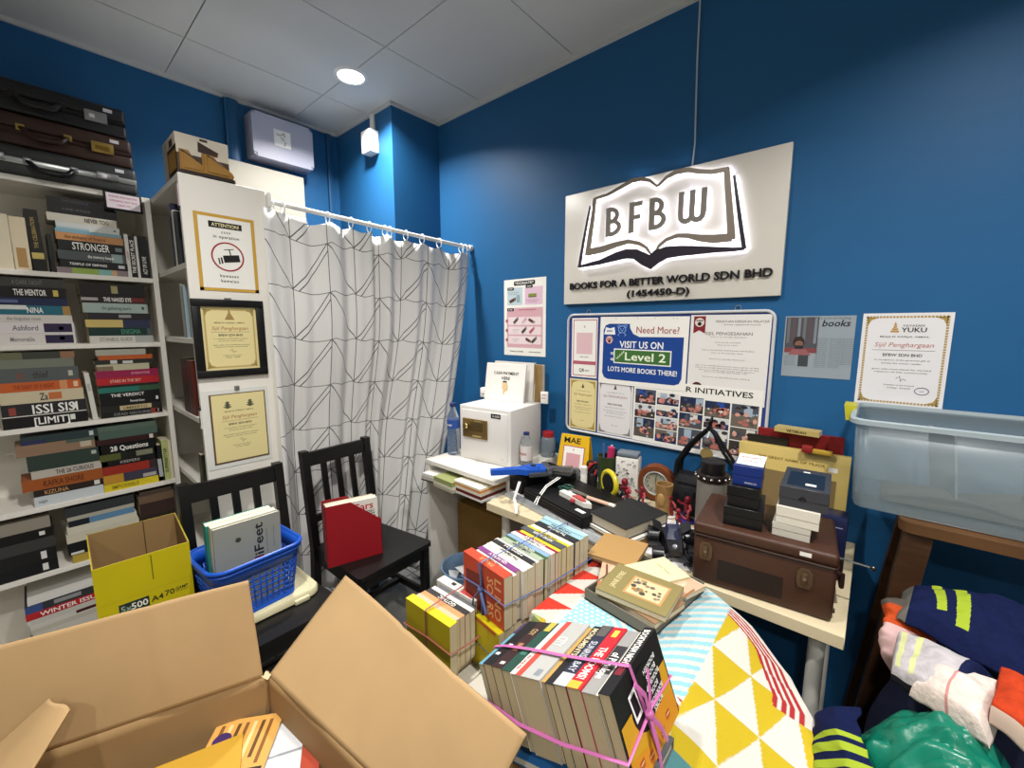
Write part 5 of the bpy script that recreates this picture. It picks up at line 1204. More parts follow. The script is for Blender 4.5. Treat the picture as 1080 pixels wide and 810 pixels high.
# scissors and white stapler on the machine
t = thing('hole_punch', 'white and red hand tool lying on the black machine', 'hand tool', onm(.24, .10))
MB().prism([(-.085, -.014), (.06, -.018), (.085, 0), (.06, .012), (-.02, .016), (-.085, .012)], .001, .02, mat('#d9d7d0', rough=.4)).build('body', t)
MB().prism([(-.01, -.012), (.05, -.016), (.06, -.004), (.03, .008), (.0, .012)], .02, .026, mat('#b5484a', rough=.4)).box(-.005, .012, -.03, -.01, .004, .018, mat('#b5484a', rough=.4), bev=.003).build('red_lever', t); MB().ball((-.045, .004, .02), .014, mat('#dedcd6'), sc=(1, 1, .5)).build('cap', t)
t = thing('scissors', 'scissors with green handles lying behind the white hand tool', 'scissors', onm(.20, .165) @ RZ(5))
gn = mat('#20443c', rough=.4)
for s in (-1, 1): MB().tube([(-.085 + .025 * cos(q * pi / 6), s * .016 + .013 * sin(q * pi / 6), .005) for q in range(12)], .0045, gn, n=7, closed=True).build('handle', t); MB().hexa([(-.06, s * .004, .003), (.10, s * .002, .003), (.10, s * .003, .003), (-.06, s * .012, .003), (-.06, s * .004, .006), (.10, s * .002, .005), (.10, s * .003, .005), (-.06, s * .012, .006)], mat('#b9bcc0', metal=.8, rough=.3)).build('blade', t)
t = thing('marker_pen', 'tan marker pen lying at the back of the black machine', 'pen', onm(.30, .16) @ RZ(12)); MB().cyl((-.05, 0, .009), (.05, 0, .009), .008, mat('#c9a68f'), n=12).build('barrel', t); MB().cyl((.05, 0, .009), (.075, 0, .009), .0086, mat('#d9d2c6'), n=12).build('cap', t)
# yellow payment stand
t = thing('payment_stand', 'yellow folded card stand with a pink bordered sheet behind the black machine', 'stand', TR(-1.135, 1.625, TF) @ RZ(8))
ye = mat('#d8ac1d', rough=.45)
MB().hexa([(0, 0, 0), (.17, 0, 0), (.17, .002, 0), (0, .002, 0), (.012, .05, .225), (.158, .05, .225), (.158, .052, .225), (.012, .052, .225)], ye).build('front_panel', t)
MB().hexa([(.012, .06, .225), (.158, .06, .225), (.158, .062, .225), (.012, .062, .225), (0, .1, 0), (.17, .1, 0), (.17, .102, 0), (0, .102, 0)], ye).box(.012, .158, .05, .062, .222, .226, ye).build('back_panel', t)
fT = frame((.085, 0, 0), (1, 0, 0), (0, .05, .225), (0, -.225, .05)) 
b = MB(); b.rect(-.055, .055, .06, .18, .0008, paperw, fT); b.rect(-.055, .055, .176, .18, .001, rose, fT); b.rect(-.055, -.051, .06, .18, .001, rose, fT); b.rect(.051, .055, .06, .18, .001, rose, fT); b.rect(-.055, .055, .06, .064, .001, rose, fT)
b.rect(-.036, .036, .075, .145, .0012, mat('#cf9da4'), fT); b.text('B', .010, rose, fT @ TR(0, .163, .0012)); b.build('sheet', t)
b = MB(); b.text('MAE', .026, ink, fT @ TR(-.012, .207, .0012), width=.085, bold=.06); b.build('lettering', t)
t = thing('glass_ornament', 'small shiny glass ornament in front of the yellow stand', 'ornament', TR(-1.045, 1.585, TF))
MB().lathe([(.016, 0), (.02, .05), (.026, .07), (.02, .085), (.0001, .088)], mat('#9c8a4a', rough=.15, metal=.5), n=16).build('body', t)
t = thing('glass_ornament', 'small silver ornament in front of the right of the yellow stand', 'ornament', TR(-.995, 1.60, TF))
MB().lathe([(.018, 0), (.014, .04), (.024, .075), (.014, .10), (.0001, .104)], mat('#8d8f96', rough=.15, metal=.8), n=16).build('body', t)
t = thing('glue_stick', 'white plastic tube standing at the right corner of the yellow stand', 'tube', TR(-.955, 1.60, TF)); MB().lathe([(.014, 0), (.015, .003), (.015, .085), (.014, .088)], whitegloss, n=18).build('barrel', t); MB().lathe([(.0155, .085), (.0155, .115), (.012, .118), (.0001, .118)], mat('#dcdad6'), n=18).build('cap', t)
# pen cup
CX, CY = -.885, 1.68
t = thing('pen_cup', 'dark green cup holding pens and small tools by the wall', 'cup', TR(CX, CY, TF))
MB().lathe([(.034, 0), (.042, .16), (.044, .165), (.040, .165), (.032, .006), (.0001, .006)], mat('#39472b', rough=.35), n=24).build('cup', t)
for i, (dx, dy, h, col, lab) in enumerate(((.012, .0, .2, '#b02a5c', 'pink pen in the dark green cup'), (-.014, .008, .205, '#4a5a8a', 'blue pen in the dark green cup'), (.004, .018, .2, '#c9c6c0', 'white pen in the dark green cup'), (.02, .012, .19, '#2a2a2e', 'black pen in the dark green cup'))):
    p = thing('pen', lab, 'pen', TR(CX + dx, CY + dy, TF + .007), 'pens in the green cup'); MB().cyl((0, 0, 0), (dx * .8, dy * .8, h), .0055 if i else .016, mat(col), n=10).build('barrel', p)
t = thing('earphones', 'red and black rolled cable beside the green cup', 'cable', TR(-.95, 1.66, TF)); 
for i in range(4): MB().tube([(.022 * cos(q * pi / 9), .014 * sin(q * pi / 9), .085 + .03 * sin(q * pi / 9 + i) + .006 * i) for q in range(18)], .005, mat(['#a32a2c', '#1b1b1d', '#b5383a', '#2a2022'][i]), n=6, closed=True).build('coil', t)
MB().lathe([(.026, 0), (.028, .06), (.02, .075), (.0001, .078)], mat('#201c1e', rough=.35), n=18).build('base', t)
# tape dispenser with yellow roll
t = thing('tape_dispenser', 'black desk tape dispenser with a yellow roll beside the machine', 'tape dispenser', TR(-.80, 1.565, TF) @ RZ(-28))
MB().prism([(-.075, 0), (.085, 0), (.085, .022), (.045, .024), (.02, .05), (-.03, .055), (-.075, .03)], -.025, .025, bk, RX(90)).build('base', t)
MB().tube([(-.012 + .048 * cos(q * pi / 16), .0, .085 + .048 * sin(q * pi / 16)) for q in range(32)], .011, mat('#cfc02f', rough=.3), n=8, closed=True).build('tape_roll', t)
MB().cyl((-.012, -.012, .085), (-.012, .012, .085), .038, mat('#161617'), n=24).build('core', t)
MB().tube([(.0, .03, .12), (-.05, .032, .1), (.06, .03, .05), (.10, .028, .03)], .006, mat('#2b2b2d', rough=.4), n=6).build('arm', t)
# doodled white caddy
t = thing('tea_caddy', 'white square tin with black doodles and a grey lid by the wall', 'tin', TR(-.79, 1.705, TF) @ RZ(12))
b = MB().box(-.05, .05, -.035, .035, 0, .175, mat('#dad8d2', rough=.4), bev=.008); b.build('body', t)
MB().box(-.047, .047, -.033, .033, .176, .196, mat('#76828d', rough=.35, metal=.3), bev=.006).build('lid', t)
b = MB(); fT = frame((0, -.0356, 0), (1, 0, 0), (0, 0, 1), (0, -1, 0)); rnd = random.Random(3)
for i in range(46):
    x, y = rnd.uniform(-.038, .038), rnd.uniform(.015, .16); r = rnd.uniform(.002, .006)
    if i % 3: b.tube([(x + r * cos(q * pi / 3), y + r * sin(q * pi / 3), .0002) for q in range(6)], .0007, ink, n=4, closed=True, T=fT)
    else: b.text('tea joy bee sun cup'.split()[i % 5], .006, ink, fT @ TR(x * .7, y, .0003), bold=.02)
b.build('doodles', t)
# wooden clock
t = thing('clock', 'round brown wooden desk clock with a pale dial by the wall', 'clock', frame((-.665, 1.715, TF + .0805), (1, .12, 0), (0, 0, 1), (.12, -1, 0)))
wd = mat('#6d3a1e', rough=.4, noise=.15, nscale=25)
MB().lathe([(.0001, -.03), (.07, -.03), (.08, -.02), (.08, .005), (.074, .016), (.056, .016), (.053, .008), (.0001, .008)], wd, n=40).build('case', t)
MB().lathe([(.0001, .0085), (.046, .0085)], mat('#c9c6b0', rough=.4), n=36).build('dial', t); MB().tube([(.05 * cos(q * pi / 18), .05 * sin(q * pi / 18), .012) for q in range(36)], .0042, mat('#d5d6d8', metal=.6, rough=.25), n=8, closed=True).build('bezel', t)
b = MB()
for i, s_ in enumerate(('12', '1', '2', '3', '4', '5', '6', '7', '8', '9', '10', '11')): b.text(s_, .011, greyink, TR(.036 * sin(i * pi / 6), .036 * cos(i * pi / 6), .009), bold=.03)
b.build('numerals', t); MB().box(-.0015, .0015, -.004, .03, .0095, .0105, ink).build('hand', t); MB().box(-.001, .001, -.004, .034, .0106, .0112, ink, RZ(-75)).build('hand', t)
# wooden cylinder
t = thing('carved_cup', 'light brown carved wooden cup beside the wooden clock', 'cup', TR(-.588, 1.60, TF))
MB().lathe([(.03, 0), (.033, .006), (.029, .03), (.032, .055), (.030, .085), (.034, .115), (.034, .128), (.028, .128), (.026, .05), (.0001, .05)], mat('#8a6a3e', rough=.6, noise=.25, nscale=40), n=20).build('body', t); MB().ball((0, -.03, .07), .018, mat('#a17d49', rough=.6), sc=(.9, .5, 1.5)).build('carving', t)
# red toy figures
def figure(label, x, y, a, k=1.0, base='#2b2a72', pose=0):
    t = thing('toy_figure', label, 'toy', TR(x, y, TF) @ RZ(a) @ Matrix.Scale(k * .82, 4), 'little red toy figures')
    r = mat('#7a1526', rough=.35); bl_ = mat('#23254a', rough=.35); pk_ = mat('#b34a55', rough=.35)
    MB().lathe([(.034, 0), (.036, .003), (.036, .007), (.033, .009), (.0001, .009)], mat(base, rough=.3), n=24).build('base', t)
    MB().tube([(-.012, 0, .009), (-.016, -.01, .03), (-.006, 0, .05)], [.007, .007, .009], bl_, n=8).build('leg', t); MB().tube([(.016, -.004, .009), (.018, -.012, .028), (.006, 0, .05)], [.007, .007, .009], r, n=8).build('leg', t)
    MB().tube([(0, 0, .045), (0, -.004 * pose, .06), (.0, -.006 * pose, .082)], [.012, .013, .015], r, n=10).build('torso', t)
    MB().tube([(-.013, 0, .08), (-.028, -.012, .075 + .012 * pose), (-.034, -.024, .09 + .012 * pose)], [.006, .0055, .006], r, n=8).build('arm', t); MB().tube([(.013, 0, .08), (.028, -.008, .066), (.03, -.024, .062)], [.006, .0055, .006], pk_, n=8).build('arm', t)
    MB().ball((0, -.004 * pose, .102), .0155, r, sc=(.95, 1, 1.1)).build('head', t)
figure('red toy figure on a dark base, in front of the white doodled tin', -.755, 1.60, 10, 1.15, '#dcdad6', 1); figure('red toy figure on a blue base, right in front of the clock', -.69, 1.63, -20, .85); figure('smaller red toy figure leaning beside the clock base', -.725, 1.565, 40, .8, '#d5d0ca', -1)
figure('red toy figure on a blue base, in front of the carved cup', -.565, 1.60, 15, .95, '#d9d6d0', 1); figure('red toy figure on a blue base, beside the grey flask', -.495, 1.60, -30, 1.05); figure('red toy figure nearest the brown case', -.50, 1.52, 60, .8, '#2b2a72', -1)
# grey flask
t = thing('flask', 'tall grey flask with a dark screw lid behind the brown case', 'flask', TR(-.405, 1.565, TF) @ Matrix.Diagonal((.95, .95, .94, 1)))
MB().lathe([(.048, 0), (.052, .004), (.052, .215), (.05, .22), (.0001, .22)], mat('#75706a', rough=.4, metal=.2), n=32).build('body', t)
MB().lathe([(.056, .216), (.058, .222), (.058, .236), (.054, .242), (.0001, .242)], mat('#1e1718', rough=.3), n=32).build('collar', t)
b = MB()
for q in range(14): b.ball((.058 * cos(q * pi / 7), .058 * sin(q * pi / 7), .229), .005, mat('#c9c4bd', metal=.7, rough=.25), n=8, k=5)
b.build('stud_band', t); MB().lathe([(.04, .242), (.042, .248), (.042, .285), (.036, .29), (.0001, .29)], mat('#17161a', rough=.35), n=28).build('lid', t)
MB().box(.0, .03, -.056, -.05, .04, .15, mat('#2b1d1a'), bev=.002).build('label_patch', t)
# black bag with straps
t = thing('hand_bag', 'black bag with strap handles rising to a point in front of the photo collage', 'bag', TR(-.465, 1.715, TF))
bm2 = mat('#0d0d10', rough=.55, bump=.3, bscale=120)
loft(MB(), [[(x * .115, y * .06, .0) for x, y in rrect(1, 1, .4)], [(x * .125, y * .065, .06) for x, y in rrect(1, 1, .4)], [(x * .12, y * .05, .11) for x, y in rrect(1, 1, .4)], [(x * .11, y * .03, .155) for x, y in rrect(1, 1, .4)]], bm2).build('body', t)
for y in (-.022, .02): MB().tube([(-.112, y, .14), (-.108, y, .2), (-.07, y, .27), (-.03, y * .6, .32), (.0, y * .4, .352), (.02, y * .5, .335), (.06, y, .27), (.105, y, .21), (.112, y, .14)], .0125, bm2, n=8, flat=.5).build('handle', t)
MB().tube([(.0, -.02, .345), (.006, -.026, .385), (.01, -.01, .40), (.004, .0, .36)], .004, bm2, n=6).build('loop', t)
MB().lathe([(.0001, -.003), (.021, -.003), (.023, 0), (.021, .003), (.0001, .003)], mat('#9a8450', rough=.35, metal=.5), TR(.008, -.05, .262) @ RX(82), n=24).build('key_tag', t); MB().ball((.008, -.05, .308), .017, mat('#4d4547', rough=.6)).tube([(.008, -.05, .285), (.008, -.05, .325), (.008, -.03, .345)], .003, mat('#c9c6bd'), n=6).build('charm', t)
for s in (-.045, .03): MB().box(s - .02, s + .02, -.064, -.05, .03, .10, mat('#16181f', rough=.5), bev=.004).build('pocket', t)
MB().box(-.1, .1, -.05, -.042, .122, .132, mat('#2b2c30', metal=.4, rough=.4), bev=.002).build('zip', t)
# papers under, notebooks, black hardback
o = MB().box(-.16, .21, -.19, .1, 0, .0012, mat('#d9d6d8', rough=.6)).build('paper_sheet', None, TR(-.56, 1.47, TF) @ RZ(-6)); tag(o, 'big white sheet lying under the toys and the black hardback', 'paper')
o2 = MB()
NB = TR(-.632, 1.378, TF + .002) @ RZ(-15)
def flatbook(label, T, W_, D_, K, col, page='#cfc8b6', hard=True, group=None, deco=None, name='book'):
    """closed book lying flat, centred; spine on the far side (+y)"""
    cm = mat(col); b = MB().box(-W_/2, W_/2, -D_/2, D_/2, 0, .002, cm).box(-W_/2, W_/2, -D_/2, D_/2, K - .002, K, cm).box(-W_/2, W_/2, D_/2 - .002, D_/2, .002, K - .002, cm)
    if deco: deco(b, TR(0, 0, K + .0004))
    o = b.build(name, None, T); tag(o, label, 'book', group); i = .003 if hard else .0008
    MB().box(-W_/2 + i, W_/2 - i, -D_/2 + i, D_/2 - .002, .002, K - .002, pm(2, page)).build('pages', o); return o
flatbook('brown and yellow book lying lowest under the thick black hardback', NB @ TR(.03, .0, 0) @ RZ(2), .175, .235, .017, '#5a4322', '#8a7a55')
flatbook('white covered book between the brown book and the thick black hardback', NB @ TR(.005, .0, .0175), .178, .232, .01, '#dcdad3')
flatbook('thick black hardback book with pale page edges lying on the white table', NB @ TR(-.005, .006, .028), .17, .226, .04, '#1c1e1f', '#b9b09c', deco=lambda b, T: b.text('Collected Works', .008, mat('#3a3d3e'), T @ TR(.0, .05, 0), width=.07))
# black toy buggy
t = thing('toy_buggy', 'black toy off-road buggy with big wheels beside the brown case', 'toy', TR(-.448, 1.322, TF + .0016) @ RZ(28))
bt_ = mat('#101116', rough=.28, spec=.5); gt = mat('#3b3d45', rough=.25, metal=.5)
MB().hexa([(-.03, -.055, .025), (.03, -.055, .025), (.04, .06, .025), (-.04, .06, .025), (-.02, -.06, .045), (.02, -.06, .045), (.032, .05, .07), (-.032, .05, .07)], bt_).build('body', t)
MB().hexa([(-.022, -.01, .055), (.022, -.01, .055), (.026, .045, .06), (-.026, .045, .06), (-.014, .01, .085), (.014, .01, .085), (.018, .04, .088), (-.018, .04, .088)], mat('#2b2f48', rough=.15, spec=.6)).build('cockpit', t)
for x, y, r in ((-.058, .05, .034), (.058, .05, .034), (-.052, -.055, .026), (.052, -.055, .026)):
    MB().cyl((x - .016, y, r), (x + .016, y, r), r, bt_, n=20).cyl((x - .018, y, r), (x + .018, y, r), r * .5, gt, n=16).build('wheel', t)
for s in (-1, 1): MB().tube([(s * .02, -.05, .03), (s * .035, -.085, .02), (s * .02, -.10, .026)], .006, gt, n=8).build('bumper', t); MB().hexa([(s * .03, .02, .06), (s * .06, .03, .075), (s * .06, .08, .08), (s * .03, .08, .065), (s * .03, .02, .066), (s * .06, .03, .081), (s * .06, .08, .086), (s * .03, .08, .071)], bt_).build('wing', t)
MB().ball((0, -.045, .05), .010, mat('#b9bcc4', rough=.15, metal=.8)).build('lamp', t)

# ================================================================ brown case with boxes on it
SC = TR(-.357, 1.226, TF) @ RZ(6)
t = thing('suitcase', 'brown hard case with two metal catches at the right end of the table', 'suitcase', SC)
sw, sd, sh = .335, .262, .183; brm = mat('#3f261b', rough=.45, noise=.08, nscale=30, bump=.15, bscale=300)
MB().box(0, sw, 0, sd, 0, sh * .8, brm, bev=.012, seg=3).build('body', t); MB().box(-.002, sw + .002, -.003, sd + .003, sh * .8 + .0005, sh, brm, bev=.011, seg=3).build('lid', t)
MB().tube([(x + sw / 2, y + sd / 2, sh * .8) for x, y in rrect(sw / 2 + .001, sd / 2 + .001, .012)], .0035, mat('#2e1b13', rough=.4), n=6, closed=True).build('piping', t)
b = MB().box(.068, .225, -.0012, .0, .025, .085, mat('#20130e', rough=.6)); b.build('front_panel', t)
mt_ = mat('#5d4a38', rough=.4, metal=.5)
for x in (.035, .27): MB().prism([(x - .017, .09), (x - .012, .075), (x + .012, .075), (x + .017, .09), (x + .017, .118), (x + .01, .128), (x - .01, .128), (x - .017, .118)], 0, .004, mt_, frame((0, -.001, 0), (1, 0, 0), (0, 0, 1), (0, -1, 0))).box(x - .006, x + .006, -.012, -.005, .088, .118, mt_, bev=.002).cyl((x, -.005, .104), (x, -.014, .104), .004, mat('#8a7a66', metal=.8, rough=.3), n=10).build('catch', t)
MB().tube([(sw, .09, .10), (sw + .018, .09, .095), (sw + .018, .09, .06), (sw + .018, .17, .06), (sw + .018, .17, .095), (sw, .17, .10)], .006, mat('#2a1912', rough=.4), n=8).build('handle', t)
MB().box(.255, .28, -.0035, -.0026, sh * .88, sh * .94, mat('#dfdcd6')).build('price_sticker', t); MB().cyl((sw + .0, .11, .13), (sw + .075, .10, .128), .003, mat('#8b8d90', metal=.9, rough=.25), n=8).ball((sw + .078, .10, .128), .007, mat('#55575a', metal=.9, rough=.25)).build('crank', t)
for x, y in ((.02, .02),): MB().cyl((sw + .001, .03, .02), (sw + .005, .03, .02), .006, mat('#2a1912'), n=12).build('stud', t)
SZ = TF + sh + .001
def sbox(label, x, y, rz, w, d, h, z, col, lidh=.4, rough=.35, lidcol=None, group='boxes on the brown case', deco=None, name='gift_box'):
    """small cardboard box with a lift-off lid; x,y in world, front left corner"""
    t = thing(name, label, 'box', TR(x, y, z) @ RZ(rz), group); m = mat(col, rough=rough)
    MB().box(.0008, w - .0008, .0008, d - .0008, 0, h * (1 - lidh), m).build('base', t); b = MB().box(0, w, 0, d, h * (1 - lidh) + .0004, h, mat(lidcol or col, rough=rough), bev=.0012, seg=1)
    b.build('lid', t)
    if deco: q = MB(); deco(q, w, d, h); q.build('print', t)
    return t
b0 = P(762, 552, 'z', SZ)
sbox('larger black box at the left on the brown case, lowest of its stack', b0.x, b0.y, 8, .098, .15, .055, SZ, '#0c0c0e', .45)
sbox('black box in the middle of the left stack on the brown case', b0.x + .005, b0.y + .012, 6, .078, .115, .058, SZ + .056, '#0b0b0d', .5)
def bprint(q, w, d, h): q.text('WATCH CO', .005, wht, frame((w * .62, -.0006, .008), (1, 0, 0), (0, 0, 1), (0, -1, 0)), width=w * .4)
sbox('blue box topmost of the left stack on the brown case', b0.x + .010, b0.y + .03, 6, .074, .09, .055, SZ + .115, '#11286b', .5, deco=bprint)
t = thing('folded_note', 'folded white note with pink lines lying on the blue box', 'note', TR(b0.x + .014, b0.y + .045, SZ + .1712) @ RZ(4)); b = MB().hexa([(0, 0, 0), (.068, 0, 0), (.068, .07, .012), (0, .07, .012), (0, 0, .0012), (.068, 0, .0012), (.068, .07, .0132), (0, .07, .0132)], paperw); b.build('sheet', t)
b = MB(); fT = frame((.034, .035, .0078), (1, 0, 0), (0, .07, .012), (0, -.012, .07)); b.text('RECEIPT', .008, rose, fT @ TR(0, .012, .0004), width=.05, bold=.02); b.text('thank you', .008, rose, fT @ TR(0, -.01, .0004), width=.045, bold=.02); b.build('lettering', t)
g0 = P(813.5, 563, 'z', SZ)
sbox('light grey small box at the right on the brown case, lowest of its stack', g0.x, g0.y, 4, .086, .12, .036, SZ, '#bdb9ae', .5)
sbox('cream white phone box in the middle of the right stack on the brown case', g0.x + .006, g0.y + .0, 3, .096, .16, .048, SZ + .037, '#cfcabd', .6)
def aprint(q, w, d, h):
    f_ = frame((w * .48, -.0007, h * .48), (1, 0, 0), (0, 0, 1), (0, -1, 0)); m_ = mat('#17171a', rough=.2)
    for s in (-1, 1): q.ball((s * .0028, 0, 0), .0055, m_, T=f_ @ Matrix.Diagonal((1, 1, .05, 1)), n=12, k=6)
    q.ball((.0015, .0075, 0), .0026, m_, T=f_ @ Matrix.Diagonal((.6, 1, .05, 1)), n=8, k=5)
    q.rect(w * .12, w * .88, d * .1, d * .8, h + .0003, mat('#1c1d22', rough=.08, spec=.6)); q.rect(w * .5, w * .72, d * .18, d * .27, h + .0006, paperw); q.rect(w * .4, w * .55, d * .8, d * .85, h + .0006, paperw)
sbox('dark grey phone box with a glossy top, topmost of the right stack', g0.x + .009, g0.y + .006, 3, .108, .19, .055, SZ + .0855, '#36373c', .6, deco=aprint)
t = thing('gift_box', 'small dark blue box at the back right of the brown case', 'box', TR(-.088, 1.50, TF)); MB().box(0, .07, 0, .09, 0, .185, mat('#151c40', rough=.3), bev=.002).build('body', t); MB().rect(.01, .06, .16, .163, 0, mat('#9fa6c4'), frame((0, -.0006, 0), (1, 0, 0), (0, 0, 1), (0, -1, 0))).build('stripe', t)
# board games against the wall
t = thing('game_box', 'large flat gold box with a dotted title leaning on the wall behind the case', 'game box', TR(-.362, 1.715, TF) @ RX(-4))
gold = mat('#c4ad66', rough=.45); 
MB().box(0, .332, 0, .042, 0, .315, gold, bev=.002).build('box', t)
b = MB(); f_ = frame((0, -.0006, 0), (1, 0, 0), (0, 0, 1), (0, -1, 0)); b.text('THE GREAT GAME OF TRADE', .009, mat('#7d652a'), f_ @ TR(.165, .275, 0), width=.2, bold=.02); b.rect(.275, .3, .258, .274, 0, paperw, f_); b.rect(.03, .3, .02, .23, 0, mat('#7e6a45', rough=.6), f_); b.build('print', t)
o = thing('game_box', 'flat dark red box against the wall behind the gold box', 'game box', TR(-.315, 1.797, TF)); MB().box(0, .26, 0, .017, 0, .366, mat('#7b1a1c', rough=.45), bev=.0015, seg=1).build('box', o)
o = thing('game_box', 'black flat box between the gold box and the dark red one', 'game box', TR(-.345, 1.772, TF)); MB().box(0, .13, .012, .022, 0, .338, mat('#1c1a18', rough=.45)).build('box', o)
o = book('yellow book with dark lettering lying across the tops of the red and gold boxes', None, TR(-.19, 1.755, TF + .3665) @ RZ(-6), .135, .05, .018, '#b8a466', title='VETERAN', tcol='#2a2418', th=.5, tw=.45)
o = thing('toy_brick', 'small red and yellow toy piece on top of the gold box', 'toy', TR(-.165, 1.712, TF + .3165)); MB().box(0, .03, 0, .025, 0, .022, mat('#8a2420'), bev=.002).build('block', o); MB().box(.03, .085, .002, .022, 0, .014, mat('#b08d33'), bev=.002).build('bar', o)
# ================================================================ patterned blanket over a low pile beside the table
def xr(y):
    pts = [(.40, -.03), (.85, -.015), (1.0, -.03), (1.09, -.085), (1.15, -.18), (1.205, -.30)]
    for (a, p), (c, q) in zip(pts, pts[1:]):
        if y <= c: return p + (q - p) * max(0, (y - a)) / (c - a)
    return pts[-1][1]
def bz(x, y):
    k = min(1, max(0, (x + .30) / .30)); k = k * k * (3 - 2 * k)
    return .742 - .085 * k + (.006 * sin(9 * x + 14 * y) + .004 * sin(23 * x - 17 * y)) * min(1, max(0, (x + .30) / .12))
BXL, BYN, BYF = -.628, .47, 1.207
def xl(y):
    k = min(1, max(0, (y - .735) / .07)); k = k * k * (3 - 2 * k)
    f = min(1, max(0, (y - .62) / .07)); f = f * f * (3 - 2 * f)
    return -.27 - .135 * f + (BXL + .405) * k
def frac(a): return a - math.floor(a)
BC = dict(w='#c3c0b8', b='#86b7c4', r='#9c2a2e', y='#b39c22', t='#4f7f82', R='#c23a2c', g='#9aa86a')
def bcol(x, y, s):
    """cloth pattern at plan point x, y (s: how far down the side, 0 on top)"""
    x += s * .0; rim = xr(y) - x
    if x < -.55 and y > .8:
        return 'R' if frac(y / .088) > (x + .648) / .10 else 'w'
    if x < -.50 and y <= .8: return 'wgyw'[int(frac((x + y) / .08) * 4)]
    if x < -.455:
        a = frac(x / .016 + .5 * (math.floor(y / .014) % 2)) - .5; c = frac(y / .014) - .5
        return 'w' if a * a + c * c < .1 else 'b'
    if x < -.235 + .06 * (1.17 - y) * 0:
        if y > .80 - .35 * (x + .235) * 0: return 'b' if frac((y - .95 * abs(x + .335)) / .030) < .55 else 'w'
        if y > .69: return 'r' if frac((y + x * .5) / .026) < .55 else 'w'
        return 't' if y < .655 else 'w'
    if y > .97 and rim < .075:
        if rim < .014: return 'w'
        return 'r' if frac(rim / .0165) < .58 else 'w'
    u = (x + .235) / .085; v = (y - .6) / .135
    if y < .69: return 't' if (x + .2) ** 2 + (y - .62) ** 2 < .006 else 'w'
    j = math.floor(v); f = v - j; u += .5 * (j % 2); d = abs(frac(u) - .5) * 2
    return 'y' if d < f else 'w'
nu, nv = 240, 260; sk = 40
mb = MB(); cmB = bpy.data.materials.new('m_blanket'); cmB.use_nodes = True
V = []; COL = []
def row(y, edge=0.0):
    pass
NU = nu + 2 * sk
for j in range(nv + 2 * sk + 1):
    jj = min(max(j - sk, 0), nv); y = BYN + (BYF - BYN) * jj / nv; sy = max(sk - j, j - sk - nv, 0) / sk
    for i in range(NU + 1):
        ii = min(max(i - sk, 0), nu); x = xl(y) + (xr(y) - xl(y)) * ii / nu; sx = max(sk - i, i - sk - nu, 0) / sk
        s = max(sx, sy); z = bz(x, y); fl = .03 * math.sin(min(1, s * 5) * pi / 2) + .03 * s
        fold = .012 * s * sin(40 * (x + y))
        ox = (1 if i > sk + nu else -1 if i < sk else 0) * (sx > 0); oy = (1 if j > sk + nv else -1 if j < sk else 0) * (sy > 0)
        if oy > 0: fl *= .2; fold = 0
        if ox < 0: fl *= .3
        if ox > 0: fl *= .35; fold *= .5
        z2 = z - (z - .015) * (s ** 1.5 if s < 1 else 1) if s > 0 else z
        V.append((x + ox * (fl + fold), y + oy * (fl + fold), z2)); COL.append(lin(BC[bcol(x + ox * 0, y, s)]))
W1 = NU + 1; FS = [(j * W1 + i, j * W1 + i + 1, (j + 1) * W1 + i + 1, (j + 1) * W1 + i) for j in range(nv + 2 * sk) for i in range(NU)]
mb.add(V, FS, cmB, None, True)
bl_o = mb.build('blanket'); tag(bl_o, 'patchwork print blanket with yellow triangles and blue chevrons, draped beside the table', 'blanket')
ca = bl_o.data.color_attributes.new('pattern', 'FLOAT_COLOR', 'POINT'); ca.data.foreach_set('color', [c for k in COL for c in k])
nt = cmB.node_tree; bs = nt.nodes['Principled BSDF']; bs.inputs['Roughness'].default_value = .85; bs.inputs['Specular IOR Level'].default_value = .15
at = nt.nodes.new('ShaderNodeAttribute'); at.attribute_name = 'pattern'; nt.links.new(at.outputs['Color'], bs.inputs['Base Color'])
tn = nt.nodes.new('ShaderNodeTexNoise'); tn.inputs['Scale'].default_value = 260; bp = nt.nodes.new('ShaderNodeBump'); bp.inputs['Strength'].default_value = .35; bp.inputs['Distance'].default_value = .003
tc = nt.nodes.new('ShaderNodeTexCoord'); nt.links.new(tc.outputs['Object'], tn.inputs['Vector']); nt.links.new(tn.outputs[0], bp.inputs['Height']); nt.links.new(bp.outputs[0], bs.inputs['Normal'])

# ================================================================ tied bundles of books, spines upwards
def bundle(where, group, o, r, zb, books, page='#cdbf9f'):
    """o: plan point of the bundle start (middle of spines); r: stacking direction; books: (L, depth, K, colour, name, options)"""
    r = Vector((r[0], r[1], 0)).normalized(); s = Vector((r.y, -r.x, 0)); a = 0
    for L, D, K, col, cn, op in books:
        op = dict(op); sh = op.pop('sh', 0); lab = op.pop('label', None); tilt = op.pop('tilt', 0)
        p = Vector((o[0], o[1], 0)) + r * a + s * sh
        T = frame((p.x, p.y, zb + D + .0005), s, (0, 0, -1), r)
        if 'title' in op and 'tcol' not in op: op['tcol'] = '#e8e6e0'
        book(lab or f'{cn} {where}', group, T, L, D, K, col, page=op.pop('page', page), **op)
        a += K + .0004
    return a
def disc(b, c, r, z, m, T=None, n=20, sy=1): b.add([(c[0] + r * cos(2 * pi * q / n), c[1] + sy * r * sin(2 * pi * q / n), z) for q in range(n)], [tuple(range(n))], m, T)
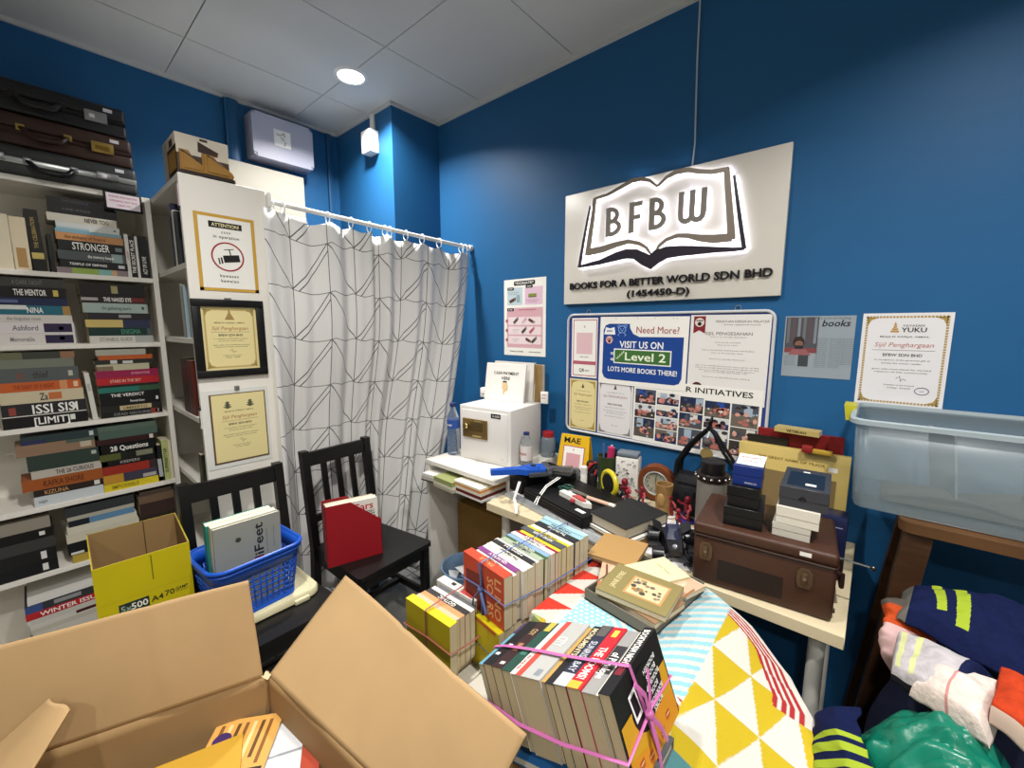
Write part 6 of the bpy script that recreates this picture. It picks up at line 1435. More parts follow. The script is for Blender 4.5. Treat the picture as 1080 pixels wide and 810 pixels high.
# --- bundle 1, nearest
G1 = 'books of the near pink-tied bundle'
yb = mat('#c9971f'); blk_ = mat('#121213')
def bookcover(b, F_):
    b.rect(-.088, .088, -.02, .072, .0002, yb, F_)
    b.add([(-.005 + .058 * cos(2 * pi * q / 24), -.012 + .045 * sin(2 * pi * q / 24), .0006) for q in range(24)], [tuple(range(24))], blk_, F_)
    for i in range(6): b.text(['BOOKISH', 'BOOKS', 'BOOKSHOP', 'BOOK', 'BOOKWORM', 'BOOKS'][i], .008, wht, F_ @ TR(-.035 + .0005 * i, -.045 + .0125 * i, .001) @ RZ(4), width=[.05, .04, .055, .03, .055, .035][i], bold=.08)
    b.rect(.02, .045, -.05, -.005, .0009, wht, F_ @ RZ(8)); b.rect(.024, .041, -.044, -.012, .0012, blk_, F_ @ RZ(8))
    b.add([(-.088, .03, .0008), (-.02, .02, .0008), (.03, .045, .0008), (.088, .03, .0008), (.088, .074, .0008), (-.088, .074, .0008)], [tuple(range(6))], mat('#d08a1c'), F_)
    for x, y in ((-.05, .05), (-.02, .06), (.03, .06), (.06, .05)): b.rect(x - .008, x + .008, y - .006, y + .006, .0011, mat('#b5542a'), F_ @ RZ(0)); b.rect(x - .006, x + .006, y - .002, y, .0014, mat('#e3c98a'), F_)
RB = Vector((.939, .028, .342)).normalized(); SB = Vector((.03, -.999, 0)); SB = (SB - RB * SB.dot(RB)).normalized(); UB = SB.cross(RB)
OB = Vector((-.5535, .607, .818)); KS = 1.30; a1 = 0; MBn = frame(OB, RB, -SB, UB)      # x along the row, y away from the camera, z towards the spines
for L, D, K, col, cn, op in [
    (.150, .135, .012, '#5d93a8', 'light blue paperback at the left end', dict(bands=((0, .28, 0, 1, '#3b2f55'),))),
    (.155, .140, .020, '#111214', 'black paperback with white marks', dict(bands=((.55, .62, .5, .9, '#d9d8d4'), (.75, .8, .2, .6, '#cfcfcc')))),
    (.160, .140, .022, '#2f1c1d', 'dark maroon paperback with a pale circle', dict(title='COY', th=.5, tw=.14, tx=-.25, tcol='#b9a074', bands=((.5, .66, .3, .75, '#9a6a4f'), (.88, .93, .4, .8, '#c9c6c0')))),
    (.165, .140, .020, '#1d4238', 'dark green paperback', dict(bands=((0, .2, .2, .8, '#b9a344'), (.55, .7, .2, .8, '#3d6f62')))),
    (.172, .140, .012, '#d6d4cc', 'white paperback', dict(title='the long way', tcol='#b54a42', th=.5, tw=.25, tx=.3)),
    (.178, .142, .044, '#a7a7a3', 'thick pale grey paperback with a red band', dict(title='CITY', th=.42, tw=.17, tx=-.12, tcol='#d3d3cf', bands=((0, 1, 0, .24, '#b5453a'), (.85, .95, .62, .85, '#7c828a')))),
    (.170, .138, .008, '#b38d4d', 'thin tan paperback', {}),
    (.178, .140, .015, '#1c1b1c', 'black paperback with cream lettering', dict(title='MONUMENTS', th=.62, tw=.5, tx=-.2, tcol='#d9c9a4')),
    (.180, .143, .020, '#262a3c', 'navy paperback with silver lettering', dict(title='SUNRISE BAY', th=.55, tw=.5, tx=.05, tcol='#b9bcc4', bands=((.82, 1, 0, 1, '#b5b7ba'), (0, .2, .1, .9, '#55524f')))),
    (.178, .143, .022, '#b5222c', 'red paperback with white lettering', dict(title='THE BOOMS!', th=.55, tw=.5, tx=.12, bands=((.9, 1, 0, .8, '#d8a33a'), (.06, .18, .3, .7, '#d9c24a')))),
    (.176, .140, .020, '#8d8c8a', 'grey paperback with a dark title panel', dict(title='of Penelope', th=.6, tw=.4, tx=.1, bands=((.28, .72, .05, .95, '#2f2f31'),))),
    (.176, .140, .007, '#d8d3c6', 'thin cream paperback', {}),
    (.185, .148, .016, '#141416', 'black paperback with white lettering', dict(title='BOOKWORM NIGHTS', th=.6, tw=.6, tx=-.15, bands=((.55, .75, .2, .8, '#6d1f2a'),), front=bookcover))]:
    op = dict(op); K *= KS
    if 'title' in op and 'tcol' not in op: op['tcol'] = '#e8e6e0'
    book(f'{cn} in the near pink-tied bundle', G1, MBn @ TR(a1, 0, D - .14) @ frame((0, 0, 0), (0, -1, 0), (0, 0, -1), (1, 0, 0)), L, D, K, col, page='#b9a987', **op)
    a1 += K + .0004
rib = mat('#b8639c', rough=.35, spec=.5); rib2 = mat('#4f5f8a', rough=.35)
def loopband(name, label, pts, m, r=.004, T=I4):
    o = MB().tube(pts, r, m, n=6, closed=True, flat=.35).build(name, None, T); tag(o, label, 'string', 'strings tying the book bundles'); return o
B1 = MBn @ TR(0, 0, -.14)
b1 = [(-.003, -.02, .138), (.03, -.02, .143), (.1, -.02, .1455), (.17, -.022, .1465), (a1 + .002, -.024, .151), (a1 + .0035, -.02, .1), (a1 + .004, -.012, .02), (a1 + .002, -.01, -.003), (-.002, -.01, -.001), (-.003, -.01, .05)]
loopband('ribbon', 'pink ribbon running over the tops of the near book bundle', b1, rib, .0042, B1)
b2 = [(-.003, .076, .06), (.05, .085, .06), (.15, .093, .062), (a1 + .002, .096, .06), (a1 + .0045, 0, .070), (a1 + .002, -.097, .052), (.19, -.094, .045), (.09, -.09, .05), (.03, -.083, .06), (-.003, -.077, .062)]
loopband('ribbon', 'pink ribbon running around the sides of the near book bundle', b2, rib, .0036, B1)
t = thing('ribbon_bow', 'pink ribbon knot with loose ends on the yellow and black cover', 'ribbon', B1 @ TR(a1 + .007, -.018, .072) @ RY(90), 'strings tying the book bundles')
MB().ball((0, 0, .003), .008, rib, n=10, k=6).build('knot', t)
for pts in ([(0, 0, .003), (-.03, .012, .008), (-.055, .03, .004)], [(0, 0, .003), (-.035, -.006, .009), (-.06, -.02, .004)], [(0, 0, .003), (.03, .015, .008), (.062, .03, .003)], [(0, 0, .003), (.035, -.01, .01), (.075, -.01, .004)]): MB().tube(pts, .0045, rib, n=6, flat=.35).build('loose_end', t)
p = P(585, 800, 'z', .655)
flatbook('blue paperback lying under the near side of the pink-tied bundle', TR(p.x - .035, p.y + .02, .636) @ RZ(15), .11, .11, .018, '#2f6fb0', hard=False)
flatbook('dark paperback lying under the blue one below the pink-tied bundle', TR(p.x - .06, p.y + .06, .612) @ RZ(8), .11, .15, .023, '#17181a', hard=False)
t = thing('carton', 'kraft carton below the blue and dark paperbacks of the near bundle', 'box', TR(p.x - .03, p.y + .05, 0) @ RZ(8)); MB().box(-.085, .02, -.05, .085, 0, .611, mat('#8a6c42', rough=.8), bev=.002).build('body', t)
flatbook('grey hardback lying on the blanket under the right end of the tilted bundle', TR(-.26, .60, .7425), .10, .16, .022, '#55585c')

# --- carton under the other bundles, bundles on it
t = thing('carton', 'white carton with an orange round print under the yellow-fronted book bundles', 'box', TR(-.965, .605, 0))
b = MB().box(0, .312, 0, .53, 0, .555, mat('#c9c4b8', rough=.6), bev=.002); b.build('body', t)
b = MB(); fT = frame((0, -.0006, 0), (1, 0, 0), (0, 0, 1), (0, -1, 0)); disc(b, (.262, .49), .055, 0, mat('#b5602a'), fT); disc(b, (.055, .49), .055, 0, mat('#b5602a'), frame((.3126, 0, 0), (0, 1, 0), (0, 0, 1), (1, 0, 0))); b.build('print', t)
ZB = .5565
orange = '#b5432a'
def linocover(b, F_):
    lt = mat('#d8a06a'); b.rect(-.088, .085, -.072, .072, .0001, mat(orange), F_)
    b.add([(.0, -.04, .0004), (.075, -.03, .0004), (.08, .07, .0004), (-.01, .072, .0004), (-.02, .03, .0004)], [(0, 1, 2, 3, 4)], mat('#6a1d14'), F_)
    b.text('LI NO', .026, lt, F_ @ TR(-.066, .0, .0006) @ RZ(90), width=.115, bold=.02); b.text('SO  RS', .026, lt, F_ @ TR(-.034, .005, .0006) @ RZ(90), width=.11, bold=.02)
G2 = 'books of the blue-tied bundle'; rnd = random.Random(11)
seq = [('#9fc0c9', 'pale blue paperback at the far end'), ('#8fb3bd', 'grey blue paperback'), ('#24282b', 'black paperback with a white square'), ('#d5d3c9', 'white paperback'), ('#c9b62c', 'yellow paperback'), ('#4a4f55', 'dark grey paperback'), ('#d2be35', 'bright yellow paperback'), ('#8b2538', 'crimson paperback'), ('#d8d5cd', 'off-white paperback'), ('#7f9dc4', 'lavender blue paperback'), ('#3d5a38', 'green paperback'),
       ('#9aa58f', 'sage paperback'), ('#d9d7d0', 'white paperback with black lettering'), ('#2b2b2d', 'thin black paperback'), ('#c9c6bd', 'pale grey paperback'), ('#dcd9d2', 'white paperback near the front'), ('#7a3a78', 'purple paperback'), ('#d3cfc4', 'cream paperback with dark lettering')]
K2 = []; place2 = ['twelfth', 'third']
for i, (c, n) in enumerate(seq):
    k = rnd.choice([.014, .016, .018, .02, .022]); L = rnd.uniform(.165, .18); D = .142 + rnd.uniform(-.004, .006)
    ti = None if i % 3 == 0 else ['STILL LIFE', 'NORTH', 'The Harbour', 'BLUE HOUR', 'QUIETLY', 'HOME AGAIN'][i % 6]
    lightc = sum(lin(c)[:3]) > .9
    op = dict(sh=rnd.uniform(-.003, .003)); 
    if ti: op.update(title=ti, tcol='#2d2b2b' if lightc else '#e3e1da', th=.5, tw=.45)
    K2.append((L, D, k, c, n, op))
K2.append((.178, .148, .030, orange, 'thick orange book', dict(front=linocover, title='PAULS', tcol='#d8a06a', th=.4, tw=.3, label='thick orange book with pale letters facing out of the blue-tied bundle')))
tot = sum(b[2] + .0004 for b in K2)
r2 = Vector((-.045, -.34, 0)).normalized(); o2 = Vector((-.752, .745, 0)) - r2 * tot
a2 = bundle('in the blue-tied bundle', G2, (o2.x, o2.y), (r2.x, r2.y), .7035, K2)
# --- yellow-fronted bundle under it
G3 = 'books of the lower yellow-fronted bundle'
yc = '#b3a212'
def ycover(b, F_): 
    b.text('simple lives', .006, mat('#8c7c10'), F_ @ TR(-.05, -.05, .0004) @ RZ(90), width=.03); b.rect(-.08, .08, -.071, -.062, .0004, mat('#b5502c'), F_)
K3 = [(.172, .145, .034, c, n, {}) for c, n in (('#d0cbc0', 'thick white book at the far end'), ('#4a4c50', 'thick grey book'), ('#8d7a5a', 'thick tan book'), ('#2c3a4a', 'thick navy book'), ('#c9c2b0', 'thick cream book'), ('#7a2a2a', 'thick red book'), ('#3a4a3c', 'thick green book'), ('#b9b4a8', 'thick pale book'), ('#55504a', 'thick brown grey book'), ('#c4bda8', 'thick ivory book'))]
K3.append((.182, .146, .022, yc, 'yellow book', dict(front=ycover, label='yellow covered book facing out of the bundle below the orange book')))
tot3 = sum(b[2] + .0004 for b in K3); o3 = Vector((-.757, .728, 0)) - r2 * tot3
a3 = bundle('in the lower yellow-fronted bundle', G3, (o3.x, o3.y), (r2.x, r2.y), ZB, K3)
# --- left bundle with a yellow front
flatbook('tan book lying flat under the left yellow-fronted bundle', TR(-.862, .698, ZB) @ RZ(0), .17, .15, .028, '#8a7350', hard=False)
G4 = 'books of the left pink-tied bundle'
K4 = [(.16, .148, .03, '#d0cdc4', 'white paperback with a red picture at the back', dict(bands=((.1, .4, .1, .9, '#a8403c'), (.6, .7, .2, .6, '#2b2b2d')), sh=.012)), (.155, .138, .014, '#5a5a5e', 'grey paperback', {}), (.165, .14, .016, '#c9c6c4', 'silver grey paperback', {}), (.165, .142, .020, '#2c2a2a', 'dark paperback with white lettering', dict(title='GOTHIC', th=.6, tw=.4)), (.165, .144, .018, '#c58a5a', 'orange tan paperback', {}), (.165, .146, .016, '#bfa98c', 'beige paperback', {}),
      (.182, .149, .026, '#c9b70c', 'bright yellow book', dict(front=lambda b, F_: b.rect(-.09, .09, -.0740, .0740, .0001, mat('#a99a14'), F_), label='bright yellow book facing out of the left pink-tied bundle'))]
tot4 = sum(b[2] + .0004 for b in K4); r4 = Vector((.02, -1, 0)).normalized(); o4 = Vector((-.842 + .0, .624, 0)) - r4 * tot4
B4 = (-.834, .625)
a4 = bundle('in the left pink-tied bundle', G4, (o4.x, o4.y), (r4.x, r4.y), ZB + .029, K4)
def strap(label, o, r, zb, tot, D, L, m, gap=.004, over=True, mid=True, sh=0):
    """string loops around a bundle"""
    r = Vector((r[0], r[1], 0)).normalized(); s = Vector((r.y, -r.x, 0)); T = frame((o[0], o[1], zb), r, (-s.x, -s.y, 0), (0, 0, 1))
    g = gap; h = D + .008
    if over: loopband('string', label[0], [(-g, sh, .0015), (-g, sh, h * .5), (-g, sh, h - .003), (0.0, sh, h), (tot * .5, sh, h + .001), (tot, sh, h), (tot + g, sh, h - .003), (tot + g, sh, h * .5), (tot + g, sh, .0015), (tot * .5, sh, .001)], m, .0026, T)
    w = L / 2 + g + .002
    if mid: loopband('string', label[1], [(-g, -w, h * .46), (-g, 0, h * .48), (-g, w, h * .46), (tot * .5, w + .002, h * .44), (tot + g, w, h * .5), (tot + g, 0, h * .52), (tot + g, -w, h * .46), (tot * .5, -w - .002, h * .42)], m, .0026, T)
    return T
T2 = strap(('blue string running over the tops of the orange-fronted bundle', 'blue string running around the sides of the orange-fronted bundle'), o2, r2, .7035, tot, .148, .18, rib2)
strap(('dark string running over the front yellow book below the orange one', 'dark string running around the sides of the lower yellow-fronted bundle'), o3, r2, ZB, tot3, .137, .182, mat('#4d4a3c', rough=.5), mid=True, over=False, sh=.0)
strap(('pink string running over the left yellow-fronted bundle', 'pink string running around the sides of the left yellow-fronted bundle'), o4, r4, ZB + .029, tot4, .149, .182, mat('#8a4a44', rough=.4))
t = thing('string_bow', 'blue string knot with hanging loops on the orange book cover', 'string', T2 @ TR(tot + .008, 0, .078), 'strings tying the book bundles')
MB().ball((0, 0, 0), .008, rib2, n=10, k=6).build('knot', t)
for pts in ([(0, 0, 0), (.006, .01, .04), (.002, -.004, .075)], [(0, 0, 0), (.008, -.02, -.03), (.004, -.03, -.06), (.008, -.012, -.075)], [(0, 0, 0), (.006, .018, -.02), (.003, .03, -.055)]): MB().tube(pts, .004, rib2, n=6, flat=.5).build('loop', t)

# ================================================================ open book tray on the blanket
JT = frame((-.548, .936, .744), (.2, -.02, 0), (.02, .2, 0), (0, 0, 1)) @ RZ(-2)
t = thing('box_lid', 'shallow grey cardboard box lid holding old books on the blanket', 'box lid', JT)
gb = mat('#6f6a5e', rough=.6); gi = mat('#17140f', rough=.7); w_, d_, h_ = .205, .275, .032
b = MB().box(0, w_, 0, d_, 0, .003, gi); b.build('bottom', t)
for r in ((0, w_, 0, .004), (0, w_, d_ - .004, d_), (0, .004, .004, d_ - .004), (w_ - .004, w_, .004, d_ - .004)): MB().box(r[0], r[1], r[2], r[3], 0.0031, h_, gb, bev=.0012, seg=1).build('side', t)
def tilted(label, cx, cy, cz, rz, W_, D_, K, col, deco=None, page='#d3c8ac', rx=0, ry=0): return flatbook(label, TR(cx, cy, cz) @ RZ(rz) @ RX(rx) @ RY(ry), W_, D_, K, col, page, hard=False, deco=deco)
JG = 'old books in the grey box lid'
def art(b, T):
    b.rect(-.07, .07, -.09, .09, 0, mat('#c9a58a'), T); b.ball((0, .03, 0), .045, mat('#d3b49a'), T=T, sc=(1, 1.2, .01)); b.rect(-.07, .07, -.09, -.04, .0006, mat('#b5693a'), T)
    for i in range(5): b.tube([(-.06 + .03 * i, -.05, .0008), (-.05 + .03 * i, .0, .0008), (-.055 + .03 * i, .05, .0008)], .003, mat(['#6d4a35', '#d9c2a4', '#8a5a3c', '#e0d2ba', '#a3704a'][i]), n=4, T=T)
tilted('dark red book lying at the bottom right of the grey box lid', -.43, 1.06, .7480, -8, .15, .21, .018, '#4a1f20')
tilted('orange art booklet with a painted picture at the left in the grey box lid', -.488, 1.055, .7670, 22, .13, .18, .006, '#a8592c', deco=art)
tilted('pale art booklet with a peach picture at the right of the grey box lid', -.392, 1.085, .7672, -18, .14, .19, .012, '#cdb89c', deco=art, ry=-2)
tilted('cream booklet lying across the peach art booklet', -.425, 1.12, .7810, -30, .11, .15, .008, '#d8cfa6', deco=lambda b, T: b.text('Old Tales', .008, mat('#8a8256'), T @ TR(0, .03, 0), width=.06))
tilted('brown paged book lying under the old olive book', -.418, .998, .7668, -12, .185, .13, .016, '#8b6d52')
def jane(b, T):
    b.text('JANE EYRE', .014, mat('#c9bd8d'), T @ TR(-.062, .0, 0) @ RZ(90), width=.085, bold=.04); b.rect(-.03, .07, -.045, .045, 0, mat('#b98d58'), T); b.rect(-.024, .064, -.039, .039, .0003, mat('#c9b891'), T)
    rn = random.Random(5)
    for i in range(26): x, y = rn.uniform(-.018, .058), rn.uniform(-.033, .033); r = rn.uniform(.003, .008); b.add([(x + r * cos(q), y + r * sin(q * 1.0), .0006 + .00003 * i) for q in [k * 2 * pi / 7 for k in range(7)]], [tuple(range(7))], mat(rn.choice(['#4a4438', '#8a7a5c', '#5d554a', '#a3763f', '#6d675c'])), T)
tilted('old olive cloth book with a framed picture panel, topmost in the grey box lid', -.420, 1.002, .7836, 3, .185, .148, .016, '#85794c', deco=jane)
flatbook('plain kraft covered book lying behind the grey box lid', TR(-.565, 1.17, .7745) @ RZ(8), .145, .16, .012, '#a98552', '#9c8a6a', hard=False)
flatbook('cream book lying under the plain kraft covered book', TR(-.578, 1.19, .7465) @ RZ(4), .13, .14, .027, '#b9ab86', hard=False)

# ================================================================ big open carton in the foreground
c0 = Vector((-1.106, .321, .60)); dA = Vector((-.3473, -.9378, 0)); dB = Vector((.9946, .1042, 0))
kf = mat('#a4875f', rough=.8, noise=.05, nscale=7, bump=.08, bscale=40); kf2 = mat('#947750', rough=.85, noise=.06, nscale=9)
t = thing('open_carton', 'large open brown cardboard carton with raised flaps in the foreground', 'box', I4)
LA, LB = .54, .66
nA = Vector((dA.y, -dA.x, 0)).normalized(); nA = nA if nA.dot(dB) > 0 else -nA
nB = Vector((dB.y, -dB.x, 0)).normalized(); nB = nB if nB.dot(dA) > 0 else -nB
def panel(name, a, b_, c, d, off, m=kf, creases=(), par=None):
    """thin cardboard quad a-b-c-d thickened along off, gently bowed"""
    a, b_, c, d = map(Vector, (a, b_, c, d)); off = Vector(off); n = 14; q = MB()
    def fn(u, v):
        p = a.lerp(b_, u).lerp(d.lerp(c, u), v); p = p + off.normalized() * (.006 * sin(pi * u) * sin(pi * v) + .0025 * sin(7 * u + 3 * v) * v)
        for cu, cw, ch in creases: p = p + off.normalized() * (ch * math.exp(-((u - cu) / cw) ** 2) * min(1, v * 3))
        return p
    top = [[fn(i / n, j / n) for i in range(n * 2 + 1) for _ in (0,)] for j in range(1)]
    q.grid(lambda u, v: fn(u, v), 60, 24, m)
    o = q.build(name, t); md = o.modifiers.new('thickness', 'SOLIDIFY'); md.thickness = .0055; md.offset = 0
    return o
dn = Vector((0, 0, .58))
cA = c0 + dA * LA; cB = c0 + dB * LB; cC = cA + dB * LB
panel('wall', c0 - dn, cA - dn, cA, c0, nA, kf2); panel('wall', c0 - dn, cB - dn, cB, c0, nB, kf2)
panel('wall', cA - dn, cC - dn, cC, cA, nB, kf2); panel('wall', cB - dn, cC - dn, cC - Vector((0, 0, .05)), cB - Vector((0, 0, .05)), nA, kf2)
MB().add([c0 - dn, cA - dn, cC - dn, cB - dn], [(0, 1, 2, 3)], kf2).build('bottom', t)
fA0 = P(262, 612, 'z', .83); fA1 = P(0, 680, 'z', .83); fA1 = fA0 + (fA1 - fA0) * (LA * 1.03 / (fA1 - fA0).length)
panel('flap', c0 + dA * .012, cA, fA1, fA0, nA, creases=((.35, .03, .002),))
fB0 = P(365, 607, 'z', .755); fB1 = P(555, 775, 'z', .775)
panel('flap', c0 + dB * .004, cB, fB1, fB0, nB, creases=((.45, .02, .003), (.72, .02, .002)))
f3a, f3b = cA + dB * .015, cA + dB * .26
panel('flap', f3a, f3b, P(75, 748, 'z', .70), P(52, 737, 'z', .72), Vector((.1, 1, .3)))
# torn paper tufts at the corner
for i in range(3): MB().add([(0, 0, 0), (.012, .003, .006), (.006 - .008 * i, .01, .014), (-.006, .004, .008)], [(0, 1, 2), (0, 2, 3)], mat('#d9c5a0', rough=.9)).build('torn_tuft', t).matrix_local = TR(c0.x + .012 * i - .006, c0.y - .008, c0.z - .004 + .003 * i) @ RZ(50 * i)
# contents
GIN = 'things inside the open carton'
t2 = thing('paper_stack', 'stack of brown packing sheets filling the bottom of the open carton', 'paper', TR(c0.x, c0.y, .024) )
q = MB(); cc = [c0 + dA * .03 + dB * .03, c0 + dA * (LA - .03) + dB * .03, c0 + dA * (LA - .03) + dB * (LB - .03), c0 + dA * .03 + dB * (LB - .03)]
o_ = Vector((c0.x, c0.y, 0))
for i in range(4): q.hexa([((p - o_).x, (p - o_).y, .1 * i) for p in cc] + [((p - o_).x, (p - o_).y, .1 * i + .098) for p in cc], kf2)
q.build('sheets', t2)
ZI = .4235
i0 = P(222, 768, 'z', .47); i1 = P(135, 805, 'z', .47); i5 = P(240, 757, 'z', .46)
def inbox(label, px, py, z, rz, W_, D_, K, col, deco=None, rx=0, ry=0):
    p = P(px, py, 'z', z + .045); return flatbook(label, TR(p.x, p.y, p.z - K) @ RZ(rz) @ RX(rx) @ RY(ry), W_, D_, K, col, hard=False, deco=deco)
inbox('plain mustard yellow book lying in the open carton', 196, 838, .475, -20, .20, .19, .045, '#b98f2c')
def tiger(b, T):
    b.rect(-.07, .07, -.1, .1, 0, mat('#c9974c'), T)
    for i in range(7): b.rect(-.06 + .018 * i, -.052 + .018 * i, -.02 + .008 * (i % 3), .09, .0005, mat(['#7a4f22', '#e0bf85', '#5d3c1c'][i % 3]), T)
    disc(b, (-.045, .05), .02, .0009, mat('#3a2358'), T); b.rect(-.07, .07, -.05, -.03, .001, mat('#2b211c'), T); b.rect(-.07, .07, -.1, -.062, .001, mat('#55643a'), T)
inbox('picture book with tan stripes lying beside the mustard book in the carton', 246, 800, .465, 52, .15, .21, .035, '#c9974c', deco=tiger)
inbox('white book lying against the right wall inside the open carton', 287, 792, .455, 62, .13, .22, .02, '#c9ccd0', deco=lambda b, T: b.rect(-.065, .065, -.02, -.014, 0, mat('#8d9097'), T))
inbox('red and white booklet at the right edge inside the open carton', 318, 818, .452, 62, .07, .2, .012, '#a8432e')
inbox('grey paper lying at the back corner inside the open carton', 292, 766, .437, 62, .1, .14, .01, '#8a8f94')

# ================================================================ stool, tub, clothes and bag at the right
wd2 = mat('#3a2312', rough=.5, noise=.25, nscale=14, stretch=(1, 1, 6)); wd3 = mat('#553a20', rough=.55, noise=.2, nscale=10)
t = thing('wooden_stool', 'tall dark wooden stool carrying the clear plastic tub', 'stool', TR(.33, 1.58, 0))
MB().prism(rrect(.245, .135, .03), .957, .985, wd3).build('seat', t)
for sx in (-1, 1):
    for sy in (-1, 1): MB().hexa([(sx * .30 - .026, sy * .165 - .022, 0), (sx * .30 + .026, sy * .165 - .022, 0), (sx * .30 + .026, sy * .165 + .022, 0), (sx * .30 - .026, sy * .165 + .022, 0), (sx * .205 - .028, sy * .10 - .024, .956), (sx * .205 + .028, sy * .10 - .024, .956), (sx * .205 + .028, sy * .10 + .024, .956), (sx * .205 - .028, sy * .10 + .024, .956)], wd2).build('leg', t)
for z, k in ((.62, .245), (.3, .275)):
    for sy in (-1, 1): MB().box(-k, k, sy * (.12 + (.62 - z) * .05) - .012, sy * (.12 + (.62 - z) * .05) + .012, z - .02, z + .02, wd2).build('stretcher', t)
t = thing('storage_tub', 'clear frosted plastic tub standing on the tall wooden stool', 'tub', TR(.285, 1.632, .986))
tub = bpy.data.materials.new('m_tub'); tub.use_nodes = True; bs = tub.node_tree.nodes['Principled BSDF']
bs.inputs['Base Color'].default_value = lin('#8d9da4'); bs.inputs['Roughness'].default_value = .3; bs.inputs['Alpha'].default_value = .32; bs.inputs['Specular IOR Level'].default_value = .5
rim_m = mat('#a9b7bd', rough=.3, alpha=.8)
def rg2(w, d, r, z): return [(x, y, z) for x, y in rrect(w, d, r)]
b = MB(); loft(b, [rg2(.288, .146, .02, .008), rg2(.296, .153, .026, .002), rg2(.301, .157, .03, .014), rg2(.312, .168, .034, .242)], tub, cap0=True, cap1=False); o = b.build('body', t)
md = o.modifiers.new('thickness', 'SOLIDIFY'); md.thickness = .0025
b = MB(); loft(b, [rg2(.312, .168, .034, .236), rg2(.323, .179, .038, .238), rg2(.324, .180, .038, .250), rg2(.312, .168, .034, .252), rg2(.310, .166, .034, .240)], rim_m, cap0=False, cap1=False); b.build('rim', t)
MB().hexa([(-.338, .0, .215), (-.318, .0, .215), (-.318, .08, .215), (-.338, .08, .215), (-.345, .0, .262), (-.315, .0, .262), (-.315, .08, .262), (-.345, .08, .262)], mat('#b5b02a', rough=.4)).build('clip_handle', t)
# things seen through the tub
o = MB().tube([(.06 * cos(q * pi / 10) + .1, 0, .115 + .06 * sin(q * pi / 10)) for q in range(1, 16)], .012, mat('#3b3a36', rough=.6), n=8).build('cable_coil', None, TR(.285, 1.60, .992)); tag(o, 'dark curled hose seen through the frosted tub', 'hose')
o = MB().grid(lambda u, v: Vector((-.24 + .48 * u, -.10 + .2 * v, .012 + .06 * abs(sin(5 * u + 2 * v)) * sin(pi * u) * sin(pi * v) + .004)), 24, 12, mat('#55524a', rough=.8)).build('cloth', None, TR(.285, 1.632, .9905)); md = o.modifiers.new('thickness', 'SOLIDIFY'); md.thickness = .003; tag(o, 'dark crumpled cloth lying on the bottom inside the tub', 'cloth')
o = MB().hexa([(-.13, .05, 0), (-.125, .05, 0), (-.085, -.09, 0), (-.09, -.09, 0), (-.15, .05, .2), (-.145, .05, .2), (-.105, -.09, .2), (-.11, -.09, .2)], mat('#8a9296', rough=.5)).build('card_sheet', None, TR(.285, 1.66, 1.0)); tag(o, 'grey card standing inside the tub', 'card')

# green plastic bag
from mathutils import noise as MN
grn = mat('#0b6752', rough=.3, spec=.5, noise=.1, nscale=6, bump=.9, bscale=16, stretch=(1.6, .8, .7))
def blob(name, label, cat, c, r, m, seed=0, amp=.05, freq=6, zmin=0.0, group=None, nseg=(72, 48), fold=0.0, slope=None):
    off = Vector((seed * 3.1, seed * 1.7, seed * .9))
    def fn(u, v):
        a = 2 * pi * u; b_ = pi * (v - .5); d = Vector((cos(a) * cos(b_), sin(a) * cos(b_), sin(b_)))
        k = 1 + amp * MN.noise(d * freq * .35 + off) * 2 + fold * abs(MN.noise(Vector((d.x * freq * 1.6, d.y * freq * 1.6, d.z * freq * .35)) + off)) 
        p = Vector((c[0] + d.x * r[0] * k, c[1] + d.y * r[1] * k, c[2] + d.z * r[2] * k)); p.z = max(p.z, zmin)
        if slope: q_ = min(1, max(0, (p.x - slope[0]) / .16)); p.z *= 1 - slope[1] * q_ * q_ * (3 - 2 * q_)
        return p
    o = MB().grid(fn, nseg[0], nseg[1], m).build(name); tag(o, label, cat, group); return o
blob('plastic_bag', 'shiny green plastic bag stuffed full, in front of the wooden stool', 'bag', (.275, .955, .39), (.285, .21, .455), grn, 2, .03, 4, .0, fold=.10, nseg=(150, 100), slope=(.13, .16))
# draped clothing: a sheet shaped over a hump, with stripes
def drape(name, label, col, fn, nu=180, nv=120, stripes=(), cat='clothing', th=.006, bump=.5):
    b = MB(); m0 = mat(col, rough=.9, spec=.1, noise=.12, nscale=60, bump=bump, bscale=120)
    pts = [[fn(i / nu, j / nv) for i in range(nu + 1)] for j in range(nv + 1)]
    vs = [p for r in pts for p in r]; groups = {}
    for j in range(nv):
        for i in range(nu):
            u, v = (i + .5) / nu, (j + .5) / nv; m = m0
            for f, c in stripes:
                if f(u, v): m = mat(c, rough=.8, spec=.15)
            groups.setdefault(m, []).append((j * (nu + 1) + i, j * (nu + 1) + i + 1, (j + 1) * (nu + 1) + i + 1, (j + 1) * (nu + 1) + i))
    n0 = len(b.v); b.v += [Vector(p) for p in vs]
    for m, fs in groups.items():
        k = b.mi(m)
        for f in fs: b.f.append([n0 + q for q in f]); b.m.append(k); b.sm.append(True)
    o = b.build(name); tag(o, label, cat, 'clothes piled on the green bag'); md = o.modifiers.new('thickness', 'SOLIDIFY'); md.thickness = th; md.offset = -1
    return o
def wr(x, y, s, a=.008): return a * MN.noise(Vector((x * 14, y * 14, s))) + a * .5 * MN.noise(Vector((x * 37, y * 37, s)))
def hump(x, y): return .80 + .10 * math.exp(-((x - .30) / .16) ** 2 - ((y - 1.25) / .14) ** 2)
blob('clothes_bundle', 'heap of folded dark clothes under the striped shirts, behind the green bag', 'clothing', (.30, 1.285, .40), (.24, .10, .46), mat('#141a33', rough=.9), 7, .05, 6, .0, fold=.05)
lime = '#8c9f2b'; navy = '#10183a'
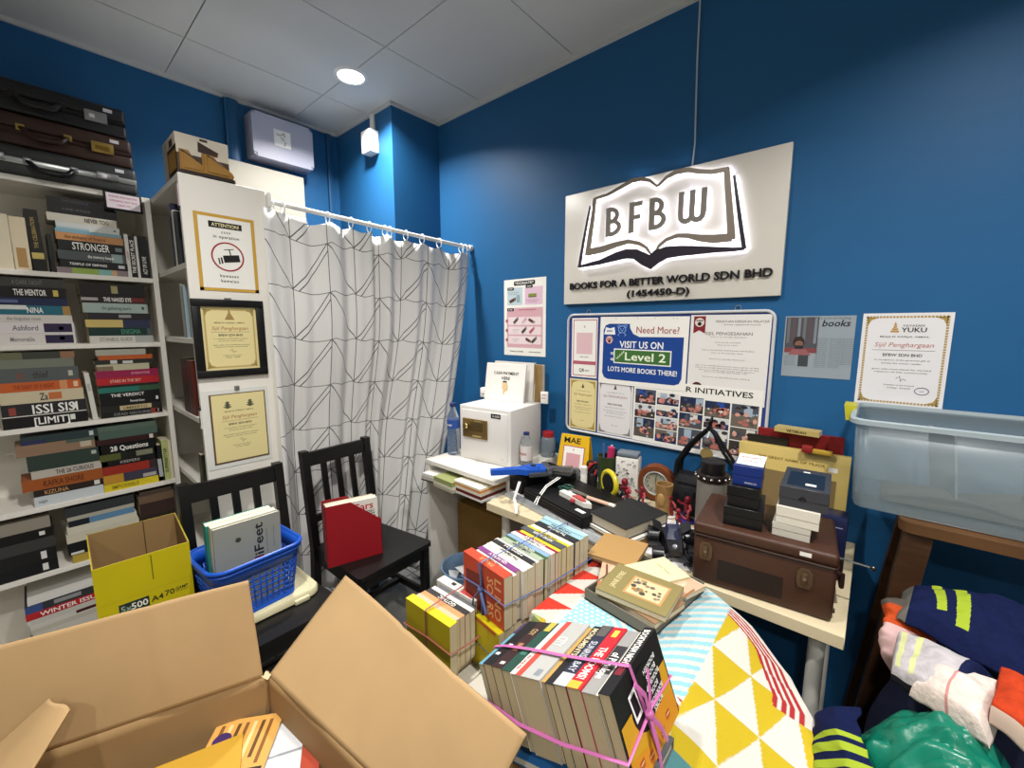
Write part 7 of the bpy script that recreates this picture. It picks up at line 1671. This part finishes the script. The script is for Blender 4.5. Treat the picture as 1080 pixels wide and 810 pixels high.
def plane_fn(c00, c10, c01, c11, sag=.0, seed=1, amp=.012):
    c00, c10, c01, c11 = map(Vector, (c00, c10, c01, c11))
    def fn(u, v):
        p = c00.lerp(c10, u).lerp(c01.lerp(c11, u), v); n = (c10 - c00).cross(c01 - c00).normalized()
        n = n if n.z > 0 else -n
        e = min(u, 1 - u, v, 1 - v); drop = -.03 * max(0, 1 - e / .12) ** 2
        return p + n * (sag * sin(pi * u) * sin(pi * v) + drop + wr(p.x, p.y + p.z, seed, amp))
    return fn
drape('shirt', 'navy shirt with two lime green stripes, topmost on the clothes pile', navy, plane_fn(P(948, 640, 'y', 1.20), P(1105, 720, 'y', 1.12), P(955, 612, 'y', 1.36), P(1120, 640, 'y', 1.36), .03, 3), stripes=((lambda u, v: .30 < u + .12 * v < .37 and .25 < v < .95, lime), (lambda u, v: .43 < u + .10 * v < .52 and .12 < v < .95, lime), (lambda u, v: u < .07, '#5d5a55')))
drape('shirt', 'pale grey shirt with a navy hem and faint yellow stripes on the clothes pile', '#a9a5a8', plane_fn(P(935, 700, 'y', 1.06), P(1008, 748, 'y', .98), P(942, 660, 'y', 1.19), P(1046, 700, 'y', 1.12), .02, 5), stripes=((lambda u, v: u > .84 and v < .98, navy), (lambda u, v: .12 < u < .2 and v > .1, '#b9bd86'), (lambda u, v: .32 < u < .40 and v > .1, '#b9bd86'), (lambda u, v: v < .03, '#15161c')))
drape('shirt', 'white and pink shirt lying under the pale grey shirt on the green bag', '#c9bcb4', plane_fn(P(955, 715, 'y', 1.03), P(1040, 770, 'y', .95), P(985, 690, 'y', 1.12), P(1062, 715, 'y', 1.08), .02, 9), stripes=((lambda u, v: .5 < u < .54, '#b5807c'),))
drape('shirt', 'bright orange shirt with a pale edge at the right of the clothes pile', '#a8381c', plane_fn(P(1040, 745, 'y', .98), P(1100, 790, 'y', .92), P(1052, 700, 'y', 1.10), P(1120, 730, 'y', 1.06), .02, 12), stripes=((lambda u, v: v < .08, '#c9b3a4'),))
drape('shirt', 'orange and pink cloth bunched at the left of the clothes pile', '#a8431f', plane_fn(P(928, 700, 'y', 1.16), P(962, 700, 'y', 1.14), P(935, 625, 'y', 1.30), P(985, 632, 'y', 1.28), .05, 15, .02), stripes=((lambda u, v: v < .42, '#b99a98'), (lambda u, v: v > .72, '#4a453f')))
drape('shirt', 'navy shirt with lime stripes on the floor left of the green bag', navy, plane_fn(P(838, 860, 'y', .90), P(915, 850, 'y', .80), P(858, 745, 'y', 1.02), P(885, 735, 'y', 1.0), .02, 21), stripes=((lambda u, v: .30 < v < .38 and u > .15, lime), (lambda u, v: .45 < v < .53 and u > .15, lime), (lambda u, v: .58 < v < .63 and u > .3, lime)))
blob('clothes_bundle', 'dark bundle of clothes on the floor left of the green bag', 'clothing', (.035, .80, .30), (.05, .08, .32), mat('#12172c', rough=.9), 9, .05, 6, .0)
